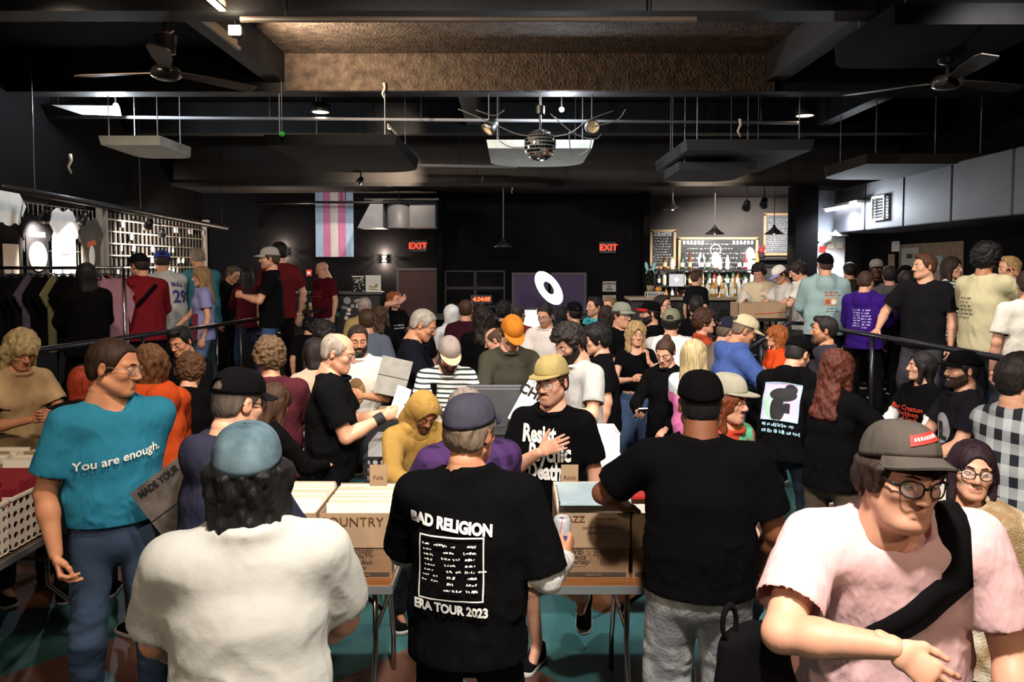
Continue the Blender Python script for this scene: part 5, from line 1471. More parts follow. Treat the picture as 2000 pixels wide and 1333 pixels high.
# pendant lamps: dark shade, stem, bulb
def pendant(u_, v_, d_, ztop, label, lit, m=None, r=0.17, pw=0):
    q = at(u_, v_, d_); e = empty('pendant_lamp', q); tag(e, label, 'pendant lamp', 'pendant lamps')
    MB().lathe([(0.018, 0.16), (0.03, 0.12), (0.06, 0.085), (r * 0.6, 0.05), (r, 0.0), (r * 0.98, 0.0), (r * 0.55, 0.042), (0.04, 0.075)], 24).build('shade', m or mat('shade_dark', '#2c2b2c', rough=0.4), e, True)
    MB().tube([(0, 0, 0.15), (0, 0, ztop - q.z)], 0.008, 8).build('stem', PIPEM, e)
    MB().lathe([(0, -0.005), (0.03, 0.02), (0.03, 0.05), (0, 0.07)], 12).build('bulb', mat('pend_bulb' if lit else 'pend_off', '#fff0d8' if lit else '#66605a', emit='#ffe9c8' if lit else None, estr=14), e, True)
    if pw: spot(q + Vector((0, 0, 0.0)), q + Vector((0, 0, -2)), pw, WARM, 140, 0.8)
pendant(983, 483, 12.92, 3.45, 'unlit dark pendant lamp in the middle of the back wall', False)
pendant(1314, 411, 12.92, 3.45, 'pendant lamp partly hidden at the left end of the bar', True, pw=10)
pendant(1396, 458, 12.92, 3.45, 'white rimmed pendant lamp over the bar till', True, pw=30)
pendant(1512, 458, 12.92, 3.45, 'pendant lamp in front of the tall menu board', True, pw=30)
pendant(1637, 461, 12.92, 3.45, 'white pendant lamp under the grey duct', True, WHITE, pw=20)
for (u_, v_, lb) in ((1458, 404, 'black track spotlight with glowing face above the bar'), (1492, 399, 'smaller twin track spotlight above the bar')):
    lamp_can(at(u_, v_, 12.9), at(u_ - 20, 520, 14.2), lb, r=0.07, power=220, color=NEUT, cone=110, glow=8)
e = empty('tube_light', at(1645, 404, 12.4)); tag(e, 'glaring fluorescent tube on the ceiling by the grey duct', 'lamp')
MB().box((0, 0, 0.03), (0.12, 1.3, 0.04)).build('housing', WHITE, e)
MB().tube([(0, -0.62, -0.015), (0, 0.62, -0.015)], 0.025, 10).build('tube', mat('tube_glow', '#ffffff', emit='#eef4ff', estr=22), e, True)
spot(at(1645, 412, 12.2), at(1640, 560, 12.4), 260, COOL, 165, 0.9, 0.1)
spot(at(1640, 412, 12.0), at(1720, 430, 11.2), 160, COOL, 150, 0.9, 0.1)

# ------------------------------------------------------------------ merchandise wall on the left platform
MW = XL + 0.06
def wall_y(u): return -(MW) * F / (1000.0 - u) if u < 1000 else None     # how far down the left wall a column of the picture lies
GRID = mat('grid_wire', '#b7ab9a', rough=0.35, metal=0.6)
e = empty('grid_wall', (MW, 8.3, 0.5)); tag(e, 'wire grid panel behind the displayed shirts', 'display')
for k in range(22): MB().tube([(0, 0.09 * k, 1.0), (0, 0.09 * k, 2.36)], 0.004, 6).build('upright_wire', GRID, e)
for k in range(6): MB().tube([(0.006, 0, 1.0 + 0.27 * k), (0.006, 1.9, 1.0 + 0.27 * k)], 0.005, 6).build('cross_wire', GRID, e)
e = empty('slat_wall', (MW, 10.5, 0.5)); tag(e, 'slatted display wall with pale horizontal bars', 'display')
for k in range(26): MB().box((-0.01, 0.13 * k + 0.03, 1.62), (0.015, 0.03, 1.5)).build('upright', mat('slat_dark', '#4e463e', rough=0.6), e)
for k in range(9): MB().tube([(0.03, 0, 0.95 + 0.165 * k), (0.03, 3.3, 0.95 + 0.165 * k)], 0.010, 8).build('rail', mat('rail_pale', '#cbbfa8', rough=0.4), e, True)
for y_ in (10.32, 10.46, 13.85):
    tag(MB().box((0, 0, 0.0), (0.06, 0.06, 2.45)).box((0.03, 0, 1.2), (0.1, 0.08, 0.05)).build('post', mat('post_pale', '#9a9084', rough=0.6), None, False, (MW + 0.02, y_, 1.73)), {10.32: 'pale post beside the displayed shirts', 10.46: 'pale post at the near end of the slatted display', 13.85: 'pale post at the far end of the slatted display'}[y_], 'post')
rnd = random.Random(21)
me_t = MB().box((0, 0, 0), (0.012, 0.06, 0.075), bev=0.004).tube([(0.0, 0, 0.035), (0.0, 0, 0.06)], 0.006, 6).mesh('trinket')
for k in range(30):
    y_ = 10.6 + rnd.random() * 3.1; z_ = 0.5 + 0.95 + 0.165 * rnd.randint(2, 8) - 0.06
    o = link('trinket_card', me_t, mat('trinket_%d' % (k % 4), ['#e9e4da', '#d8cdbb', '#f0ece4', '#b9a9a0'][k % 4], rough=0.6), None, None, True)
    o.location = (MW + 0.055, y_, z_); o.rotation_euler = (rnd.uniform(-.3, .3), 0, rnd.uniform(-.3, .3))
    tag(o, 'small pale card of trinkets hung on the slatted display', 'card', 'trinket cards on the slatted display')
def tee_poly(w=0.54, h=0.74):
    b = w * 0.37; return [(-b, -h / 2), (b, -h / 2), (b, h * 0.16), (w * 0.42, h * 0.08), (w * 0.56, h * 0.24), (w * 0.30, h * 0.46), (0.11, h * 0.5), (0.07, h * 0.465), (0, h * 0.45), (-0.07, h * 0.465), (-0.11, h * 0.5), (-w * 0.30, h * 0.46), (-w * 0.56, h * 0.24), (-w * 0.42, h * 0.08), (-b, h * 0.16)]
def flat_tee(loc, col, label, name='display_shirt', rz=math.pi / 2, w=0.56, h=0.76, cat='shirt', group=None):
    e = empty(name, loc, rz); tag(e, label, cat, group)
    bm = bmesh.new(); P_ = tee_poly(w, h)
    fr = bm.faces.new([bm.verts.new((x, -0.012, z)) for x, z in P_]); bk = bm.faces.new([bm.verts.new((x, 0.012, z)) for x, z in P_][::-1])
    n = len(P_); bm.verts.ensure_lookup_table()
    for i in range(n): bm.faces.new((bm.verts[i + n], bm.verts[(i + 1) % n + n], bm.verts[(i + 1) % n], bm.verts[i]))
    me = bpy.data.meshes.new('cloth'); bm.to_mesh(me); bm.free()
    link('cloth', me, cloth(col), e)
    return e
flat_tee((MW + 0.03, wall_y(14), 2.62), '#f2efe8', 'overexposed white shirt high on the grid at the far left')
s1 = flat_tee((MW + 0.06, wall_y(10), 2.22), '#2a2724', 'dark shirt with pale print at the left edge of the display')
MB().box((0, -0.015, -0.02), (0.26, 0.006, 0.34)).build('print', mat('print_pale', '#cdbda8', rough=0.8), s1)
s2 = flat_tee((MW + 0.07, wall_y(62), 2.36), '#1d1b1c', 'black shirt with a round pale print on the grid')
MB().lathe([(0.17, 0), (0.17, 0.006), (0, 0.006)], 28, Rx(math.pi / 2), (0, -0.013, -0.12)).build('print', mat('print_tan', '#b39472', rough=0.8, var=0.35, vscale=30), s2)
MB().box((0, -0.016, 0.13), (0.28, 0.005, 0.06)).build('print', mat('print_pale', '#cdbda8'), s2)
s3 = flat_tee((MW + 0.06, wall_y(118), 2.40), '#f4f1ea', 'glaring white shirt in the middle of the display', w=0.62, h=0.86)
MB().box((0, -0.015, 0.0), (0.2, 0.005, 0.25)).build('print', mat('print_faint', '#e4ddd0', rough=0.8), s3)
s4 = flat_tee((MW + 0.06, wall_y(170), 2.36), '#5f5850', 'grey shirt with orange and white print by the pale posts', w=0.55, h=0.8)
MB().box((0, -0.015, 0.06), (0.2, 0.006, 0.07), Ry(-0.2)).build('print', mat('print_orange', '#c8642e', rough=0.8), s4)
MB().lathe([(0.09, 0), (0.09, 0.006), (0, 0.006)], 20, Rx(math.pi / 2) @ Matrix.Diagonal((0.7, 1.5, 1)), (0, -0.014, -0.10)).build('print', mat('print_white', '#efe9de', rough=0.8), s4)
# clothes rack
q = at(0, 524, 7.7); RZ = 2.11
e = empty('clothes_rack', (-4.62, 8.05, 0.5)); tag(e, 'chrome clothes rack with dark garments on the left platform', 'rack')
MB().tube([(-0.75, 0, RZ - 0.5), (0.55, 0, RZ - 0.5)], 0.018, 10).build('bar', CHROME, e, True)
for x in (-0.75, 0.55):
    MB().tube([(x, 0, 0.03), (x, 0, RZ - 0.5)], 0.016, 10).build('upright', CHROME, e, True); MB().tube([(x, -0.25, 0.02), (x, 0.25, 0.02)], 0.016, 8).build('foot', CHROME, e)
GC = ['#17151a', '#1b191e', '#141316', '#26222c', '#5c5468', '#18161a', '#141214', '#7a7858', '#161418', '#131114', '#1d1a22', '#17161a', '#8a6674', '#9c7484']
GL = {4: 'lavender shirt hanging among black ones on the rack', 7: 'pale yellow green shirt hanging among black ones on the rack', 12: 'pale pink shirt hanging near the end of the rack', 13: 'long mauve pink garment at the end of the rack'}
for k, c in enumerate(GC):
    x = -4.62 - 0.70 + 0.088 * k
    hgt = 0.80 if k < 13 else 1.25
    g_ = flat_tee((x, 8.05, RZ - 0.07 - hgt / 2), c, GL.get(k, 'black shirt hanging edge on from the chrome rack'), 'hanging_shirt', rz=math.radians(72 if k < 12 else 38), w=0.5 if k < 13 else 0.36, h=hgt, group='garments on the chrome rack')
    MB().tube([(-0.18, 0, hgt / 2 - 0.03), (0, 0, hgt / 2 + 0.01), (0.18, 0, hgt / 2 - 0.03)], 0.007, 6).tube([(0, 0, hgt / 2), (0, 0, hgt / 2 + 0.06), (0.012, 0, hgt / 2 + 0.085)], 0.004, 6).build('hanger', BLACKM, g_)
# table with crates along the merchandise wall
def folding_table(name, x0, x1, y0, y1, z, label, topm, edgem, legx=(0.12, 0.12), frame=True, along='x'):
    e = empty(name, ((x0 + x1) / 2, (y0 + y1) / 2, 0)); tag(e, label, 'table')
    w, l = x1 - x0, y1 - y0
    MB().box((0, 0, z - 0.012), (w - 0.012, l - 0.012, 0.024)).build('top', topm, e)
    MB().box((0, -l / 2, z - 0.018), (w, 0.012, 0.034)).box((0, l / 2, z - 0.018), (w, 0.012, 0.034)).box((-w / 2, 0, z - 0.018), (0.012, l, 0.034)).box((w / 2, 0, z - 0.018), (0.012, l, 0.034)).build('edge_band', edgem, e)
    def leg(a, b, c, d):
        MB().tube([a, b, c, d], 0.013, 8).build('leg', CHROME, e, True)
    if along == 'x':
        for sx, ins in ((-1, legx[0]), (1, legx[1])):
            x = sx * (w / 2 - ins)
            for sy in (-1, 1):
                leg((x, sy * l * 0.28, z - 0.03), (x, sy * l * 0.28, z * 0.55), (x, sy * l * 0.40, z * 0.25), (x, sy * l * 0.40, 0.0))
            MB().tube([(x, -l * 0.28, z * 0.62), (x, l * 0.28, z * 0.62)], 0.010, 8).build('crossbar', CHROME, e)
            MB().tube([(x, 0, z * 0.62), (x - sx * 0.32, 0, z - 0.03)], 0.011, 8).build('brace', BLACKM, e)
    else:
        for sy in (-1, 1):
            y = sy * (l / 2 - 0.15)
            for sx in (-1, 1):
                leg((sx * w * 0.28, y, z - 0.03), (sx * w * 0.28, y, z * 0.42), (sx * w * 0.44, y, z * 0.22), (sx * w * 0.44, y, 0.0))
            MB().tube([(-w * 0.28, y, z * 0.62), (w * 0.28, y, z * 0.62)], 0.010, 8).build('crossbar', CHROME, e)
    return e
WOODT = mat('table_wood', '#7a4a26', rough=0.35, spec=0.5, var=0.25, vscale=4, stretch=(0.5, 6, 1))
ALU = mat('alu_edge', '#b9b9ba', rough=0.3, metal=0.8)
DKT = mat('table_dark', '#2a2422', rough=0.5)
# record sleeves
SLEEVE_C = ['#d8cdb8', '#b9b2a4', '#8e887c', '#e6e1d6', '#6b5a4a', '#3c3836', '#c2a27e', '#9a9aa0', '#74685c', '#2b2a2c', '#a8574a', '#d2cfc8']
SM = MB().box((0, 0, 0.155), (0.315, 0.0035, 0.312)).mesh('sleeve')
def sleeves(cx, cy, z, n, length, label, group, axis='y', rnd_=random.Random(3), pal=SLEEVE_C, lean=0.10):
    for k in range(n):
        t = (k + 0.5) / n - 0.5
        o = link('record_sleeve', SM, mat('sleeve_%s' % pal[(k * 5 + 3) % len(pal)], pal[(k * 5 + 3) % len(pal)], rough=0.7), None, None, True)
        tilt = lean + rnd_.uniform(-0.03, 0.03)
        if axis == 'y': o.location = (cx, cy + t * length, z + rnd_.uniform(0, 0.006)); o.rotation_euler = (-tilt, 0, rnd_.uniform(-.01, .01))
        else: o.location = (cx + t * length, cy, z + rnd_.uniform(0, 0.006)); o.rotation_euler = (-tilt, 0, math.pi / 2 + rnd_.uniform(-.01, .01)); 
        tag(o, label, 'record', group)
def open_box(name, cx, cy, z, w, l, h, label, m=CARD, t=0.006, inner=None):
    e = empty(name, (cx, cy, z)); tag(e, label, 'box')
    MB().box((0, 0, t / 2 + 0.0005), (w, l, t)).box((0, -l / 2 + t / 2, h / 2), (w, t, h)).box((0, l / 2 - t / 2, h / 2), (w, t, h)).box((-w / 2 + t / 2, 0, h / 2), (t, l, h)).box((w / 2 - t / 2, 0, h / 2), (t, l, h)).build('carton', m, e)
    return e
def perforated(w, h, nx, ny, r):
    v = []; f = []; cw, ch = w / nx, h / ny
    for i in range(nx):
        for j in range(ny):
            cx, cz = -w / 2 + (i + 0.5) * cw, (j + 0.5) * ch; b = len(v)
            for k in range(16):
                a = 2 * math.pi * k / 16; c, s = math.cos(a), math.sin(a); mx = max(abs(c), abs(s))
                v.append((cx + cw / 2 * c / mx, 0, cz + ch / 2 * s / mx)); v.append((cx + r * c, 0, cz + r * s))
            for k in range(16):
                a, d = b + 2 * k, b + 2 * ((k + 1) % 16); f.append((a, d, d + 1, a + 1))
    return v, f
def milk_crate(cx, cy, z, label, m, w=0.33, l=0.33, h=0.27, rz=0.0):
    e = empty('milk_crate', (cx, cy, z), rz); tag(e, label, 'crate', 'record crates')
    v, f = perforated(w, h, 7, 5, 0.016)
    for k, (ang, off) in enumerate(((0, -l / 2), (math.pi, -l / 2), (math.pi / 2, -w / 2), (-math.pi / 2, -w / 2))):
        mb = MB().add([Rz(ang) @ (Vector(p) + Vector((0, off, 0))) for p in v], f).add([Rz(ang) @ (Vector(p) + Vector((0, off + 0.006, 0))) for p in v], [q[::-1] for q in f])
        mb.build('side', m, e)
    MB().box((0, -l / 2, h), (w + 0.01, 0.014, 0.022), bev=0.004).box((0, l / 2, h), (w + 0.01, 0.014, 0.022), bev=0.004).box((-w / 2, 0, h), (0.014, l, 0.022), bev=0.004).box((w / 2, 0, h), (0.014, l, 0.022), bev=0.004).build('rim', m, e)
    MB().box((0, 0, 0.006), (w, l, 0.01)).build('base', m, e)
    return e
CRW = mat('crate_white', '#d9d2ca', rough=0.45); CRB = mat('crate_black', '#1c1c1f', rough=0.5); CRBL = mat('crate_blue', '#8a98b8', rough=0.5)
folding_table('merch_table', -5.35, -4.65, 8.6, 12.6, 1.22, 'long table of crates along the merchandise wall', DKT, ALU, along='y')
for k, y_ in enumerate((8.95, 9.45, 10.1, 10.6, 11.3, 11.9)):
    milk_crate(-4.95, y_, 1.222, ['blue grey crate beside the man in the red shirt', 'white crate behind the man in the red shirt', 'black crate in front of the jersey', 'blue grey crate in front of the teal shirt', 'white crate on the far part of the wall table', 'black crate at the far end of the wall table'][k], [CRBL, CRW, CRB][k % 3])
    sleeves(-4.95, y_, 1.236, 7, 0.24, 'record sleeve in a crate along the merchandise wall', 'records along the merchandise wall')
tag(MB().box((0, 0, 0), (0.06, 0.02, 0.42), Ry(-0.35), bev=0.004).build('orange_board', mat('orange_board', '#c2562c', rough=0.6), None, False, at(226, 572, 8.6)), 'narrow orange board leaning beside the red shirt', 'board')
# bar stools under the rail
for k, (x, y) in enumerate(((-3.85, 7.1), (-3.3, 10.4))):
    e = empty('bar_stool', (x, y, 0.5)); tag(e, ['dark wooden bar stool behind the handrail near the crate table', 'dark wooden bar stool behind the handrail by the man in the pale cap'][k], 'stool')
    MB().lathe([(0, 0.72), (0.17, 0.72), (0.175, 0.70), (0.17, 0.68), (0, 0.68)], 20).build('seat', DKT, e, True)
    for i in range(4):
        a = math.pi / 4 + i * math.pi / 2
        MB().tube([(0.11 * math.cos(a), 0.11 * math.sin(a), 0.69), (0.19 * math.cos(a), 0.19 * math.sin(a), 0)], 0.017, 8).build('leg', mat('stool_wood', '#6a4a2c', rough=0.6), e, True)
    MB().torus(0.155, 0.012, 20, 6, None, (0, 0, 0.28)).build('ring', mat('stool_wood', '#6a4a2c'), e, True)

# ------------------------------------------------------------------ the bar
WOODF = mat('frame_wood', '#c9a982', rough=0.55)
def board(u0, v0, u1, v1, d, label, face, frame, title=None, seed=1, rows=10, name='chalkboard', marks=True, chalk='#c9ccd0'):
    a, b = at(u0, v0, d), at(u1, v1, d); w, h = b.x - a.x, a.z - b.z
    e = empty(name, ((a.x + b.x) / 2, d, (a.z + b.z) / 2)); tag(e, label, 'board')
    MB().box((0, 0.01, 0), (w, 0.02, h)).build('board', face, e)
    t = 0.045
    MB().box((0, -0.008, h / 2), (w + t, 0.03, t)).box((0, -0.008, -h / 2), (w + t, 0.03, t)).box((-w / 2, -0.008, 0), (t, 0.03, h)).box((w / 2, -0.008, 0), (t, 0.03, h)).build('frame', frame, e)
    cm = mat('chalk_' + chalk.strip('#'), chalk, rough=0.9); r = random.Random(seed)
    mb = MB()
    if marks:
        for i in range(rows):
            z = h * (0.36 - 0.80 * i / rows); x = -w * 0.42 + r.random() * 0.06; xe = w * (0.10 + 0.32 * r.random())
            while x < xe:
                L = r.uniform(0.012, 0.05); mb.box((x + L / 2, -0.002, z + r.uniform(-.006, .006)), (L, 0.003, h / rows * r.uniform(0.10, 0.24))); x += L + r.uniform(0.012, 0.035)
        mb.build('chalk_marks', cm, e)
    if title: sign_text(title, h * 0.13, cm, e, (0, 0, h * 0.41), (1, 0, 0), (0, 0, 1), bold=0.004)
    return e, w, h, cm
CHK = mat('chalkboard', '#2a2a2c', rough=0.7, var=0.25, vscale=3)
board(1272, 451, 1317, 523, 14.86, 'narrow chalkboard headed DRAFTS left of the bar', CHK, WOODF, 'DRAFTS', 3, 11)
e, w, h, cm = board(1327, 466, 1477, 545, 14.82, 'wide chalk lettered mirror in a pale wood frame behind the bar', mat('chalk_mirror', '#3d3d40', rough=0.25, var=0.3, vscale=2), WOODF, None, 5, 7, 'bar_mirror')
MB().torus(0.10, 0.012, 24, 6, Rx(math.pi / 2), (-0.05, -0.01, h * 0.22)).box((-0.085, -0.01, h * 0.24), (0.03, 0.01, 0.03)).box((-0.015, -0.01, h * 0.24), (0.03, 0.01, 0.03)).box((-0.05, -0.01, h * 0.16), (0.06, 0.01, 0.015)).build('skull_drawing', cm, e)
for sx in (-0.32, 0.32):
    mb = MB(); r = random.Random(int(sx * 100))
    for k in range(6): mb.box((sx * w + 0.07 * (k - 2.5), -0.003, h * 0.40), (0.045, 0.004, 0.07), Ry(r.uniform(-.3, .3)))
    mb.build('chalk_heading', cm, e)
board(1494, 419, 1549, 497, 14.86, 'tall pale menu board with many written lines beside the pillar', mat('menu_grey', '#767a80', rough=0.6, var=0.2, vscale=2), WOODF, None, 8, 15, 'menu_board', chalk='#e2e4e6')
for k, (u_, v_, rw, rh) in enumerate(((1370, 509, 0.065, 0.14), (1398, 508, 0.075, 0.155), (1465, 508, 0.10, 0.24))):  # glowing ovals built to stand for lamp reflections in the bar mirror
    q = at(u_, v_, 14.77); e = empty('oval_lamp', q); tag(e, ['smallest glowing white oval lamp behind the bar', 'middle glowing white oval lamp behind the bar', 'tallest glowing white oval lamp behind the bar'][k], 'lamp')
    MB().lathe([(0, -1)] + [(math.cos(t), math.sin(t)) for t in np.linspace(-1.4, 1.4, 12)] + [(0, 1)], 20, Matrix.Diagonal((rw, 0.04, rh))).build('shade', mat('oval_glow', '#ffffff', emit='#fff8ee', estr=4), e, True)
    MB().tube([(0, 0.02, -rh), (0, 0.02, -rh - 0.25)], 0.012, 8).build('stem', STEEL, e)
BARW = mat('bar_top', '#9a8a74', rough=0.35); BARF = mat('bar_front', '#1b1a1c', rough=0.6)
e = empty('bar_counter', (3.0, 12.7, 0.5)); tag(e, 'long black bar counter with pale top', 'counter')
MB().box((0.0, 0.0, 1.10), (2.2, 0.62, 0.05), bev=0.01).build('top', BARW, e); MB().box((0.0, 0.05, 0.54), (2.1, 0.5, 1.07)).build('front', BARF, e)
MB().tube([(-0.95, -0.34, 0.18), (0.95, -0.34, 0.18)], 0.02, 8).build('foot_rail', STEEL, e)
e = empty('back_bar', (3.7, 14.55, 0.5)); tag(e, 'back bar shelf crowded with bottles', 'shelf')
for z in (0.9, 1.25, 1.55): MB().box((0, 0, z), (2.1, 0.36, 0.03)).build('shelf', BARF, e)
MB().box((0, 0.1, 0.45), (2.1, 0.3, 0.9)).build('cabinet', BARF, e)
for x in (-1.03, 1.03): MB().box((x, 0, 0.8), (0.03, 0.36, 1.55)).build('side', BARF, e)
BPROF = [[(0, 0), (0.036, 0), (0.038, 0.02), (0.038, 0.17), (0.030, 0.20), (0.014, 0.23), (0.014, 0.29), (0.0, 0.29)],
         [(0, 0), (0.045, 0), (0.046, 0.02), (0.044, 0.14), (0.034, 0.175), (0.015, 0.20), (0.015, 0.25), (0.0, 0.25)],
         [(0, 0), (0.032, 0), (0.033, 0.02), (0.033, 0.20), (0.013, 0.27), (0.013, 0.33), (0.0, 0.33)]]
BCOL = [('#d8cdb4', 'pale'), ('#6a3a1c', 'brown'), ('#2e4a34', 'green'), ('#b8863a', 'amber'), ('#cfd6d8', 'clear'), ('#7a1f24', 'red'), ('#26282c', 'black')]
BM = [MB().lathe(p_, 14).mesh('glass', True) for p_ in BPROF]
LBLM = [MB().lathe([(r + 0.0012, 0.05), (r + 0.0012, 0.13)], 14).mesh('paper_label', True) for r in (0.038, 0.046, 0.033)]
CAPM = [MB().lathe([(0.016, z - 0.02), (0.016, z + 0.012), (0, z + 0.012)], 10).mesh('stopper', True) for z in (0.29, 0.25, 0.33)]
def bottle(x, y, z, k, c, where):
    e = empty('bottle', (x, y, z)); tag(e, '%s glass bottle %s' % (BCOL[c][1], where), 'bottle', 'bottles at the bar')
    link('glass', BM[k], mat('bottle_' + BCOL[c][1], BCOL[c][0], rough=0.12, spec=0.7), e, None, True)
    link('paper_label', LBLM[k], mat('bl_%d' % (c % 3), ['#e8e2d4', '#d9c9a0', '#f0eee8'][c % 3], rough=0.7), e, None, True)
    link('stopper', CAPM[k], mat('stop_%d' % (c % 2), ['#1c1a1a', '#8a1f1f'][c % 2], rough=0.5), e, None, True)
rnd = random.Random(9)
for row, z in enumerate((1.4155, 1.7655, 2.0655)):
    for k in range(17):
        if row == 2 and k % 3 == 0: continue
        bottle(3.7 - 0.93 + 0.116 * k + rnd.uniform(-.015, .015), 14.55 - 0.06 + rnd.uniform(-.05, .05), z, rnd.randint(0, 2), rnd.randint(0, 6), ['on the lowest shelf behind the bar', 'on the middle shelf behind the bar', 'on the top shelf behind the bar'][row])
for k in range(12): bottle(3.05 + 0.095 * k * 0.8, 12.62 + rnd.uniform(-.1, .12), 1.626, rnd.randint(0, 2), rnd.randint(0, 4), 'standing on the bar counter')
# till, monitor, glass case and the bunny on the left end of the bar
e = empty('till_monitor', (2.70, 12.60, 1.626)); tag(e, 'till monitor with grey screen on the bar', 'monitor')
MB().box((0, 0.03, 0.27), (0.27, 0.035, 0.23), bev=0.008).build('bezel', BLACKM, e); MB().box((0, 0.009, 0.27), (0.24, 0.006, 0.20)).build('screen', mat('till_screen', '#c8c8cc', emit='#c8c8d0', estr=0.5), e)
MB().box((0, 0.003, 0.28), (0.055, 0.004, 0.055), Ry(math.pi / 4)).build('logo', mat('till_logo', '#f0f0ff', emit='#e8ecff', estr=1.0), e)
MB().tube([(0, 0.04, 0.16), (0, 0.04, 0.02)], 0.02, 8).box((0, 0.03, 0.01), (0.2, 0.16, 0.02)).build('stand', BLACKM, e)
tag(MB().box((0, 0, 0.06), (0.32, 0.34, 0.12), bev=0.01).box((0, -0.175, 0.06), (0.26, 0.012, 0.05)).build('cash_drawer', mat('drawer_beige', '#a99f8e', rough=0.5), None, False, (3.02, 12.55, 1.626)), 'beige cash drawer on the bar beside the till', 'till')
e = empty('glass_case', (at(1279, 560, 12.6).x, 12.6, 1.6)); tag(e, 'small glass case of trinkets at the left end of the bar', 'case')
mb = MB()
for x in (-0.14, 0.14):
    for y in (-0.1, 0.1): mb.box((x, y, 0.0), (0.012, 0.012, 0.20))
for z in (-0.1, 0.1):
    for y in (-0.1, 0.1): mb.box((0, y, z), (0.29, 0.012, 0.012))
    for x in (-0.14, 0.14): mb.box((x, 0, z), (0.012, 0.2, 0.012))
mb.build('frame', mat('case_white', '#d8d4cc', rough=0.4), e)
MB().box((0, -0.1, 0), (0.27, 0.003, 0.19)).build('pane', mat('case_glass', '#ffffff', rough=0.03, alpha=0.12), e)
e['label'] = 'small glass case at the left end of the bar'
tag(MB().box((0, 0, 0), (0.55, 0.5, 0.02)).box((0, 0.1, -0.5), (0.5, 0.3, 0.98)).build('side_counter', BARF, None, False, (at(1279, 560, 12.6).x, 12.65, 1.49)), 'black side counter under the glass case', 'counter')
for k in range(6):
    tag(MB().lathe([(0, 0), (0.018, 0), (0.022, 0.03), (0.010, 0.05), (0.014, 0.065), (0, 0.08)], 10).build('figurine', mat('fig_%d' % (k % 3), ['#e4dccb', '#b6885a', '#9aa3ad'][k % 3], rough=0.4), None, True, (at(1279, 560, 12.6).x - 0.1 + 0.04 * k, 12.58 + 0.03 * (k % 2), 1.506)), 'tiny figurine inside the glass case', 'figurine', 'figurines in the glass case')
qx = at(1271, 500, 12.6).x
e = empty('bunny_plant', (qx, 12.62, 1.711)); tag(e, 'dark potted plant wearing pale blue bunny ears', 'plant')
MB().lathe([(0, 0), (0.05, 0), (0.065, 0.10), (0.0, 0.10)], 16).build('pot', mat('pot_tan', '#8a7360', rough=0.7), e, True)
mb = MB(); r = random.Random(2)
for k in range(60):
    a, z, rr = r.uniform(0, 6.28), r.uniform(0.12, 0.34), r.uniform(0.02, 0.08)
    M = Rz(a) @ Ry(r.uniform(-.8, .8)); c = Vector((rr * math.cos(a), rr * math.sin(a), z))
    mb.add([M @ Vector(p_) + c for p_ in ((-0.03, 0, 0), (0, -0.012, 0.004), (0.035, 0, 0), (0, 0.012, 0.004))], [(0, 1, 2, 3)])
o_ = mb.build('foliage', mat('leaf_dark', '#2c3a28', rough=0.6), e); o_['kind'] = 'stuff'
for s in (-1, 1): MB().lathe([(0, 0)] + [(math.sin(t) , 1 - math.cos(t)) for t in np.linspace(0.3, 2.9, 9)] + [(0, 2)], 14, Ry(s * 0.22) @ Matrix.Diagonal((0.028, 0.010, 0.075)), (s * 0.045, 0, 0.34)).build('bunny_ear', mat('ear_blue', '#8fc4d0', rough=0.8), e, True)
MB().torus(0.07, 0.008, 20, 6, Rx(math.pi / 2), (0, 0, 0.29), 0, math.pi).build('headband', mat('ear_blue', '#8fc4d0'), e, True)
e = empty('pumpkin', (at(1287, 530, 12.55).x, 12.55, 1.706)); tag(e, 'small orange pumpkin on the glass case', 'pumpkin')
mb = MB(); mb.lathe([(0, -0.04), (0.04, -0.036), (0.055, 0.0), (0.04, 0.036), (0, 0.03)], 24, None, (0, 0, 0.045)); mb.build('flesh', mat('pumpkin_orange', '#d08a3a', rough=0.5), e, True)
MB().tube([(0, 0, 0.07), (0.01, 0, 0.10)], 0.008, 6).build('stem', mat('leaf_dark', '#2c3a28'), e)
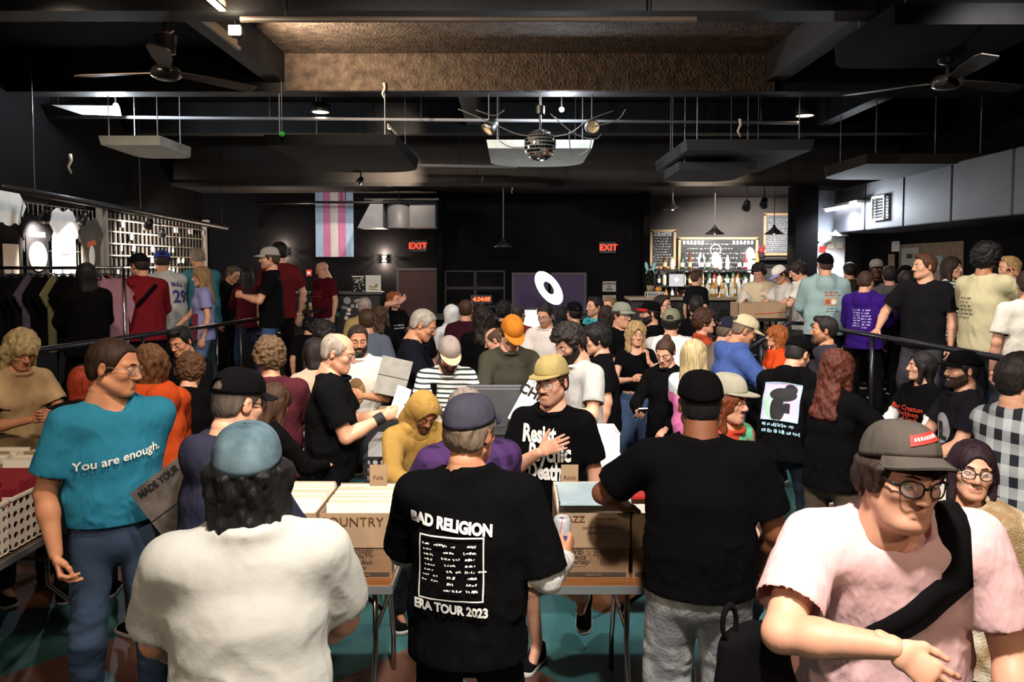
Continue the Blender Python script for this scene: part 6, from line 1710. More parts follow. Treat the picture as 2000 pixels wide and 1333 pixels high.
# plush and trinkets on the ledge below the tall menu
e = empty('ledge', (at(1512, 500, 14.79).x, 14.79, at(1512, 507, 14.79).z)); tag(e, 'narrow ledge under the tall menu board', 'shelf')
MB().box((0, 0, 0), (0.9, 0.2, 0.03)).build('board', BARF, e); MB().box((0, 0.08, -0.08), (0.86, 0.02, 0.14)).build('bracket', BARF, e)
for k, (u_, c1, c2, lb) in enumerate(((1554, '#8f5fc0', '#d8862f', 'purple eared plush bunny with orange body on the ledge'), (1545, '#4a52b0', '#3f8a4a', 'small blue plush on the ledge'), (1487, '#b03a4a', '#40303a', 'dark red plush at the left end of the ledge'))):
    q = at(u_, 503, 14.74); e = empty('plush_toy', (q.x, 14.74, at(1512, 507, 14.79).z + 0.0155)); tag(e, lb, 'plush', 'plush toys on the ledge')
    S = [1.0, 0.7, 0.8][k]
    MB().lathe([(0, -1)] + [(math.cos(t), math.sin(t)) for t in np.linspace(-1.4, 1.4, 9)] + [(0, 1)], 14, Matrix.Diagonal((0.07 * S, 0.06 * S, 0.075 * S)), (0, 0, 0.075 * S)).build('body', cloth('#b8382c' if k == 0 else c2), e, True)
    MB().lathe([(0, -1)] + [(math.cos(t), math.sin(t)) for t in np.linspace(-1.4, 1.4, 9)] + [(0, 1)], 14, Matrix.Diagonal((0.055 * S, 0.05 * S, 0.05 * S)), (0, 0, 0.19 * S)).build('head', cloth(c2 if k == 0 else c1), e, True)
    for s in (-1, 1): MB().lathe([(0, 0)] + [(math.sin(t), 1 - math.cos(t)) for t in np.linspace(0.3, 2.9, 8)] + [(0, 2)], 10, Ry(s * 0.25) @ Matrix.Diagonal((0.022 * S, 0.01, 0.06 * S)), (s * 0.03, 0, 0.22 * S)).build('ear', cloth(c1), e, True)
# long cardboard box with plastic wrap on a high table
qz = 1.46
tb = folding_table('high_table', 2.80, 3.50, 9.72, 10.12, qz, 'high dark table under the long cardboard box', DKT, BLACKM)
tb.location.z = 0.0
a = at(1437, 600, 9.85); b = at(1530, 600, 9.85)
bx = open_box('long_carton', (a.x + b.x) / 2, 9.92, qz + 0.001, b.x - a.x, 0.36, 0.20, 'long open cardboard box with orange tie on the high table', CARDL)
MB().tube([(-0.1, -0.185, 0.06), (0.1, -0.186, 0.07), (0.3, -0.185, 0.09)], 0.004, 6).build('tie', mat('orange_board', '#c2562c'), bx)
mb = MB(); r = random.Random(5)
n = 10
v = [(-0.16 + 0.30 * i / n + 0.02 * r.random(), -0.1 + 0.2 * j / n, 0.14 + 0.22 * math.exp(-((i / n - 0.35) / 0.3) ** 2) * (1 - abs(j / n - 0.5)) + 0.03 * r.random()) for i in range(n + 1) for j in range(n + 1)]
f = [(i * (n + 1) + j, (i + 1) * (n + 1) + j, (i + 1) * (n + 1) + j + 1, i * (n + 1) + j + 1) for i in range(n) for j in range(n)]
tag(MB().add(v, f).build('plastic_wrap', mat('plastic_wrap', '#e8e4da', rough=0.15, alpha=0.45), None, True, (a.x + 0.18, 9.92, qz)), 'crumpled clear plastic wrap standing in the long cardboard box', 'wrap')
# notices and cork board at the right wall under the duct
def side_notice(u0, u1, v0, v1, label, m, cat='notice'):
    X = XR - 0.02; y0 = X * F / (u1 - 1000.0); y1 = X * F / (u0 - 1000.0)
    z1 = at(u0, v0, y1).z; z0 = at(u0, v1, y1).z
    o = MB().box((0, 0, 0), (0.012, y1 - y0, z1 - z0)).build('notice', m, None, False, (X, (y0 + y1) / 2, (z0 + z1) / 2)); return tag(o, label, cat)
CORK = mat('cork', '#7c6a58', rough=0.9, var=0.2, vscale=12)
side_notice(1755, 1880, 478, 575, 'large brown cork board on the right wall', CORK, 'board')
for k, (u0, u1, v0, v1, lb, m) in enumerate(((1742, 1757, 472, 492, 'small glowing white sign on the dark right wall', PAPER), (1736, 1748, 497, 523, 'beige sheet below the small white sign', CARDL), (1762, 1795, 485, 525, 'pale poster with bold dark letters on the cork board', mat('poster_pale', '#b8b0a0', rough=0.8)), (1825, 1842, 500, 528, 'pale blue sheet on the cork board', mat('poster_blue', '#8a9aa8', rough=0.8)), (1636, 1646, 499, 515, 'small beige plate near the black beanie', CARDL))):
    o = side_notice(u0, u1, v0, v1, lb, m)
    if k == 2: sign_text('BAR', 0.10, INK, o, (-0.010, 0, 0.03), (0, -1, 0), (0, 0, 1), bold=0.004)
    o.location.x -= 0.016

# ------------------------------------------------------------------ the record tables in front
folding_table('record_table', -1.28, -0.525, 3.27, 4.03, 0.74, 'brown folding table carrying the COUNTRY box', WOODT, ALU, legx=(0.10, 0.10))
folding_table('record_table', 0.165, 0.90, 3.27, 4.03, 0.74, 'brown folding table carrying the JAZZ box', WOODT, ALU, legx=(0.36, 0.08))
MARK = mat('marker_brown', '#5a2f1a', rough=0.8); BOXINK = mat('box_ink', '#3c342c', rough=0.8)
def haul_box(cx, label, upper, lower, tabs=True):
    w, l, z = 0.318, 0.42, 0.741
    e = empty('record_box', (cx, 3.35 + l / 2, z)); tag(e, label, 'box', 'moving boxes full of records')
    t = 0.005; h = 0.30
    MB().box((0, 0, t / 2), (w, l, t)).box((0, -l / 2 + 0.006, 0.07), (w - 0.004, t, 0.14)).box((0, l / 2 - 0.006, 0.07), (w - 0.004, t, 0.14)).box((-w / 2 + 0.006, 0, 0.07), (t, l - 0.01, 0.14)).box((w / 2 - 0.006, 0, 0.07), (t, l - 0.01, 0.14)).build('lower_carton', CARD, e)
    MB().box((0, -l / 2, 0.217), (w, t, 0.155)).box((0, l / 2, 0.225), (w, t, 0.17)).box((-w / 2, 0, 0.217), (t, l, 0.155)).box((w / 2, 0, 0.217), (t, l, 0.155)).build('upper_carton', CARDL, e)
    MB().box((0, -l / 2 + 0.002, 0.018), (w * 0.92, 0.006, 0.016)).build('ink_band', BOXINK, e)
    for (tx, x, zz, s_, kw) in upper: sign_text(tx, s_, MARK, e, (x, -l / 2 - 0.004, zz), (1, 0, 0), (0, 0, 1), **kw)
    for (tx, x, zz, s_, kw) in lower: sign_text(tx, s_, BOXINK if tx != 'uhaul.com' else CARD, e, (x, -l / 2 + (0.002 if tx != 'uhaul.com' else -0.002), zz), (1, 0, 0), (0, 0, 1), **kw)
    return e
cb = haul_box(-0.692, 'cardboard record box marked COUNTRY on the left brown table', [('COUNTRY', -0.02, 0.255, 0.058, dict(space=1.05))],
              [('NEED BOXES?\nTAKE PLENTY!\nWe\'ll Buy Back\nthe Extras', -0.01, 0.085, 0.026, dict(bold=0.0002, shear=0.25, line=0.9)), ('uhaul.com', 0.03, 0.018, 0.016, dict(bold=0.0003))])
jb = haul_box(0.362, 'cardboard record box marked JAZZ on the right brown table', [('JAZZ', -0.085, 0.268, 0.042, {}), ('in the front', 0.055, 0.270, 0.020, dict(shear=0.1)), ('(party in the back)', 0.02, 0.232, 0.019, dict(shear=0.1)), ('MUSIC | INTL !', 0.03, 0.206, 0.018, {}), ('etc', 0.03, 0.186, 0.016, dict(shear=0.2))],
              [('SAVE!', -0.088, 0.122, 0.036, dict(bold=0.0006)), ('BEST PRICE', -0.088, 0.094, 0.022, dict(bold=0.0004)), ('GUARANTEED', -0.088, 0.072, 0.021, dict(bold=0.0004)), ('SAVE EVEN MORE\nBeat Our Moving Box\nPrices and We\'ll\nGive You 10\nFREE boxes!', 0.068, 0.092, 0.016, dict(shear=0.2, line=0.85)), ('uhaul.com', 0.0, 0.018, 0.017, dict(bold=0.0003))])
mb = MB()      # outline of the price tag round SAVE!
P_ = [(-0.155, 0.052), (-0.155, 0.138), (-0.035, 0.138), (-0.012, 0.108), (-0.012, 0.082), (-0.035, 0.052)]
for i in range(6):
    a, b = P_[i], P_[(i + 1) % 6]; L = math.hypot(b[0] - a[0], b[1] - a[1])
    mb.box(((a[0] + b[0]) / 2, -0.2065, (a[1] + b[1]) / 2), (L, 0.002, 0.0018), Ry(-math.atan2(b[1] - a[1], b[0] - a[0])))
mb.torus(0.005, 0.001, 12, 4, Rx(math.pi / 2), (-0.024, -0.2065, 0.106)).build('ink_tag', BOXINK, jb)
jb2 = haul_box(0.694, 'cardboard record box right of JAZZ, in shadow behind the man in black', [], [('WE BUY\nBACK', -0.06, 0.085, 0.026, dict(bold=0.0004)), ('uhaul.com', 0.0, 0.018, 0.017, dict(bold=0.0003))])
cb2 = haul_box(-1.03, 'cardboard record box left of COUNTRY behind the white shirt', [], [])
PALE = ['#e4dfd2', '#d6cfbe', '#cfc4ae', '#e9e6de', '#c8bda8', '#dcd6c8']
for cx, nm, n in ((-0.692, 'COUNTRY', 16), (0.362, 'JAZZ', 16), (0.694, 'right hand', 16), (-1.03, 'leftmost', 12)):
    sleeves(cx, 3.58, 0.752 if nm != 'COUNTRY' else 0.735, n, 0.30, 'record sleeve packed upright in the %s box' % nm, 'records in the moving boxes', pal=PALE if nm != 'right hand' else SLEEVE_C, lean=0.12)
tag(MB().box((0, 0, 0), (0.315, 0.315, 0.004)).box((0, -0.1575, -0.006), (0.315, 0.002, 0.012)).build('record_sleeve', mat('sleeve_sky', '#b9cdd4', rough=0.25, var=0.12, vscale=5), None, False, (0.372, 3.52, 1.078)), 'pale blue shiny record laid flat on top of the JAZZ box', 'record')
for cx, yy, lb, t_ in ((-0.66, 3.745, 'cardboard divider tab sticking up from the COUNTRY box', 'Folk'), (0.285, 3.745, 'cardboard divider tab marked Rock above the JAZZ box', 'Rock')):
    e = empty('divider_tab', (cx, yy, 1.03)); tag(e, lb, 'divider'); MB().box((0, 0, 0.045), (0.085, 0.003, 0.15)).build('card', CARDL, e); sign_text(t_, 0.03, MARK, e, (0, -0.002, 0.055), (1, 0, 0), (0, 0, 1))
for x, m, lb in ((0.66, '#b52a22', 'red record lying on the box right of JAZZ'), ):
    tag(MB().box((0, 0, 0), (0.31, 0.31, 0.012)).build('record_sleeve', mat('sleeve_red', m, rough=0.5), None, False, (0.70, 3.6, 1.075)), lb, 'record')
tag(MB().tube([(-0.09, 0, 0.02), (-0.03, 0.02, 0.05), (0.04, -0.01, 0.03), (0.10, 0.01, 0.02)], 0.035, 10, True, 0.022).build('glove', mat('glove_grey', '#2c2d33', rough=0.9), None, True, (0.55, 3.86, 1.02)), 'crumpled dark cloth at the back of the JAZZ box', 'cloth')
# white boxes behind the table
for k, (u_, v0, v1, d_, w_) in enumerate(((1186, 848, 905, 4.9, 0.17), (1190, 905, 960, 4.55, 0.20))):
    a = at(u_, v0, d_); b = at(u_, v1, d_)
    open_box('white_carton', a.x, d_ + 0.15, b.z, w_, 0.34, a.z - b.z, ['upper white carton behind the man with his hand on his chest', 'lower white carton behind the man with his hand on his chest'][k], WHITE)
folding_table('back_table', 0.32, 1.05, 4.45, 5.2, at(1190, 960, 4.6).z - 0.002, 'low table carrying the white cartons', DKT, BLACKM)
# long table with crates at the left edge
folding_table('crate_table', -3.55, -2.40, 3.25, 4.45, 0.74, 'long folding table of crates and record boxes at the left edge', mat('table_brown', '#4a3222', rough=0.5), ALU, along='y')
for k, (x, y, m, lb) in enumerate(((-2.59, 3.46, CRW, 'white perforated crate at the near end of the left table'), (-2.59, 3.83, CRW, 'second white perforated crate on the left table'), (-2.97, 3.46, CRW, 'white crate at the left edge of the left table'))):
    milk_crate(x, y, 0.7405, lb, m, 0.34, 0.34, 0.26)
    sleeves(x, y, 0.754, 14, 0.27, 'record sleeve standing in a white crate on the left table', 'records on the left table', pal=['#cfc0b8', '#d9d2c8', '#b8a8a0', '#8a1f2c', '#e0d8d0'])
tag(MB().box((0, 0, 0), (0.31, 0.31, 0.02)).build('record_sleeve', mat('sleeve_maroon', '#6e1420', rough=0.4), None, False, (-2.59, 3.46, 1.085)), 'maroon record lying on the near white crate', 'record')
LBX = [(-2.59, 4.225), (-2.95, 4.225), (-2.97, 3.79), (-3.32, 4.225), (-3.34, 3.79)]
for k, (x, y) in enumerate(LBX):
    open_box('record_box', x, y, 0.7405, 0.33, 0.42, 0.31, ['cardboard record box at the far right corner of the left table', 'cardboard record box in the middle of the far row of the left table', 'cardboard record box behind the white crate at the left edge', 'cardboard record box at the far left corner of the left table', 'leftmost near cardboard record box on the left table'][k], CARDL)
    sleeves(x, y, 0.768, 12, 0.34, 'record sleeve packed in a cardboard box on the left table', 'records on the left table', pal=PALE)
    e = empty('divider_tab', (x, y + 0.02, 1.0)); tag(e, 'pale divider card with handwriting in a box on the left table', 'divider', 'dividers on the left table')
    MB().box((0, 0, 0.03), (0.28, 0.003, 0.13)).build('card', CARDL, e); MB().box((-0.05, -0.002, 0.075), (0.03, 0.001, 0.014)).box((-0.01, -0.002, 0.075), (0.03, 0.001, 0.010)).box((0.03, -0.002, 0.075), (0.025, 0.001, 0.014)).build('writing', MARK, e)
tag(MB().tube([(0, 0, -0.16), (0, 0, 0.13)], 0.10, 12, True, 0.085).torus(0.07, 0.012, 16, 6, Rx(math.pi / 2), (0, 0, 0.16), 0, math.pi).build('tote_bag', mat('tote_black', '#131214', rough=0.8), None, True, (-2.28, 3.95, 0.92)), 'black bag hanging off the side of the left table', 'bag')
# crates among the crowd in the middle
for k, (u_, v_, d_, lb) in enumerate(((772, 878, 4.9, 'black crate of records beside the bald man in black'), (838, 872, 5.0, 'black crate of records in front of the yellow hoodie'))):
    q = at(u_, v_, d_); milk_crate(q.x, d_, q.z - 0.26, lb, CRB, 0.33, 0.4, 0.25)
    sleeves(q.x, d_, q.z - 0.245, 14, 0.34, 'record sleeve in a black crate in the middle of the crowd', 'records in the middle of the crowd', pal=['#2a2a2e', '#c9c6c0', '#3a3a3e', '#8e8c8a', '#1c1c1e'], lean=0.25)
q = at(780, 878, 4.95)
folding_table('middle_table', -0.93, -0.33, 4.66, 5.3, q.z - 0.262, 'dark table of crates in the middle of the crowd', DKT, BLACKM)
a = at(782, 830, 5.1)
tag(MB().box((0, 0, 0), (0.46, 0.28, 0.05), bev=0.004).build('flat_carton', CARD, None, False, (a.x, 5.52, a.z)), 'flat brown carton on the raised dark crate', 'box')
tag(MB().box((0, 0, 0), (0.56, 0.34, a.z - 0.03 - (q.z - 0.262)), bev=0.01).box((0, -0.175, 0.02), (0.2, 0.012, 0.05)).build('record_case', CTR, None, False, (a.x, 5.52, (a.z - 0.026 + q.z - 0.262) / 2)), 'black record case under the flat brown carton', 'case')
for k in range(2):
    qq = at(730 + 60 * k, 955, 4.35)
tag(MB().box((0, 0, 0), (0.42, 0.05, 0.34), Rx(0.25), bev=0.012).box((0, -0.03, 0.02), (0.36, 0.012, 0.26), Rx(0.25)).build('amplifier_case', mat('case_grey', '#5a5a5e', rough=0.6), None, False, at(972, 802, 4.85)), 'grey speaker lid standing open behind the man with his hand on his chest', 'case')
am = bpy.data.objects['amplifier_case']
v_, f_ = text_geo('MADE DO', 0.05, bold=0.002)
sign_text('NEW DO', 0.05, mat('print_white', '#efe9de'), am, (-0.02, -0.07, 0.13), (1, 0, 0), (0, 0.25, 0.97), off=0.012, bold=0.002) if False else None
q = at(972, 802, 4.85)
tag(MB().box((0, 0, (q.z - 0.18) / 2), (0.5, 0.34, q.z - 0.18)).box((0, -0.172, 0.5), (0.3, 0.01, 0.3)).build('flight_case', CTR, None, False, (q.x, 5.0, 0)), 'black flight case under the grey speaker lid', 'case')
e = empty('record_sign', at(1036, 788, 4.75)); tag(e, 'white card with bold black letters beside the grey speaker lid', 'sign')
MB().box((0, 0.004, 0), (0.16, 0.008, 0.30), Ry(0.5)).build('card', PAPER, e)
sign_text('CHI', 0.085, INK, e, (0, 0, 0.07), (0.88, 0, -0.48), (0.48, 0, 0.88), bold=0.003, off=0.003)
# vendor table at right
folding_table('vendor_table', 2.25, 3.5, 4.45, 5.20, 0.80, 'white vendor table in front of the seated pair', WHITE, ALU)
for k, (x, y, c, lb) in enumerate(((2.45, 5.0, '#c8882a', 'small orange box on the vendor table'), (2.62, 4.9, '#b5402a', 'red folder on the vendor table'), (2.75, 4.75, '#d9d4ca', 'white record sleeve on the vendor table'), (3.1, 4.7, '#e8e4dc', 'white sheet on the vendor table'))):
    hh_ = (0.08, 0.012, 0.012, 0.003)[k]
    tag(MB().box((0, 0, hh_ / 2), ((0.12, 0.3, 0.31, 0.22)[k], (0.1, 0.2, 0.31, 0.3)[k], hh_), Rz(0.3 * k), bev=0.0015).box((0, 0, hh_), (0.05, 0.04, 0.002), Rz(0.3 * k)).build(('small_box', 'folder', 'record_sleeve', 'sheet')[k], mat('vt_%d' % k, c, rough=0.6), None, False, (x, y, 0.8005)), lb, ('box', 'folder', 'record', 'paper')[k])
def chair(x, y, z, rz, label):
    e = empty('chair', (x, y, z), rz); tag(e, label, 'chair')
    MB().box((0, 0, 0.0), (0.42, 0.40, 0.05), bev=0.015).build('seat', CTR, e)
    MB().box((0, 0.21, 0.36), (0.40, 0.03, 0.34), Rx(-0.12), bev=0.012).build('backrest', CTR, e)
    for sx in (-1, 1):
        for sy in (-1, 1): MB().tube([(sx * 0.18, sy * 0.17, 0), (sx * 0.20, sy * 0.20, -z)], 0.013, 8).build('leg', BLACKM, e)
        MB().tube([(sx * 0.18, 0.19, 0.0), (sx * 0.18, 0.22, 0.4)], 0.013, 8).build('back_post', BLACKM, e)

# ------------------------------------------------------------------ patterned cloth and prints
def pat(name, build):
    if name in MATS: return MATS[name]
    m = bpy.data.materials.new(name); m.use_nodes = True; nt = m.node_tree; p = nt.nodes['Principled BSDF']
    p.inputs['Roughness'].default_value = 0.9; p.inputs['Specular IOR Level'].default_value = 0.2
    tc = nt.nodes.new('ShaderNodeTexCoord'); sp = nt.nodes.new('ShaderNodeSeparateXYZ'); nt.links.new(tc.outputs['Object'], sp.inputs[0])
    def mth(op, a, b=0.0, c=None):
        n = nt.nodes.new('ShaderNodeMath'); n.operation = op
        for i, q in enumerate((a, b) if c is None else (a, b, c)):
            if isinstance(q, (int, float)): n.inputs[i].default_value = q
            else: nt.links.new(q, n.inputs[i])
        return n.outputs[0]
    def mix(f, a, b):
        n = nt.nodes.new('ShaderNodeMix'); n.data_type = 'RGBA'
        nt.links.new(f, n.inputs[0])
        for i, q in ((6, a), (7, b)):
            if isinstance(q, str): n.inputs[i].default_value = (*lin(q), 1)
            else: nt.links.new(q, n.inputs[i])
        return n.outputs[2]
    def noise(scale):
        n = nt.nodes.new('ShaderNodeTexNoise'); n.inputs['Scale'].default_value = scale; n.inputs['Detail'].default_value = 3; nt.links.new(tc.outputs['Object'], n.inputs['Vector']); return n.outputs['Fac']
    nt.links.new(build(sp, mth, mix, noise), p.inputs['Base Color'])
    MATS[name] = m
    return m
STRIPE = pat('striped_cloth', lambda s, m, x, n: x(m('GREATER_THAN', m('FRACT', m('MULTIPLY', m('ADD', s.outputs[2], m('MULTIPLY', s.outputs[0], 0.06)), 26.0)), 0.62), '#d6d8d4', '#2c3634'))
def plaid_b(c0, c1, c2):
    def b(s, m, x, n):
        fx = m('GREATER_THAN', m('FRACT', m('MULTIPLY', m('ADD', s.outputs[0], s.outputs[1]), 10.0)), 0.5); fz = m('GREATER_THAN', m('FRACT', m('MULTIPLY', s.outputs[2], 10.0)), 0.5)
        return x(m('MULTIPLY', m('ADD', fx, fz), 0.5), c0, x(m('MULTIPLY', fx, fz), c1, c2))
    return b
PLAID = pat('plaid_flannel', plaid_b('#b9bcbc', '#6a6e76', '#24262c'))
PURPLE_PLAID = pat('purple_flannel', plaid_b('#4a2e5e', '#3a2550', '#2c1c3c'))
TIEDYE = pat('tie_dye', lambda s, m, x, n: x(m('GREATER_THAN', n(9.0), 0.5), x(m('GREATER_THAN', n(6.0), 0.5), '#b8402c', '#d9a860'), x(m('GREATER_THAN', n(5.0), 0.52), '#5fb58a', '#a83a5a')))
PASTEL = pat('pastel_dye', lambda s, m, x, n: x(m('GREATER_THAN', m('ADD', s.outputs[2], m('MULTIPLY', n(7.0), 0.12)), 1.36), '#c66a9a', '#d8dde0'))
FLEECE = mat('fleece', '#9a7f5c', rough=0.95, spec=0.1, var=0.3, vscale=7, bump=0.7, bscale=140, col2='#d9cdb6', vcon=(0.42, 0.6))
RIPPED = mat('ripped_denim', '#7a7a7c', rough=0.9, spec=0.2, var=0.3, vscale=6, bump=0.4, bscale=70, col2='#d0ceca', vcon=(0.45, 0.72))
LINEN = mat('white_linen', '#b2b0a8', rough=0.9, spec=0.15, var=0.10, vscale=3, bump=0.25, bscale=25)
PW = mat('print_ink_white', '#dcdad4', rough=0.8); PB = mat('print_ink_black', '#141214', rough=0.8)
def ptext(body, size, m, x=0, y=0, layer=0, sx=1.0, slope=0.0, **kw):
    v, f = text_geo(body, size, maxedge=0.014, **kw)
    return ([(x + a * sx, y + b + slope * a) for a, b in v], f, m, layer)
def prect(x0, y0, x1, y1, m, layer=0, n=8):
    k = n + 1
    v = [(x0 + (x1 - x0) * i / n, y0 + (y1 - y0) * j / n) for j in range(k) for i in range(k)]
    return (v, [(j * k + i, j * k + i + 1, (j + 1) * k + i + 1, (j + 1) * k + i) for j in range(n) for i in range(n)], m, layer)
def pell(cx, cy, rx, ry, m, layer=0):
    v = [(cx, cy)]; f = []; n = 18
    for r in (0.5, 1.0): v += [(cx + rx * r * math.cos(2 * math.pi * k / n), cy + ry * r * math.sin(2 * math.pi * k / n)) for k in range(n)]
    for k in range(n): f += [(0, 1 + k, 1 + (k + 1) % n), (1 + k, 1 + n + k, 1 + n + (k + 1) % n, 1 + (k + 1) % n)]
    return (v, f, m, layer)
def scrib(x0, y0, x1, y1, rows, m, seed=1, layer=0, hgt=0.5):
    r = random.Random(seed); v = []; f = []
    for i in range(rows):
        y = y1 + (y0 - y1) * (i + 0.5) / rows; x = x0 + r.random() * 0.02; h = (y1 - y0) / rows * hgt
        while x < x1:
            for k in range(r.randint(2, 5)):        # a word is a run of thin uneven strokes
                L = r.uniform(0.003, 0.009); b = len(v); lo, hi = r.uniform(-.5, -.2) * h, r.uniform(0.15, 0.6) * h; sk = r.uniform(-.004, .004)
                v += [(x, y + lo), (x + L, y + lo), (x + L + sk, y + hi), (x + sk, y + hi)]; f.append((b, b + 1, b + 2, b + 3)); x += L + r.uniform(0.0015, 0.004)
            x += r.uniform(0.006, 0.014)
    return (v, f, m, layer)
def frame_lines(x0, y0, x1, y1, t, m, layer=0):
    return [prect(x0, y0, x0 + t, y1, m, layer, 10), prect(x1 - t, y0, x1, y1, m, layer, 10), prect(x0, y0, x1, y0 + t, m, layer, 10), prect(x0, y1 - t, x1, y1, m, layer, 10)]

BRN, DBR, BLK, GRY, BLD, RED, AUB = '#3a2718', '#1e140e', '#0e0b0a', '#a39a8c', '#b9955f', '#7a2a16', '#4a2013'
HB = {}
# ---- in front of the tables
HB['linen'] = person('person in white linen shirt and faded teal cap, back turned, nearest at left', 482, 823, 2.0, 176, hair=('shag', BLK), cap=('fitted', mat('washed_cap', '#3a4c54', rough=0.9, spec=0.1, var=0.3, vscale=14, col2='#64787f', vcon=(0.35, 0.72)), None, -8), top=('shirt', LINEN), bottom=('jeans', '#2c3038'), g=1.10, lean=4, head=(0, 4, 0), R='low', L='low', sw=1.04)
HB['bad'] = person('person in black BAD RELIGION shirt with grey sleeves, back turned', 920, 768, 2.65, 172, hair=('short', '#6a5a4a'), skin=1, cap=('fitted', '#3c3a44', None, -6), face='mo', top=('tee', '#0f0e10', '#b9b7b2'), bottom=('slack', '#131215'), g=1.12, lean=5, head=(-22, 6, 0),
   R=((-0.14, -0.22, -0.31), (0.05, 1.0, -0.5), (0.9, -0.2, 0.0), (-0.25, -0.7, 0.6), 'can'), L='hold', sw=1.05, slv=0.27,
   prints=[('back', [ptext('BAD RELIGION', 0.052, PW, -0.045, -0.085, bold=0.0028, sx=0.84, slope=-0.10)] + frame_lines(-0.155, -0.335, 0.075, -0.120, 0.005, PW) +
            [scrib(-0.145 + 0.075 * k, -0.31 + 0.03 * (k == 0), -0.095 + 0.075 * k, -0.14, 8, PW, 3 + k, hgt=0.42) for k in range(3)] + [ptext('ERA TOUR 2023', 0.044, PW, -0.04, -0.365, bold=0.002, sx=0.84, slope=-0.06)])])
HB['bigblack'] = person('large person in plain black shirt, black cap and ripped jeans, back turned', 1368, 722, 3.02, 183, skin=3, hair=('buzz', BLK), cap=('fitted', '#0e0d0e', None, -6), face='mh', top=('tee', '#0c0b0d'), bottom=('wide', RIPPED), g=1.17, hem=-0.05, lean=6, head=(2, 6, 0),
   L=((-0.10, -0.32, -0.30), (-1.0, 0.3, -0.3), (0.3, 0.2, -1), None, 'curl'), R='relax', sw=1.06, shoe='#6a6a6c')
HB['pink'] = person('person in pale pink shirt, grey cap with red patch and black strap, leaning forward', 1772, 822, 1.95, 18, skin=0, hair=('mop', '#2e2018'), cap=('cap', '#4a443e', None, -12), glasses=('thick', '#1a1614'), face='mh', top=('tee', '#d8b0b0'), bottom=('slack', '#17161a'), g=1.20, belly=0.15, lean=24, side=-4, head=(14, 6, 4), gaze=(10, 10),
   R=((0.12, -0.31, -0.13), (-1, -0.1, -0.5), (0.2, 0.9, -0.3), (0.75, -0.35, -0.45), 'relax'), L='relax', sw=1.05)
HB['bob'] = person('person with dark bob and black glasses in tan fleece coat looking aside at right', 1903, 860, 2.72, -4, sex='f', hair=('bob', '#23121a'), glasses=('thick', '#141214'), top=('jacket', FLEECE), bottom=('jeans', '#2a2622'), head=(16, -2, 4), gaze=(24, -4), R='relax', L='relax')
HB['plaid'] = person('person in grey and white plaid flannel at the right edge, back of cropped dark hair', 1990, 690, 3.5, 128, hair=('fade', '#1c1512'), top=('jacket', PLAID), bottom=('slack', '#17151a'), glasses=('round', '#1a1a1a'), stubble=0.5, R='low', L='low')
HB['teal'] = person('person in turquoise shirt reading You are enough, glasses, head turned right', 226, 660, 3.4, 8, skin=1, hair=('neat', '#2a1a10'), glasses=('round', '#8a7a6a'), face='mo', top=('tee', '#27708c'), hem=0.03, bottom=('jeans', '#2c3a4e'), head=(58, 8, 4), twist=4, g=1.04,
   R=((-0.05, -0.08, -0.51), (-0.7, 0.8, 0), (0.7, -0.1, 0.1), (0.15, -0.5, -1), 'pinch'), L=((0.0, -0.16, -0.42), (0.8, 0.9, 0), (1, 0, 0), None, 'grip'),
   prints=[('front', [ptext('You are enough.', 0.050, PW, -0.005, -0.150, slope=0.16, bold=0.0008)])])
HB['navy'] = person('person in navy hoodie, black cap and glasses facing right beside the turquoise shirt', 474, 718, 3.0, 118, hair=('buzz', '#4a4038'), cap=('cap', '#121016', '#2a2730', 0), glasses=('thick', '#1a1a1a'), top=('hoodie', '#272838'), bottom=('jeans', '#20242c'), head=(8, 14, 0), lean=8, R='low', L='low', g=1.05)
HB['lady59'] = person('person with long brown hair in black bent over records behind the navy hoodie', 548, 752, 4.35, 125, sex='f', hair=('long', '#3a2416'), top=('long', '#0f0e10'), bottom=('slack', '#121114'), head=(0, 25, 0), lean=16, R='reach', L='low')
# ---- left foreground crowd
person('person with pale blond shaggy bob in tan printed shirt at the left edge, looking down', 46, 650, 4.85, 22, sex='f', hair=('shag', '#a8946c'), top=('tee', mat('tan_print_cloth', '#8a6e4c', rough=0.9, var=0.3, vscale=6, col2='#c2a67c')), bottom=('jeans', '#22242a'), head=(0, 26, 0), lean=8, R='hold', L='hold', skin=1)
person('person with copper red hair, back turned beside the turquoise shoulder', 158, 716, 4.85, 170, sex='f', hair=('bob', '#8c2f16'), top=('tee', '#2c2422'), bottom=('jeans', '#22242a'), lean=6)
person('person in orange hoodie with wavy brown hair behind the turquoise shirt', 292, 676, 4.4, 205, sex='f', hair=('shag', '#5a3a20'), top=('hoodie', '#b4451f'), bottom=('jeans', '#22242a'), lean=10, R='low', L='low')
person('person in black shirt with curly brown hair bending left behind the orange hoodie', 374, 690, 5.25, 165, hair=('curly', '#4a2f1a'), top=('tee', '#0f0e10'), bottom=('jeans', '#22242a'), lean=18, head=(0, 20, 0), L='hang', R='relax')
person('person with dark quiff in black jacket looking down by the left handrail', 345, 636, 6.1, -32, hair=('quiff', '#120d0b'), top=('jacket', '#131214'), bottom=('jeans', '#1c1d22'), skin=1, head=(-8, 22, 0), R='hold', L='hold')
person('person in maroon polo with curly greying brown hair, back turned', 525, 658, 5.0, 184, hair=('curly', '#5c4630'), top=('shirt', '#4a2028'), bottom=('jeans', '#22242a'), lean=6, head=(6, 10, 0), R='low', L='low', g=1.06)
person('person in cream shirt with black bag strap and dark bob, back turned', 612, 660, 5.6, 196, sex='f', hair=('bob', '#1c1310'), top=('tee', '#b79f88'), bottom=('jeans', '#22242a'), lean=8, head=(0, 14, 0), R='low', L='low')
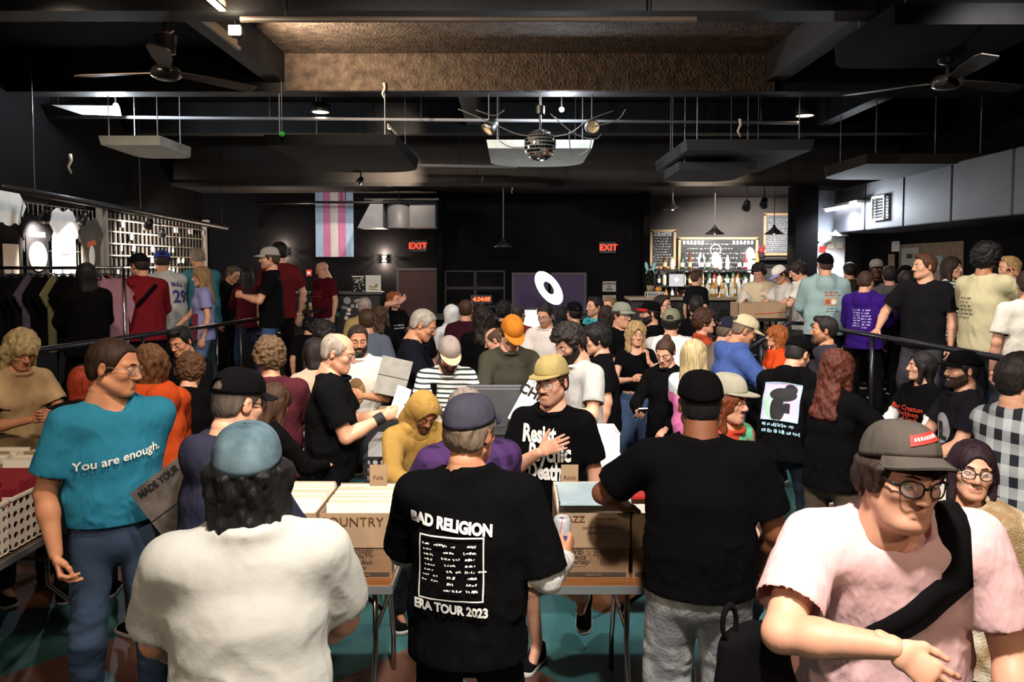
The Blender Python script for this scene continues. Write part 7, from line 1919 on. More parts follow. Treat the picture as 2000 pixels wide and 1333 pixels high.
person('person with curly dark hair in pale grey hoodie with backpack strap facing left', 622, 627, 6.9, -118, hair=('curly', '#1a1210'), top=('hoodie', '#8f959c'), bottom=('jeans', '#22242a'), lean=12, head=(0, 20, 0), R='low', L='low', skin=1)
person('person in navy cap half hidden behind the end of the left handrail', 603, 618, 9.6, 160, hair=('short', BLK), cap=('cap', '#1c2030', None), top=('tee', '#15151a'), bottom=('jeans', '#22242a'))
HB['bald'] = person('bald person with glasses in black shirt and wristband reading a record sleeve, facing right', 668, 650, 4.7, 84, skin=0, hair=('balding', '#8a7f74'), glasses=('round', '#3a3230'), face='mo', top=('tee', '#121216'), bottom=('jeans', '#20242c'), head=(-6, 16, 0), lean=4, g=1.1, belly=0.25,
   R=((0.06, -0.32, -0.16), (-0.4, 0.5, -1), (1, 0, 0.1), None, 'grip'), L=((0.06, -0.34, -0.18), (-0.4, 0.5, -1), (1, 0, 0.1), None, 'grip'))
person('bearded person in white shirt with tan print facing the bald reader', 699, 635, 6.1, -8, hair=('neat', '#2c1e14'), beard=('full', '#1c120c'), top=('tee', '#d8d3c8'), bottom=('jeans', '#22242a'), head=(14, 10, 0), L='hold', R='low', skin=1,
   prints=[('front', [pell(0.0, -0.20, 0.075, 0.11, mat('tan_ink', '#8a6c40', rough=0.8)), pell(0.0, -0.13, 0.05, 0.04, mat('tan_ink2', '#6a4c2a', rough=0.8), 1)])])
person('person with brown topknot hair in slate blue shirt, back turned near the sticker counter', 717, 603, 7.8, 180, hair=('short', '#3c2a1a'), top=('tee', '#5d6470'), bottom=('jeans', '#22242a'), L='hold')
person('person with greyish pink hair in tan jacket, back turned in front of the sticker counter', 712, 581, 9.9, 172, hair=('short', '#8a7a78'), top=('jacket', '#a08a5a'), bottom=('jeans', '#22242a'))
person('person with wavy brown hair in black leather jacket holding a pale bottle', 742, 600, 9.0, 160, sex='f', hair=('longcurly_m', '#3c2818'), top=('jacket', '#141214'), bottom=('jeans', '#1c1c20'), L='hold', R='hold')
person('person in black shirt pressing a hand to the forehead by the dark red door', 768, 569, 11.4, 42, hair=('short', '#8a4a2c'), top=('tee', '#121014'), bottom=('jeans', '#22242a'), R='brow', L='hold', head=(10, 0, 0), prints=[('front', [scrib(-0.10, -0.22, 0.10, -0.13, 2, PW, 4)])])
HB['navytee'] = person('grey haired person with glasses in navy shirt bowing over a record, facing right', 838, 606, 6.3, 86, hair=('neat', '#8c8478'), glasses=('round', '#3a3230'), skin=1, face='mo', top=('tee', '#1a1e2a'), bottom=('jeans', '#22242a'), lean=14, head=(0, 26, 0), R=((0.05, -0.34, -0.26), (-0.7, 0.4, -0.8), (0.9, 0.2, 0.1), None, 'grip'), L='hold')
person('person with reddish hair peering out behind the grey haired one in navy', 815, 613, 8.2, 25, sex='f', hair=('bob', '#7a4428'), top=('tee', '#1c1a1c'), bottom=('jeans', '#22242a'))
# ---- centre of the crowd
person('person in white hooded top with raised hood by the dark back wall', 882, 598, 9.6, -150, hair=('hoodup', '#cfd0d2'), top=('hoodie', '#cfd0d2'), bottom=('jeans', '#22242a'))
person('person in plum sweater with short brown hair, back turned under the clock', 910, 585, 9.1, 172, hair=('neat', '#3c2616'), top=('long', '#33141f'), bottom=('jeans', '#22242a'))
person('person with long wavy dark hair in black, back turned left of the orange cap', 945, 600, 7.9, 168, hair=('longcurly_m', '#1e1511'), top=('long', '#121113'), bottom=('jeans', '#1c1c20'), g=1.05)
person('balding person stooping in black behind the orange cap', 958, 641, 7.0, -98, hair=('balding', '#4a3626'), top=('tee', '#141316'), bottom=('jeans', '#22242a'), lean=24, head=(0, 24, 0), R='reach', L='reach')
HB['stripe'] = person('person in black and white striped shirt and pale cap looking down at records', 880, 665, 5.6, 8, hair=('short', '#3c2a1c'), cap=('flat', '#8d8078', '#b59d82', 4), beard=('full', '#3a2416'), top=('tee', STRIPE), bottom=('jeans', '#22242a'), lean=20, head=(4, 34, 0), R='reach', L='low')
HB['orange'] = person('person in olive sweatshirt and orange cap looking down with a white can', 1004, 623, 6.0, 12, hair=('short', '#3c2a1c'), cap=('flat', '#b06a22', None, 8), glasses=('round', '#2a2a2a'), top=('long', '#3d3a30'), bottom=('jeans', '#22242a'), lean=8, head=(6, 34, 0), R='low',
   L=((0.06, -0.30, -0.24), (-0.8, 0.3, -0.7), (0.9, -0.2, 0), (0.5, -0.8, 0.2), 'can'))
HB['resist'] = person('person in black Resist Psychic Death shirt and tan cap with a hand on the chest', 1076, 697, 3.95, -14, skin=0, hair=('neat', '#3a281c'), cap=('flat', '#a08f5c', None, 2), glasses=('round', '#6a5a4a'), beard=('stash', '#3a2618'), stubble=0.55, top=('tee', '#0d0c0e'), bottom=('shorts', '#a8906a'), head=(-16, 4, -2), gaze=(-10, 0), R='chest', L='hang', sw=0.96,
   legs={'R': (-0.10, 0.05, 0.082), 'L': (0.12, 0.30, 0.30)},
   prints=[('front', [ptext('Resist', 0.125, PW, -0.045, -0.055, 3, bold=0.005, sx=0.62), ptext('Psychic', 0.125, PW, 0.015, -0.152, 3, bold=0.005, sx=0.62), ptext('Death', 0.125, PW, -0.01, -0.249, 3, bold=0.005, sx=0.62)])])
person('person with curly dark hair and beard in pale grey shirt looking down left', 1098, 634, 5.35, -46, hair=('curly', '#1c1411'), beard=('full', '#1a120e'), glasses=('round', '#4a4038'), top=('tee', '#a3a29e'), bottom=('jeans', '#22242a'), lean=10, head=(-8, 28, 0), R='hold', L=((0.10, -0.28, -0.26), (-0.8, 0.4, -0.5), (0.9, 0, -0.3), None, 'curl'), belly=0.1)
person('person with straight dark fringe in black shirt facing left behind the grey shirt', 1160, 631, 6.2, -84, hair=('mop', '#0f0c0c'), top=('tee', '#131215'), bottom=('jeans', '#1c1c20'), lean=6, head=(0, 12, 0), R='hold', L='hang', g=1.02)
person('person with short dark hair and glasses in white shirt lit by the monitor', 1062, 595, 8.3, -24, hair=('neat', '#1c1512'), glasses=('round', '#2a2a2a'), stubble=0.6, top=('tee', '#dcd2cc'), bottom=('jeans', '#22242a'), head=(0, 20, 0), R='low', L='hang')
person('person with dark hair, back turned against the glow left of the monitor', 984, 588, 9.9, 176, hair=('curly', '#151012'), top=('jacket', '#17161a'), bottom=('jeans', '#1c1c20'))
person('person in dull red shirt rim lit by the monitor', 1012, 595, 9.3, 150, hair=('buzz', '#2a201c'), skin=2, top=('tee', '#6a2624'), bottom=('jeans', '#1c1c20'))
person('person with sleek black hair, back turned under the ring light', 1097, 600, 9.7, 182, sex='f', hair=('straight_m', '#0d0c0f'), top=('jacket', '#1a1c26'), bottom=('jeans', '#1c1c20'))
person('person in dark cap and black shirt right of the ring light', 1122, 589, 9.0, -150, hair=('short', BLK), cap=('cap', '#17141f', None), top=('tee', '#121115'), bottom=('jeans', '#1c1c20'))
person('person in aqua shirt looking left near the pale notice', 1163, 579, 9.6, -58, hair=('short', '#17110f'), top=('tee', '#3fa6b0'), bottom=('jeans', '#22242a'), stubble=0.5)
person('fair haired person beside the aqua shirt', 1192, 580, 10.2, -38, hair=('short', '#7a6248'), top=('tee', '#2b2638'), bottom=('jeans', '#22242a'))
person('person with dark curls in maroon top behind the open mouthed speaker', 1186, 600, 8.7, 165, sex='f', hair=('longcurly_m', '#2a1a16'), top=('tee', '#4a1c26'), bottom=('jeans', '#22242a'))
HB['gcap'] = person('person in grey green cap and glasses with open mouth in black printed shirt', 1215, 590, 8.0, 36, skin=0, hair=('short', '#2a1e16'), cap=('cap', '#8b8f80', None, 0), glasses=('round', '#1c1a1a'), face='mh', top=('tee', '#111114'), bottom=('jeans', '#22242a'), head=(12, 4, 0), R='hold', g=1.06, prints=[('front', [scrib(-0.12, -0.32, 0.12, -0.17, 3, PW, 6)])])
person('person with long wavy blond hair in black crop top and wide jeans', 1242, 630, 7.2, 4, sex='f', hair=('longcurly', '#a5875c'), top=('crop', '#101012'), bottom=('wide', '#34445e'), head=(14, 4, 0), R='hold', L=((0.04, -0.22, -0.02), (-0.7, 0.4, -1), (0.8, 0.4, 0), (0.1, 0.1, 1), 'curl'), g=0.92)
person('bearded person in black cap with red brim facing left', 1272, 588, 8.5, -82, hair=('short', BLK), cap=('cap', '#131318', '#a3231c', 0), beard=('full', '#1c1410'), glasses=('round', '#1c1a1a'), top=('tee', '#121114'), bottom=('jeans', '#22242a'))
person('person in sunglasses with an arm stretched out behind the red brimmed cap', 1293, 576, 9.4, 60, hair=('short', '#1e1512'), glasses=('thick', '#0c0c0c'), top=('tee', '#17161a'), bottom=('jeans', '#22242a'), L=((-0.20, -0.42, 0.0), (-0.3, 0.5, -1), (0, 0, -1), None, 'relax'))
person('person in olive cap and white shirt, back turned in the right crowd', 1311, 602, 7.3, 174, hair=('short', '#120e0d'), cap=('cap', '#7c7d66', None, -4), top=('tee', '#e3e1dc'), bottom=('jeans', '#22242a'), g=1.1, L='hold', R='hold')
HB['phone'] = person('person with tied back brown hair in black zip sweater looking at a phone', 1296, 664, 6.0, -20, sex='f', hair=('bun', '#3a2618'), top=('long', '#101012'), bottom=('slack', '#3a3836'), head=(-4, 26, 0), R=((0.02, -0.32, -0.28), (-0.7, 0.4, -0.8), (0.3, 0.2, 1), None, 'pinch'), L='low')
person('person with long straight platinum hair in white and pink dyed shirt, back turned', 1356, 665, 5.5, 150, sex='f', hair=('straight', '#a8946c'), glasses=('thick', '#141214'), top=('tee', PASTEL), bottom=('jeans', '#2a2c34'), R='low', L='low')
person('person in black band shirt with cropped hair, back turned below the bar', 1360, 578, 8.9, 176, hair=('fade', '#1c1512'), top=('tee', '#121014'), bottom=('jeans', '#22242a'), prints=[('back', [ptext('CRYSTAL', 0.07, PW, 0, -0.14, bold=0.002), scrib(-0.1, -0.28, 0.1, -0.18, 2, PW, 9)])])
person('person in rust red shirt with brown curls facing right', 1374, 603, 7.9, 104, hair=('curly', '#3c2416'), top=('tee', '#a8442c'), bottom=('jeans', '#22242a'), lean=6, R='hold')
person('person in navy cap and taupe shirt leaning behind the blue raincoat', 1426, 621, 7.2, 122, hair=('short', '#5a4a3c'), cap=('cap', '#252433', None), top=('tee', '#6a5f56'), bottom=('jeans', '#22242a'), lean=16, head=(0, 16, 0), R='reach')
person('person in black cap with dark curls bending below the stairs', 1398, 640, 8.3, 112, hair=('mop', '#1c1411'), cap=('cap', '#161418', None), top=('tee', '#17151a'), bottom=('jeans', '#22242a'), lean=24, head=(0, 24, 0))
HB['blue'] = person('person in blue raincoat and cream cap bowing to the right', 1466, 617, 6.45, 112, skin=1, hair=('buzz', '#6a5a48'), cap=('cap', '#c3b592', None, 0), top=('hoodie', '#435892'), bottom=('jeans', '#22242a'), lean=14, head=(-4, 26, 0), R='reach', L='reach', g=1.05)
person('person with curly ginger hair in orange shirt facing left by the stairs', 1520, 637, 7.6, -68, sex='f', hair=('shag', '#8a4a20'), top=('tee', '#c9451c'), bottom=('jeans', '#22242a'), head=(-6, -4, 0), L='hold', prints=[('front', [pell(0, -0.19, 0.08, 0.07, PW)])])
person('person with dark beard in slate collared shirt, profile to the left', 1612, 617, 6.7, -84, skin=1, hair=('short', '#1a1312'), beard=('goatee', '#3a2e28'), stubble=0.8, top=('shirt', '#33303a'), bottom=('jeans', '#22242a'), g=1.05)
GLOW = mat('print_pale_green', '#9fd0b0', rough=0.8); LAV = mat('print_lavender', '#c3b4dc', rough=0.8); ICE = mat('print_ice', '#9ac0cc', rough=0.8)
HB['hood'] = person('person in black hoodie with large lavender back print and black cap, stooping', 1566, 658, 5.5, 160, hair=('buzz', '#1a1412'), cap=('fitted', '#121114', None, 4), top=('hoodie', '#0f0e11'), bottom=('jeans', '#1c2430'), lean=20, head=(-14, 24, 0), R='reach', L='reach', g=1.10,
   prints=[('back', [prect(-0.15, -0.33, 0.13, -0.05, LAV, 0, 12), pell(-0.07, -0.22, 0.06, 0.10, GLOW, 1), pell(0.01, -0.14, 0.10, 0.05, PB, 2), pell(-0.02, -0.25, 0.055, 0.09, PB, 3), pell(0.06, -0.10, 0.045, 0.04, PB, 2), prect(0.03, -0.27, 0.07, -0.2, PB, 2, 4)] + frame_lines(-0.15, -0.33, 0.13, -0.05, 0.006, ICE, 3) + [scrib(-0.14, -0.43, 0.12, -0.34, 2, ICE, 5, 1, 0.6)])])
HB['auburn'] = person('person with long auburn hair, black shirt and taupe trousers near the vendor table', 1640, 687, 4.7, 152, sex='f', hair=('longcurly', '#4a1f12'), top=('tee', '#0f0e10'), bottom=('slack', '#5a4e42'), lean=6, head=(-6, 12, 0), R=((-0.26, -0.28, -0.30), (-0.5, 0.6, -0.4), (0, 0, -1), None, 'curl'), L='low')
HB['dye'] = person('person with cream cap, long reddish hair and tie dyed shirt facing right', 1422, 732, 3.75, 58, hair=('longcurly_m', '#6a3418'), cap=('flat', '#a39e8c', None, 0), beard=('stash', '#6a3a1c'), top=('tee', TIEDYE), bottom=('jeans', '#22242a'), R='hang', L='hang', head=(4, 4, 0))
HB['yellow'] = person('person hunched in mustard yellow hoodie behind the dark cap', 836, 778, 4.35, 22, hair=('hoodup', '#93743c'), beard=('full', '#4a2c18'), top=('hoodie', '#93743c'), bottom=('jeans', '#22242a'), lean=24, head=(6, 38, 0), R='reach', L='reach', skin=2)
person('grey haired person in purple flannel, back turned behind the BAD RELIGION shirt', 905, 752, 3.45, 195, hair=('balding', '#8a8078'), top=('shirt', PURPLE_PLAID, None, 'long'), bottom=('slack', '#a08a68'), lean=16, head=(0, 18, 0), R='reach', L='reach', g=1.08)
SEAT_W = person('seated person with dark and blond hair in black shirt with red lettering over white sleeves', 1806, 688, 5.95, -48, sex='f', hair=('bob', '#17110f'), top=('tee', '#0f0e10', '#d8d6d2'), bottom=('jeans', '#1c1c20'), head=(-26, -4, 0), R='low', L='low', sit=0.72, floor=0.0, eyes=16,
   prints=[('front', [ptext('Bear Creature\nMachines\nof God', 0.058, mat('print_red', '#c03a22', rough=0.8), 0, -0.17, line=0.8, shear=0.1, bold=0.001), scrib(-0.12, -0.34, 0.12, -0.28, 1, mat('print_red', '#c03a22'), 3)])])
SEAT_M = person('seated person with black cap and full beard in charcoal shirt with pale round print', 1884, 684, 5.35, -66, hair=('short', BLK), cap=('cap', '#101012', None, 0), beard=('full', '#2a1c14'), top=('tee', '#2a2730'), bottom=('jeans', '#1c1c20'), R='low', L='low', sit=0.72,
   prints=[('front', [pell(0, -0.20, 0.10, 0.11, mat('print_grey', '#8c8c90', rough=0.8)), prect(-0.04, -0.27, 0.03, -0.15, PB, 1, 4), prect(-0.02, -0.28, 0.07, -0.25, PB, 1, 4)])])
for S_, lb in ((SEAT_W, 'black chair under the seated person in white sleeves'), (SEAT_M, 'black chair under the seated bearded person')):
    r_ = S_['root']; chair(r_.location.x, r_.location.y, S_['p'][0].z - 0.135 * S_['s'], r_.rotation_euler.z, lb)
# ---- left platform
LP = 0.5
person('person with long black hair in black, back turned at the clothes rack', 168, 515, 7.5, 198, floor=LP, sex='f', hair=('straight', '#0d0b0c'), top=('jacket', '#0f0d10'), bottom=('slack', '#121014'), R='low', L='low', g=1.12)
HB['red'] = person('person in red overshirt and dark cap with crossbody strap, back turned', 268, 495, 8.5, 190, floor=LP, hair=('short', '#2a1e18'), cap=('fitted', '#22222a', None), top=('shirt', '#6e1a22', None, 'long'), bottom=('jeans', '#1c1c20'), head=(30, 14, 0), lean=8, R='low', L='low', g=1.25)
person('person in white baseball jersey numbered 29 and blue cap bending over crates', 316, 490, 9.4, 212, floor=LP, hair=('short', '#2a1e18'), cap=('cap', '#33479a', '#15151c'), top=('shirt', '#b9bab8'), bottom=('slack', '#17161a'), lean=14, head=(-30, 20, 0), R='reach', L='reach', g=1.1,
   prints=[('back', [ptext('29', 0.20, mat('print_blue', '#35357a', rough=0.8), 0.06, -0.24, bold=0.006), ptext('BULL', 0.07, mat('print_blue', '#35357a'), 0.05, -0.09, bold=0.003)])])
HB['lav'] = person('person with light brown hair in lavender shirt holding a dark record, facing left', 392, 522, 8.9, -84, floor=LP, sex='f', hair=('long', '#8a6a48'), top=('tee', '#8688b8'), bottom=('jeans', '#4a5a74'), L='hang', R='low', head=(0, 6, 0))
person('tall person with cropped grey hair in teal shirt on the left platform', 384, 485, 9.9, 216, floor=LP, hair=('fade', '#7c7268'), glasses=('round', '#2a2a2a'), top=('tee', '#3f7480'), bottom=('slack', '#2c3a40'), lean=10, head=(-20, 20, 0), R='reach', L='reach', g=1.1)
person('person with greying hair in charcoal bending at the far merchandise tables', 460, 520, 11.3, 50, floor=LP, hair=('short', '#5a4a3c'), top=('tee', '#24242a'), bottom=('slack', '#17161a'), lean=22, head=(0, 24, 0))
person('person with long dark hair in dark red sweater, back turned on the left platform', 482, 525, 10.9, 192, floor=LP, sex='f', hair=('long', '#1c1310'), top=('long', '#4a161c'), bottom=('jeans', '#2a3c5a'), R='low', L='low')
person('person in pale grey cap and black shirt, profile to the left at the handrail', 528, 482, 9.4, -92, floor=LP, hair=('short', '#3a2818'), cap=('cap', '#9c9a96', None, 4), top=('tee', '#131317'), bottom=('jeans', '#33486e'), R='hold', L='hold', stubble=0.5)
person('dark haired person in maroon shirt behind the pale grey cap', 546, 472, 10.3, 200, floor=LP, hair=('short', '#0f0c0c'), top=('tee', '#5a181a'), bottom=('slack', '#2a1416'), L='hang', R=((-0.10, -0.10, -0.50), None, None, None, 'relax'))
person('bald person in dark red shirt and pale jeans at the left handrail end', 626, 513, 12.15, -52, floor=LP, skin=0, hair=('', '#5a4a40'), glasses=('round', '#2a2a2a'), face='mh', top=('tee', '#4a0f18'), bottom=('jeans', '#7d8ba4'), head=(-24, 18, 0), belly=0.3, g=1.1, prints=[('front', [scrib(-0.10, -0.24, 0.10, -0.12, 3, mat('print_red', '#c03a22'), 12)])])
# ---- right platform and bar
person('bar worker in charcoal shirt facing right at the bar', 1361, 527, 11.2, 128, floor=LP, hair=('short', '#3c2818'), top=('tee', '#1c1c22'), bottom=('slack', '#17161a'))
person('person with dark curls and glasses in cream shirt behind the long cardboard box', 1480, 515, 11.0, -12, floor=LP, hair=('curly', '#1e1512'), glasses=('round', '#3a3230'), top=('tee', '#c9b89c'), bottom=('slack', '#6a6258'), head=(-6, 26, 0), R='low', L='low', prints=[('front', [scrib(0.02, -0.16, 0.12, -0.11, 1, PB, 2)])])
person('person in white cap with lilac brim and printed white shirt leaning over', 1516, 520, 10.5, -58, floor=LP, hair=('short', '#2a1e18'), cap=('cap', '#d8d2cc', '#8a86b4', 6), top=('tee', '#cdc8c0'), bottom=('slack', '#8a8478'), lean=12, head=(0, 30, 0), R='reach', L='low', prints=[('front', [scrib(-0.08, -0.34, 0.10, -0.16, 5, mat('print_grey_dark', '#55504c', rough=0.8), 7)])])
person('dark haired person in white shirt and grey trousers, profile to the left', 1549, 511, 10.0, -82, floor=LP, hair=('mop', '#1e1411'), top=('tee', '#d9d2ca'), bottom=('slack', '#4c4a48'), head=(0, 26, 0), lean=4, R='reach', L='reach')
person('person in pale aqua hoodie with orange back print and black beanie', 1612, 494, 8.9, 186, floor=LP, hair=('buzz', '#3a2c24'), cap=('beanie', '#101012', None), top=('hoodie', '#8fa8a8'), bottom=('slack', '#2a2a2e'), g=1.12, head=(12, 4, 0), R='low', L='low',
   prints=[('back', [scrib(-0.02, -0.14, 0.13, -0.08, 2, mat('print_brick', '#a8503a', rough=0.8), 3, 0, 0.8), prect(-0.02, -0.24, 0.12, -0.15, mat('print_tan2', '#b8906a', rough=0.8), 0, 6), pell(0.02, -0.2, 0.03, 0.03, mat('print_brick', '#a8503a'), 1), pell(0.08, -0.2, 0.03, 0.03, PW, 1), scrib(0.0, -0.32, 0.12, -0.26, 2, mat('print_dark', '#3a3230', rough=0.8), 8, 0)])])
person('person with short brown hair in purple hoodie with white lettering, back turned', 1693, 530, 8.3, 164, floor=LP, hair=('short', '#3a2418'), glasses=('round', '#2a2a2a'), top=('hoodie', '#33186e'), bottom=('slack', '#1a181c'), R='low', L='low', head=(-10, 10, 0), g=1.05,
   prints=[('back', [scrib(-0.10, -0.32, -0.02, -0.10, 7, LAV, 4, 0, 0.6), scrib(0.0, -0.34, 0.08, -0.10, 7, LAV, 6, 0, 0.6)])])
person('person with moustache in charcoal shirt resting a hand on the right handrail', 1808, 495, 7.55, -24, floor=LP, hair=('short', '#4a2c18'), beard=('stash', '#4a2c18'), top=('tee', '#26242a'), bottom=('slack', '#3c3a40'), head=(-38, 0, 0), gaze=(-10, 0), R='rail', L='hang', g=1.12, sw=1.05)
person('person with curly black hair in cream shirt raising a hand to the mouth', 1930, 473, 6.9, 140, floor=LP, skin=2, hair=('curly', '#0f0b0a'), beard=('full', '#120d0b'), top=('tee', '#b9b08c'), bottom=('jeans', '#22242a'), R='mouth', L='hold', head=(0, 6, 0), g=1.15, sw=1.05,
   prints=[('back', [scrib(-0.13, -0.30, -0.01, -0.10, 6, mat('print_dark', '#3a3230'), 5, 0, 0.5)])])
person('person with dark short hair in brown jacket, back turned under the duct', 1660, 512, 11.0, 200, floor=LP, hair=('short', '#1a1312'), top=('jacket', '#33281e'), bottom=('slack', '#1c1c20'))
person('person in grey cap facing the camera between the far heads', 1712, 506, 10.2, 8, floor=LP, skin=4, hair=('buzz', BLK), cap=('cap', '#85837e', None), top=('tee', '#1c1a1c'), bottom=('slack', '#1c1c20'))
person('person with dark hair and grey hood over navy jacket, back turned', 1738, 519, 9.2, 190, floor=LP, hair=('short', '#17110f'), top=('hoodie', '#4d4a4a'), bottom=('slack', '#1c1c20'))
person('person in black cap and dull red top behind the moustached person', 1768, 518, 9.6, 150, floor=LP, hair=('short', BLK), cap=('fitted', '#121114', None), top=('tee', '#5a2a2a'), bottom=('slack', '#1c1c20'))
person('person with dark hair in dark purple shirt beside the charcoal shoulder', 1771, 528, 8.5, 165, floor=LP, hair=('short', '#1a1110'), top=('tee', '#2a2038'), bottom=('slack', '#1c1c20'), R='low')
person('person with long brown hair facing right behind the charcoal shirt', 1858, 503, 8.6, 66, floor=LP, sex='f', hair=('long', '#2a1a12'), top=('tee', STRIPE), bottom=('jeans', '#22242a'), L='hold')
person('fair haired person at the right edge beyond the cream shirt', 1972, 500, 7.6, -60, floor=LP, skin=0, hair=('short', '#9a7a50'), top=('tee', '#c9b48c'), bottom=('jeans', '#33486e'))
person('person in white shirt and jeans cut off by the right edge', 2010, 528, 6.1, 200, floor=LP, hair=('short', '#2a1c14'), top=('tee', '#cfc9bc'), bottom=('jeans', '#33486e'), R='hold')

# ------------------------------------------------------------------ things held and worn across
def held_record(q, w, h, rot, m, label, name='record_sleeve', cat='record', th=0.006, txt=None):
    e = empty(name, q); e.rotation_euler = rot; tag(e, label, cat)
    MB().box((0, 0, 0), (w, th, h), bev=0.0015).build('cover', m, e)
    MB().box((0, 0, 0), (w * 0.985, th * 1.06, h * 0.02)).build('spine_line', INK, e)
    if txt:
        for (t, x, z, s) in txt: sign_text(t, s, INK, e, (x, -th / 2, z), (1, 0, 0), (0, 0, 1), bold=0.0015)
    return e
def can(q, label, m, band, name='drink_can'):
    e = empty(name, q); tag(e, label, 'can')
    MB().lathe([(0, -0.06), (0.024, -0.06), (0.033, -0.052), (0.033, 0.047), (0.027, 0.058), (0.025, 0.058), (0.024, 0.055), (0, 0.054)], 22).build('can', m, e, True)
    if band: MB().lathe([(0.0335, -0.03), (0.0335, 0.02)], 22).build('band', band, e, True)
    MB().box((0, -0.008, 0.057), (0.012, 0.02, 0.002)).build('tab', STEEL, e)
    return e
g = HB['bad']['arms']['R']['grip']
e = can(g + Vector((0, 0, 0.03)), 'white beer can with red stripe and blue oval in the grey sleeved hand', mat('can_white', '#cfcfd2', rough=0.25, metal=0.4), None)
mb = MB(); mb.lathe([(0.0338, 0)] * 1 + [(0.0338, 0)], 4) if False else None
M_ = Rz(math.radians(10))
n = 6
v = []; f = []
for i in range(n + 1):
    a = math.radians(-108 + 20 * i / n)
    for z in (-0.045 + 0.012 * i, -0.028 + 0.012 * i): v.append((0.0337 * math.cos(a), 0.0337 * math.sin(a), z + 0.03))
for i in range(n): f.append((2 * i, 2 * i + 2, 2 * i + 3, 2 * i + 1))
MB().add(v, f).build('stripe', mat('can_red', '#b8252a', rough=0.3), e)
v = [(0.0339 * math.cos(math.radians(-80)), 0.0339 * math.sin(math.radians(-80)), -0.018)]; f = []
for k in range(16):
    a = math.radians(-80) + 0.55 * math.cos(2 * math.pi * k / 16); v.append((0.0341 * math.cos(a), 0.0341 * math.sin(a), -0.018 + 0.014 * math.sin(2 * math.pi * k / 16)))
for k in range(16): f.append((0, 1 + k, 1 + (k + 1) % 16))
MB().add(v, f).build('oval', mat('can_blue', '#2c3f8a', rough=0.3), e)
can(HB['orange']['arms']['L']['grip'], 'white drink can held by the person in the orange cap', mat('can_pale', '#d8cfc4', rough=0.3), mat('can_label', '#b8a898', rough=0.4))
g = (HB['bald']['arms']['R']['grip'] + HB['bald']['arms']['L']['grip']) / 2
held_record(g + Vector((0.03, -0.05, 0.07)), 0.02, 0.19, (0, 0.35, 0.5), PAPER, 'small white sleeve read by the bald person', 'paper_sleeve', 'sleeve', th=0.19)
w_ = HB['bald']; a_ = w_['arms']['R']
e = empty('wristband', a_['wr'].lerp(a_['el'], 0.12)); tag(e, 'wide black wristband on the bald reader', 'wristband')
d_ = (a_['wr'] - a_['el']).normalized(); MB().lathe([(0.034, -0.03), (0.036, 0.0), (0.034, 0.03)], 18, Vector((0, 0, 1)).rotation_difference(d_).to_matrix()).build('band', mat('tote_black', '#131214'), e, True)
g = HB['navytee']['arms']['R']['grip']
held_record(at(768, 737, 5.9), 0.24, 0.30, (0.1, 0.25, 0.25), mat('sleeve_grey', '#a7a49c', rough=0.6, var=0.15, vscale=14), 'grey record sleeve held up by the grey haired person in navy')
held_record(at(818, 812, 5.15), 0.20, 0.30, (0.5, -0.7, 0.2), mat('sleeve_bw', '#c8c4ba', rough=0.5, var=0.3, vscale=8), 'tilted black and white record pulled by the striped shirt')
g = HB['teal']['arms']['L']['grip']
held_record(at(345, 985, 3.22), 0.31, 0.31, (0.15, 0.62 * -1, -0.25), mat('sleeve_photo', '#8a7f78', rough=0.3, var=0.5, vscale=10, col2='#3c3836'), 'record lettered MADE YOUR held against the turquoise shirt', txt=[('MADE YOUR', 0, 0.12, 0.042)])
g = HB['phone']['arms']['R']['grip']
e = empty('phone', g); e.rotation_euler = (0.9, 0, 0.2); tag(e, 'pale phone in the hand of the person with tied back hair', 'phone')
MB().box((0, 0, 0), (0.075, 0.009, 0.15), bev=0.003).build('case', WHITE, e); MB().box((0, -0.005, 0), (0.068, 0.002, 0.14)).build('screen', BLACKM, e)
g = HB['lav']['arms']['L']['grip']
held_record(at(383, 640, 8.75), 0.10, 0.31, (0, 0.1, 0.9), mat('sleeve_crimson', '#6a1a28', rough=0.5), 'dark red record under the arm of the lavender shirt')
# straps and bags follow the shirt they lie on
def strap(P, pts, w, m, label, name='bag_strap', off=0.016, cat='strap'):
    sv, sf = P['shirt']; bv = BVHTree.FromPolygons([tuple(x) for x in sv], [tuple(int(i) for i in q) for q in sf])
    p3 = Vector(P['chest'][3]); ax, up, fw = Vector(P['axl'][3]), Vector(P['upl']), Vector(P['fwl'])
    path = []
    for (x, y, sd) in pts:
        # points are given in the chest frame; sd = +1 front, -1 back
        o_ = p3 + ax * x + (up * y if sd else fw * y); ray = fw * (-sd) if sd else -up      # sd = 0 lies over the shoulder, y is then forward
        h = bv.ray_cast(o_ - ray * 0.6, ray, 1.0)
        path.append((h[0] - ray * off) if h[0] is not None else o_ + up * 0.01)
    v = []; f = []
    for i, p_ in enumerate(path):
        t = (path[min(i + 1, len(path) - 1)] - path[max(i - 1, 0)]).normalized(); sd = pts[i][2]
        n_ = fw * sd if sd else up
        s_ = t.cross(n_).normalized()
        for k in (-1, 1): v.append(p_ + s_ * w / 2 * k); v.append(p_ + s_ * w / 2 * k - n_ * 0.02)
    for i in range(len(path) - 1):
        b = i * 4; f += [(b, b + 4, b + 6, b + 2), (b, b + 1, b + 5, b + 4), (b + 2, b + 6, b + 7, b + 3)]
    me = mesh_from(name, v, f, True)
    o = link(name, me, m); o.matrix_world = P['Mw']; tag(o, label, cat); return o
STR = mat('strap_black', '#070607', rough=0.9, spec=0.1)
N_ = 16
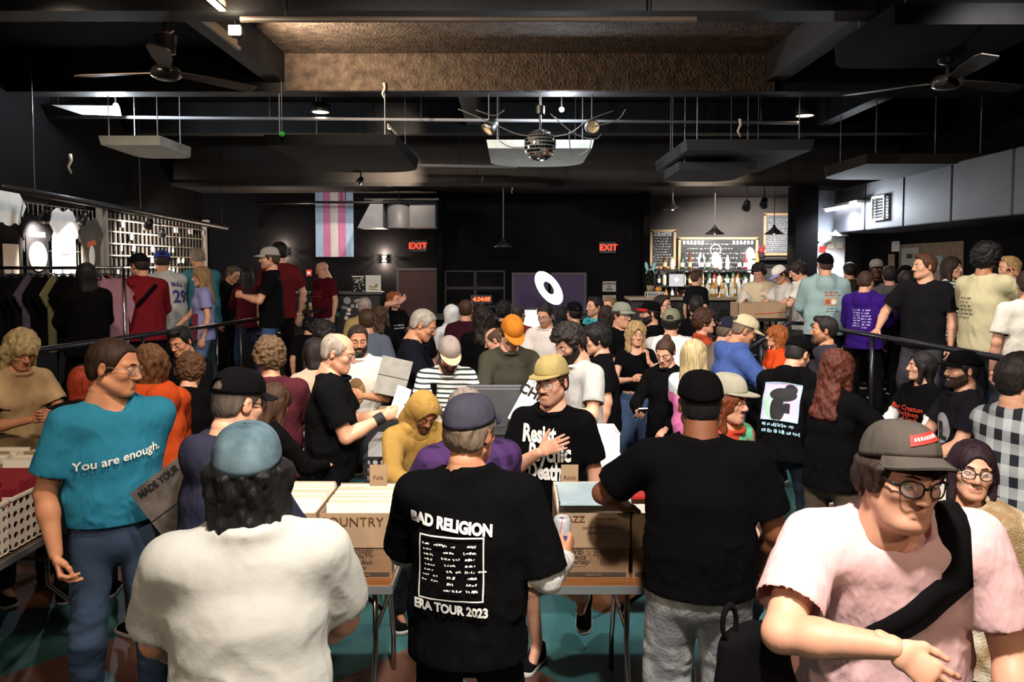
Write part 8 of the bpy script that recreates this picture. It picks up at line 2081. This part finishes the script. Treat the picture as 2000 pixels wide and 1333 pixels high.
strap(HB['pink'], [(0.10, -0.16, -1), (0.11, -0.08, -1), (0.12, -0.05, 0), (0.125, -0.02, 0), (0.13, 0.02, 0), (0.13, 0.05, 0)] + [(0.125 - 0.40 * i / N_, -0.03 - 0.33 * i / N_, 1) for i in range(N_ + 1)], 0.075, STR, 'wide black bag strap across the pale pink shirt')
strap(HB['red'], [(-0.13 + 0.22 * i / 10, -0.01 - 0.24 * i / 10, -1) for i in range(11)], 0.04, STR, 'thin dark strap across the red overshirt')
strap(HB['stripe'], [(-0.12, 0.0 - 0.36 * i / 8, 1) for i in range(9)], 0.05, STR, 'black bag strap over the striped shirt')
# shoulder bag of the person in pink
q = at(1475, 1290, 2.0)
e = empty('shoulder_bag', q, math.radians(25)); tag(e, 'big black shoulder bag hanging beside the pale pink shirt', 'bag')
fd = Field((-0.22, -0.10, -0.24), (0.22, 0.10, 0.22), 0.02)
fd.add(econe((0, 0, -0.10), (0, 0, 0.06), (0.15, 0.055), (0.12, 0.045), (1, 0, 0)), 0); v, f = fd.poly()
v = v + vnormals(v, f) * (0.012 * vnoise(v, 12, 4))[:, None]
link('bag', mesh_from('bag', v, f, True), STR, e)
MB().torus(0.032, 0.008, 20, 6, Rx(math.pi / 2) @ Matrix.Diagonal((0.7, 1.4, 1)), (-0.09, 0.0, 0.12)).build('handle', STR, e, True)
# red patch on the grey cap
P = HB['pink']; Mh = P['Mh']
capo = [c for c in P['root'].children if c.name.startswith('cap')][0]
v = []; f = []; nx = 10
rx, ry, z0, ht = 0.0930, 0.1150, 0.044, 0.098
for j in range(4):
    for i in range(nx + 1):
        a = math.radians(-90 - 4 - 20 + 56 * i / nx); t = 0.26 + 0.075 * j + 0.16 * (i / nx - 0.5)
        e_ = math.cos(t * math.pi / 2) ** 0.72
        zb = 0.041 - 0.014 * math.sin(a); v.append((rx * e_ * math.cos(a), 0.012 + ry * e_ * math.sin(a), zb + (ht - (zb - 0.04)) * math.sin(t * math.pi / 2) ** 0.95))
for j in range(3):
    for i in range(nx): b = j * (nx + 1) + i; f.append((b, b + 1, b + nx + 2, b + nx + 1))
link('patch', mesh_from('patch', v, f, True), mat('patch_red', '#b3271f', rough=0.7), capo)
v2 = []; f2 = []; r = random.Random(3)
for i in range(9):
    a0 = math.radians(-90 - 18 + 45 * i / 9); b = len(v2)
    for da, dt in ((0, 0), (math.radians(3), 0.0), (math.radians(3.5), 0.08), (0.01, 0.09)):
        fr = (math.degrees(a0 + da) + 114) / 56; t = 0.335 + 0.16 * (fr - 0.5) + dt * r.uniform(0.6, 1)
        e_ = math.cos(t * math.pi / 2) ** 0.72
        zb = 0.042 - 0.014 * math.sin(a0 + da); v2.append((rx * 1.015 * e_ * math.cos(a0 + da), 0.012 + ry * 1.015 * e_ * math.sin(a0 + da), zb + (ht * 1.01 - (zb - 0.04)) * math.sin(t * math.pi / 2) ** 0.95))
    f2.append((b, b + 1, b + 2, b + 3))
link('lettering', mesh_from('lettering', v2, f2), PW, capo)
print('PEOPLE', len(PEOPLE), 'TRIS', sum(len(o.data.polygons) * 2 for o in bpy.data.objects if o.type == 'MESH'))
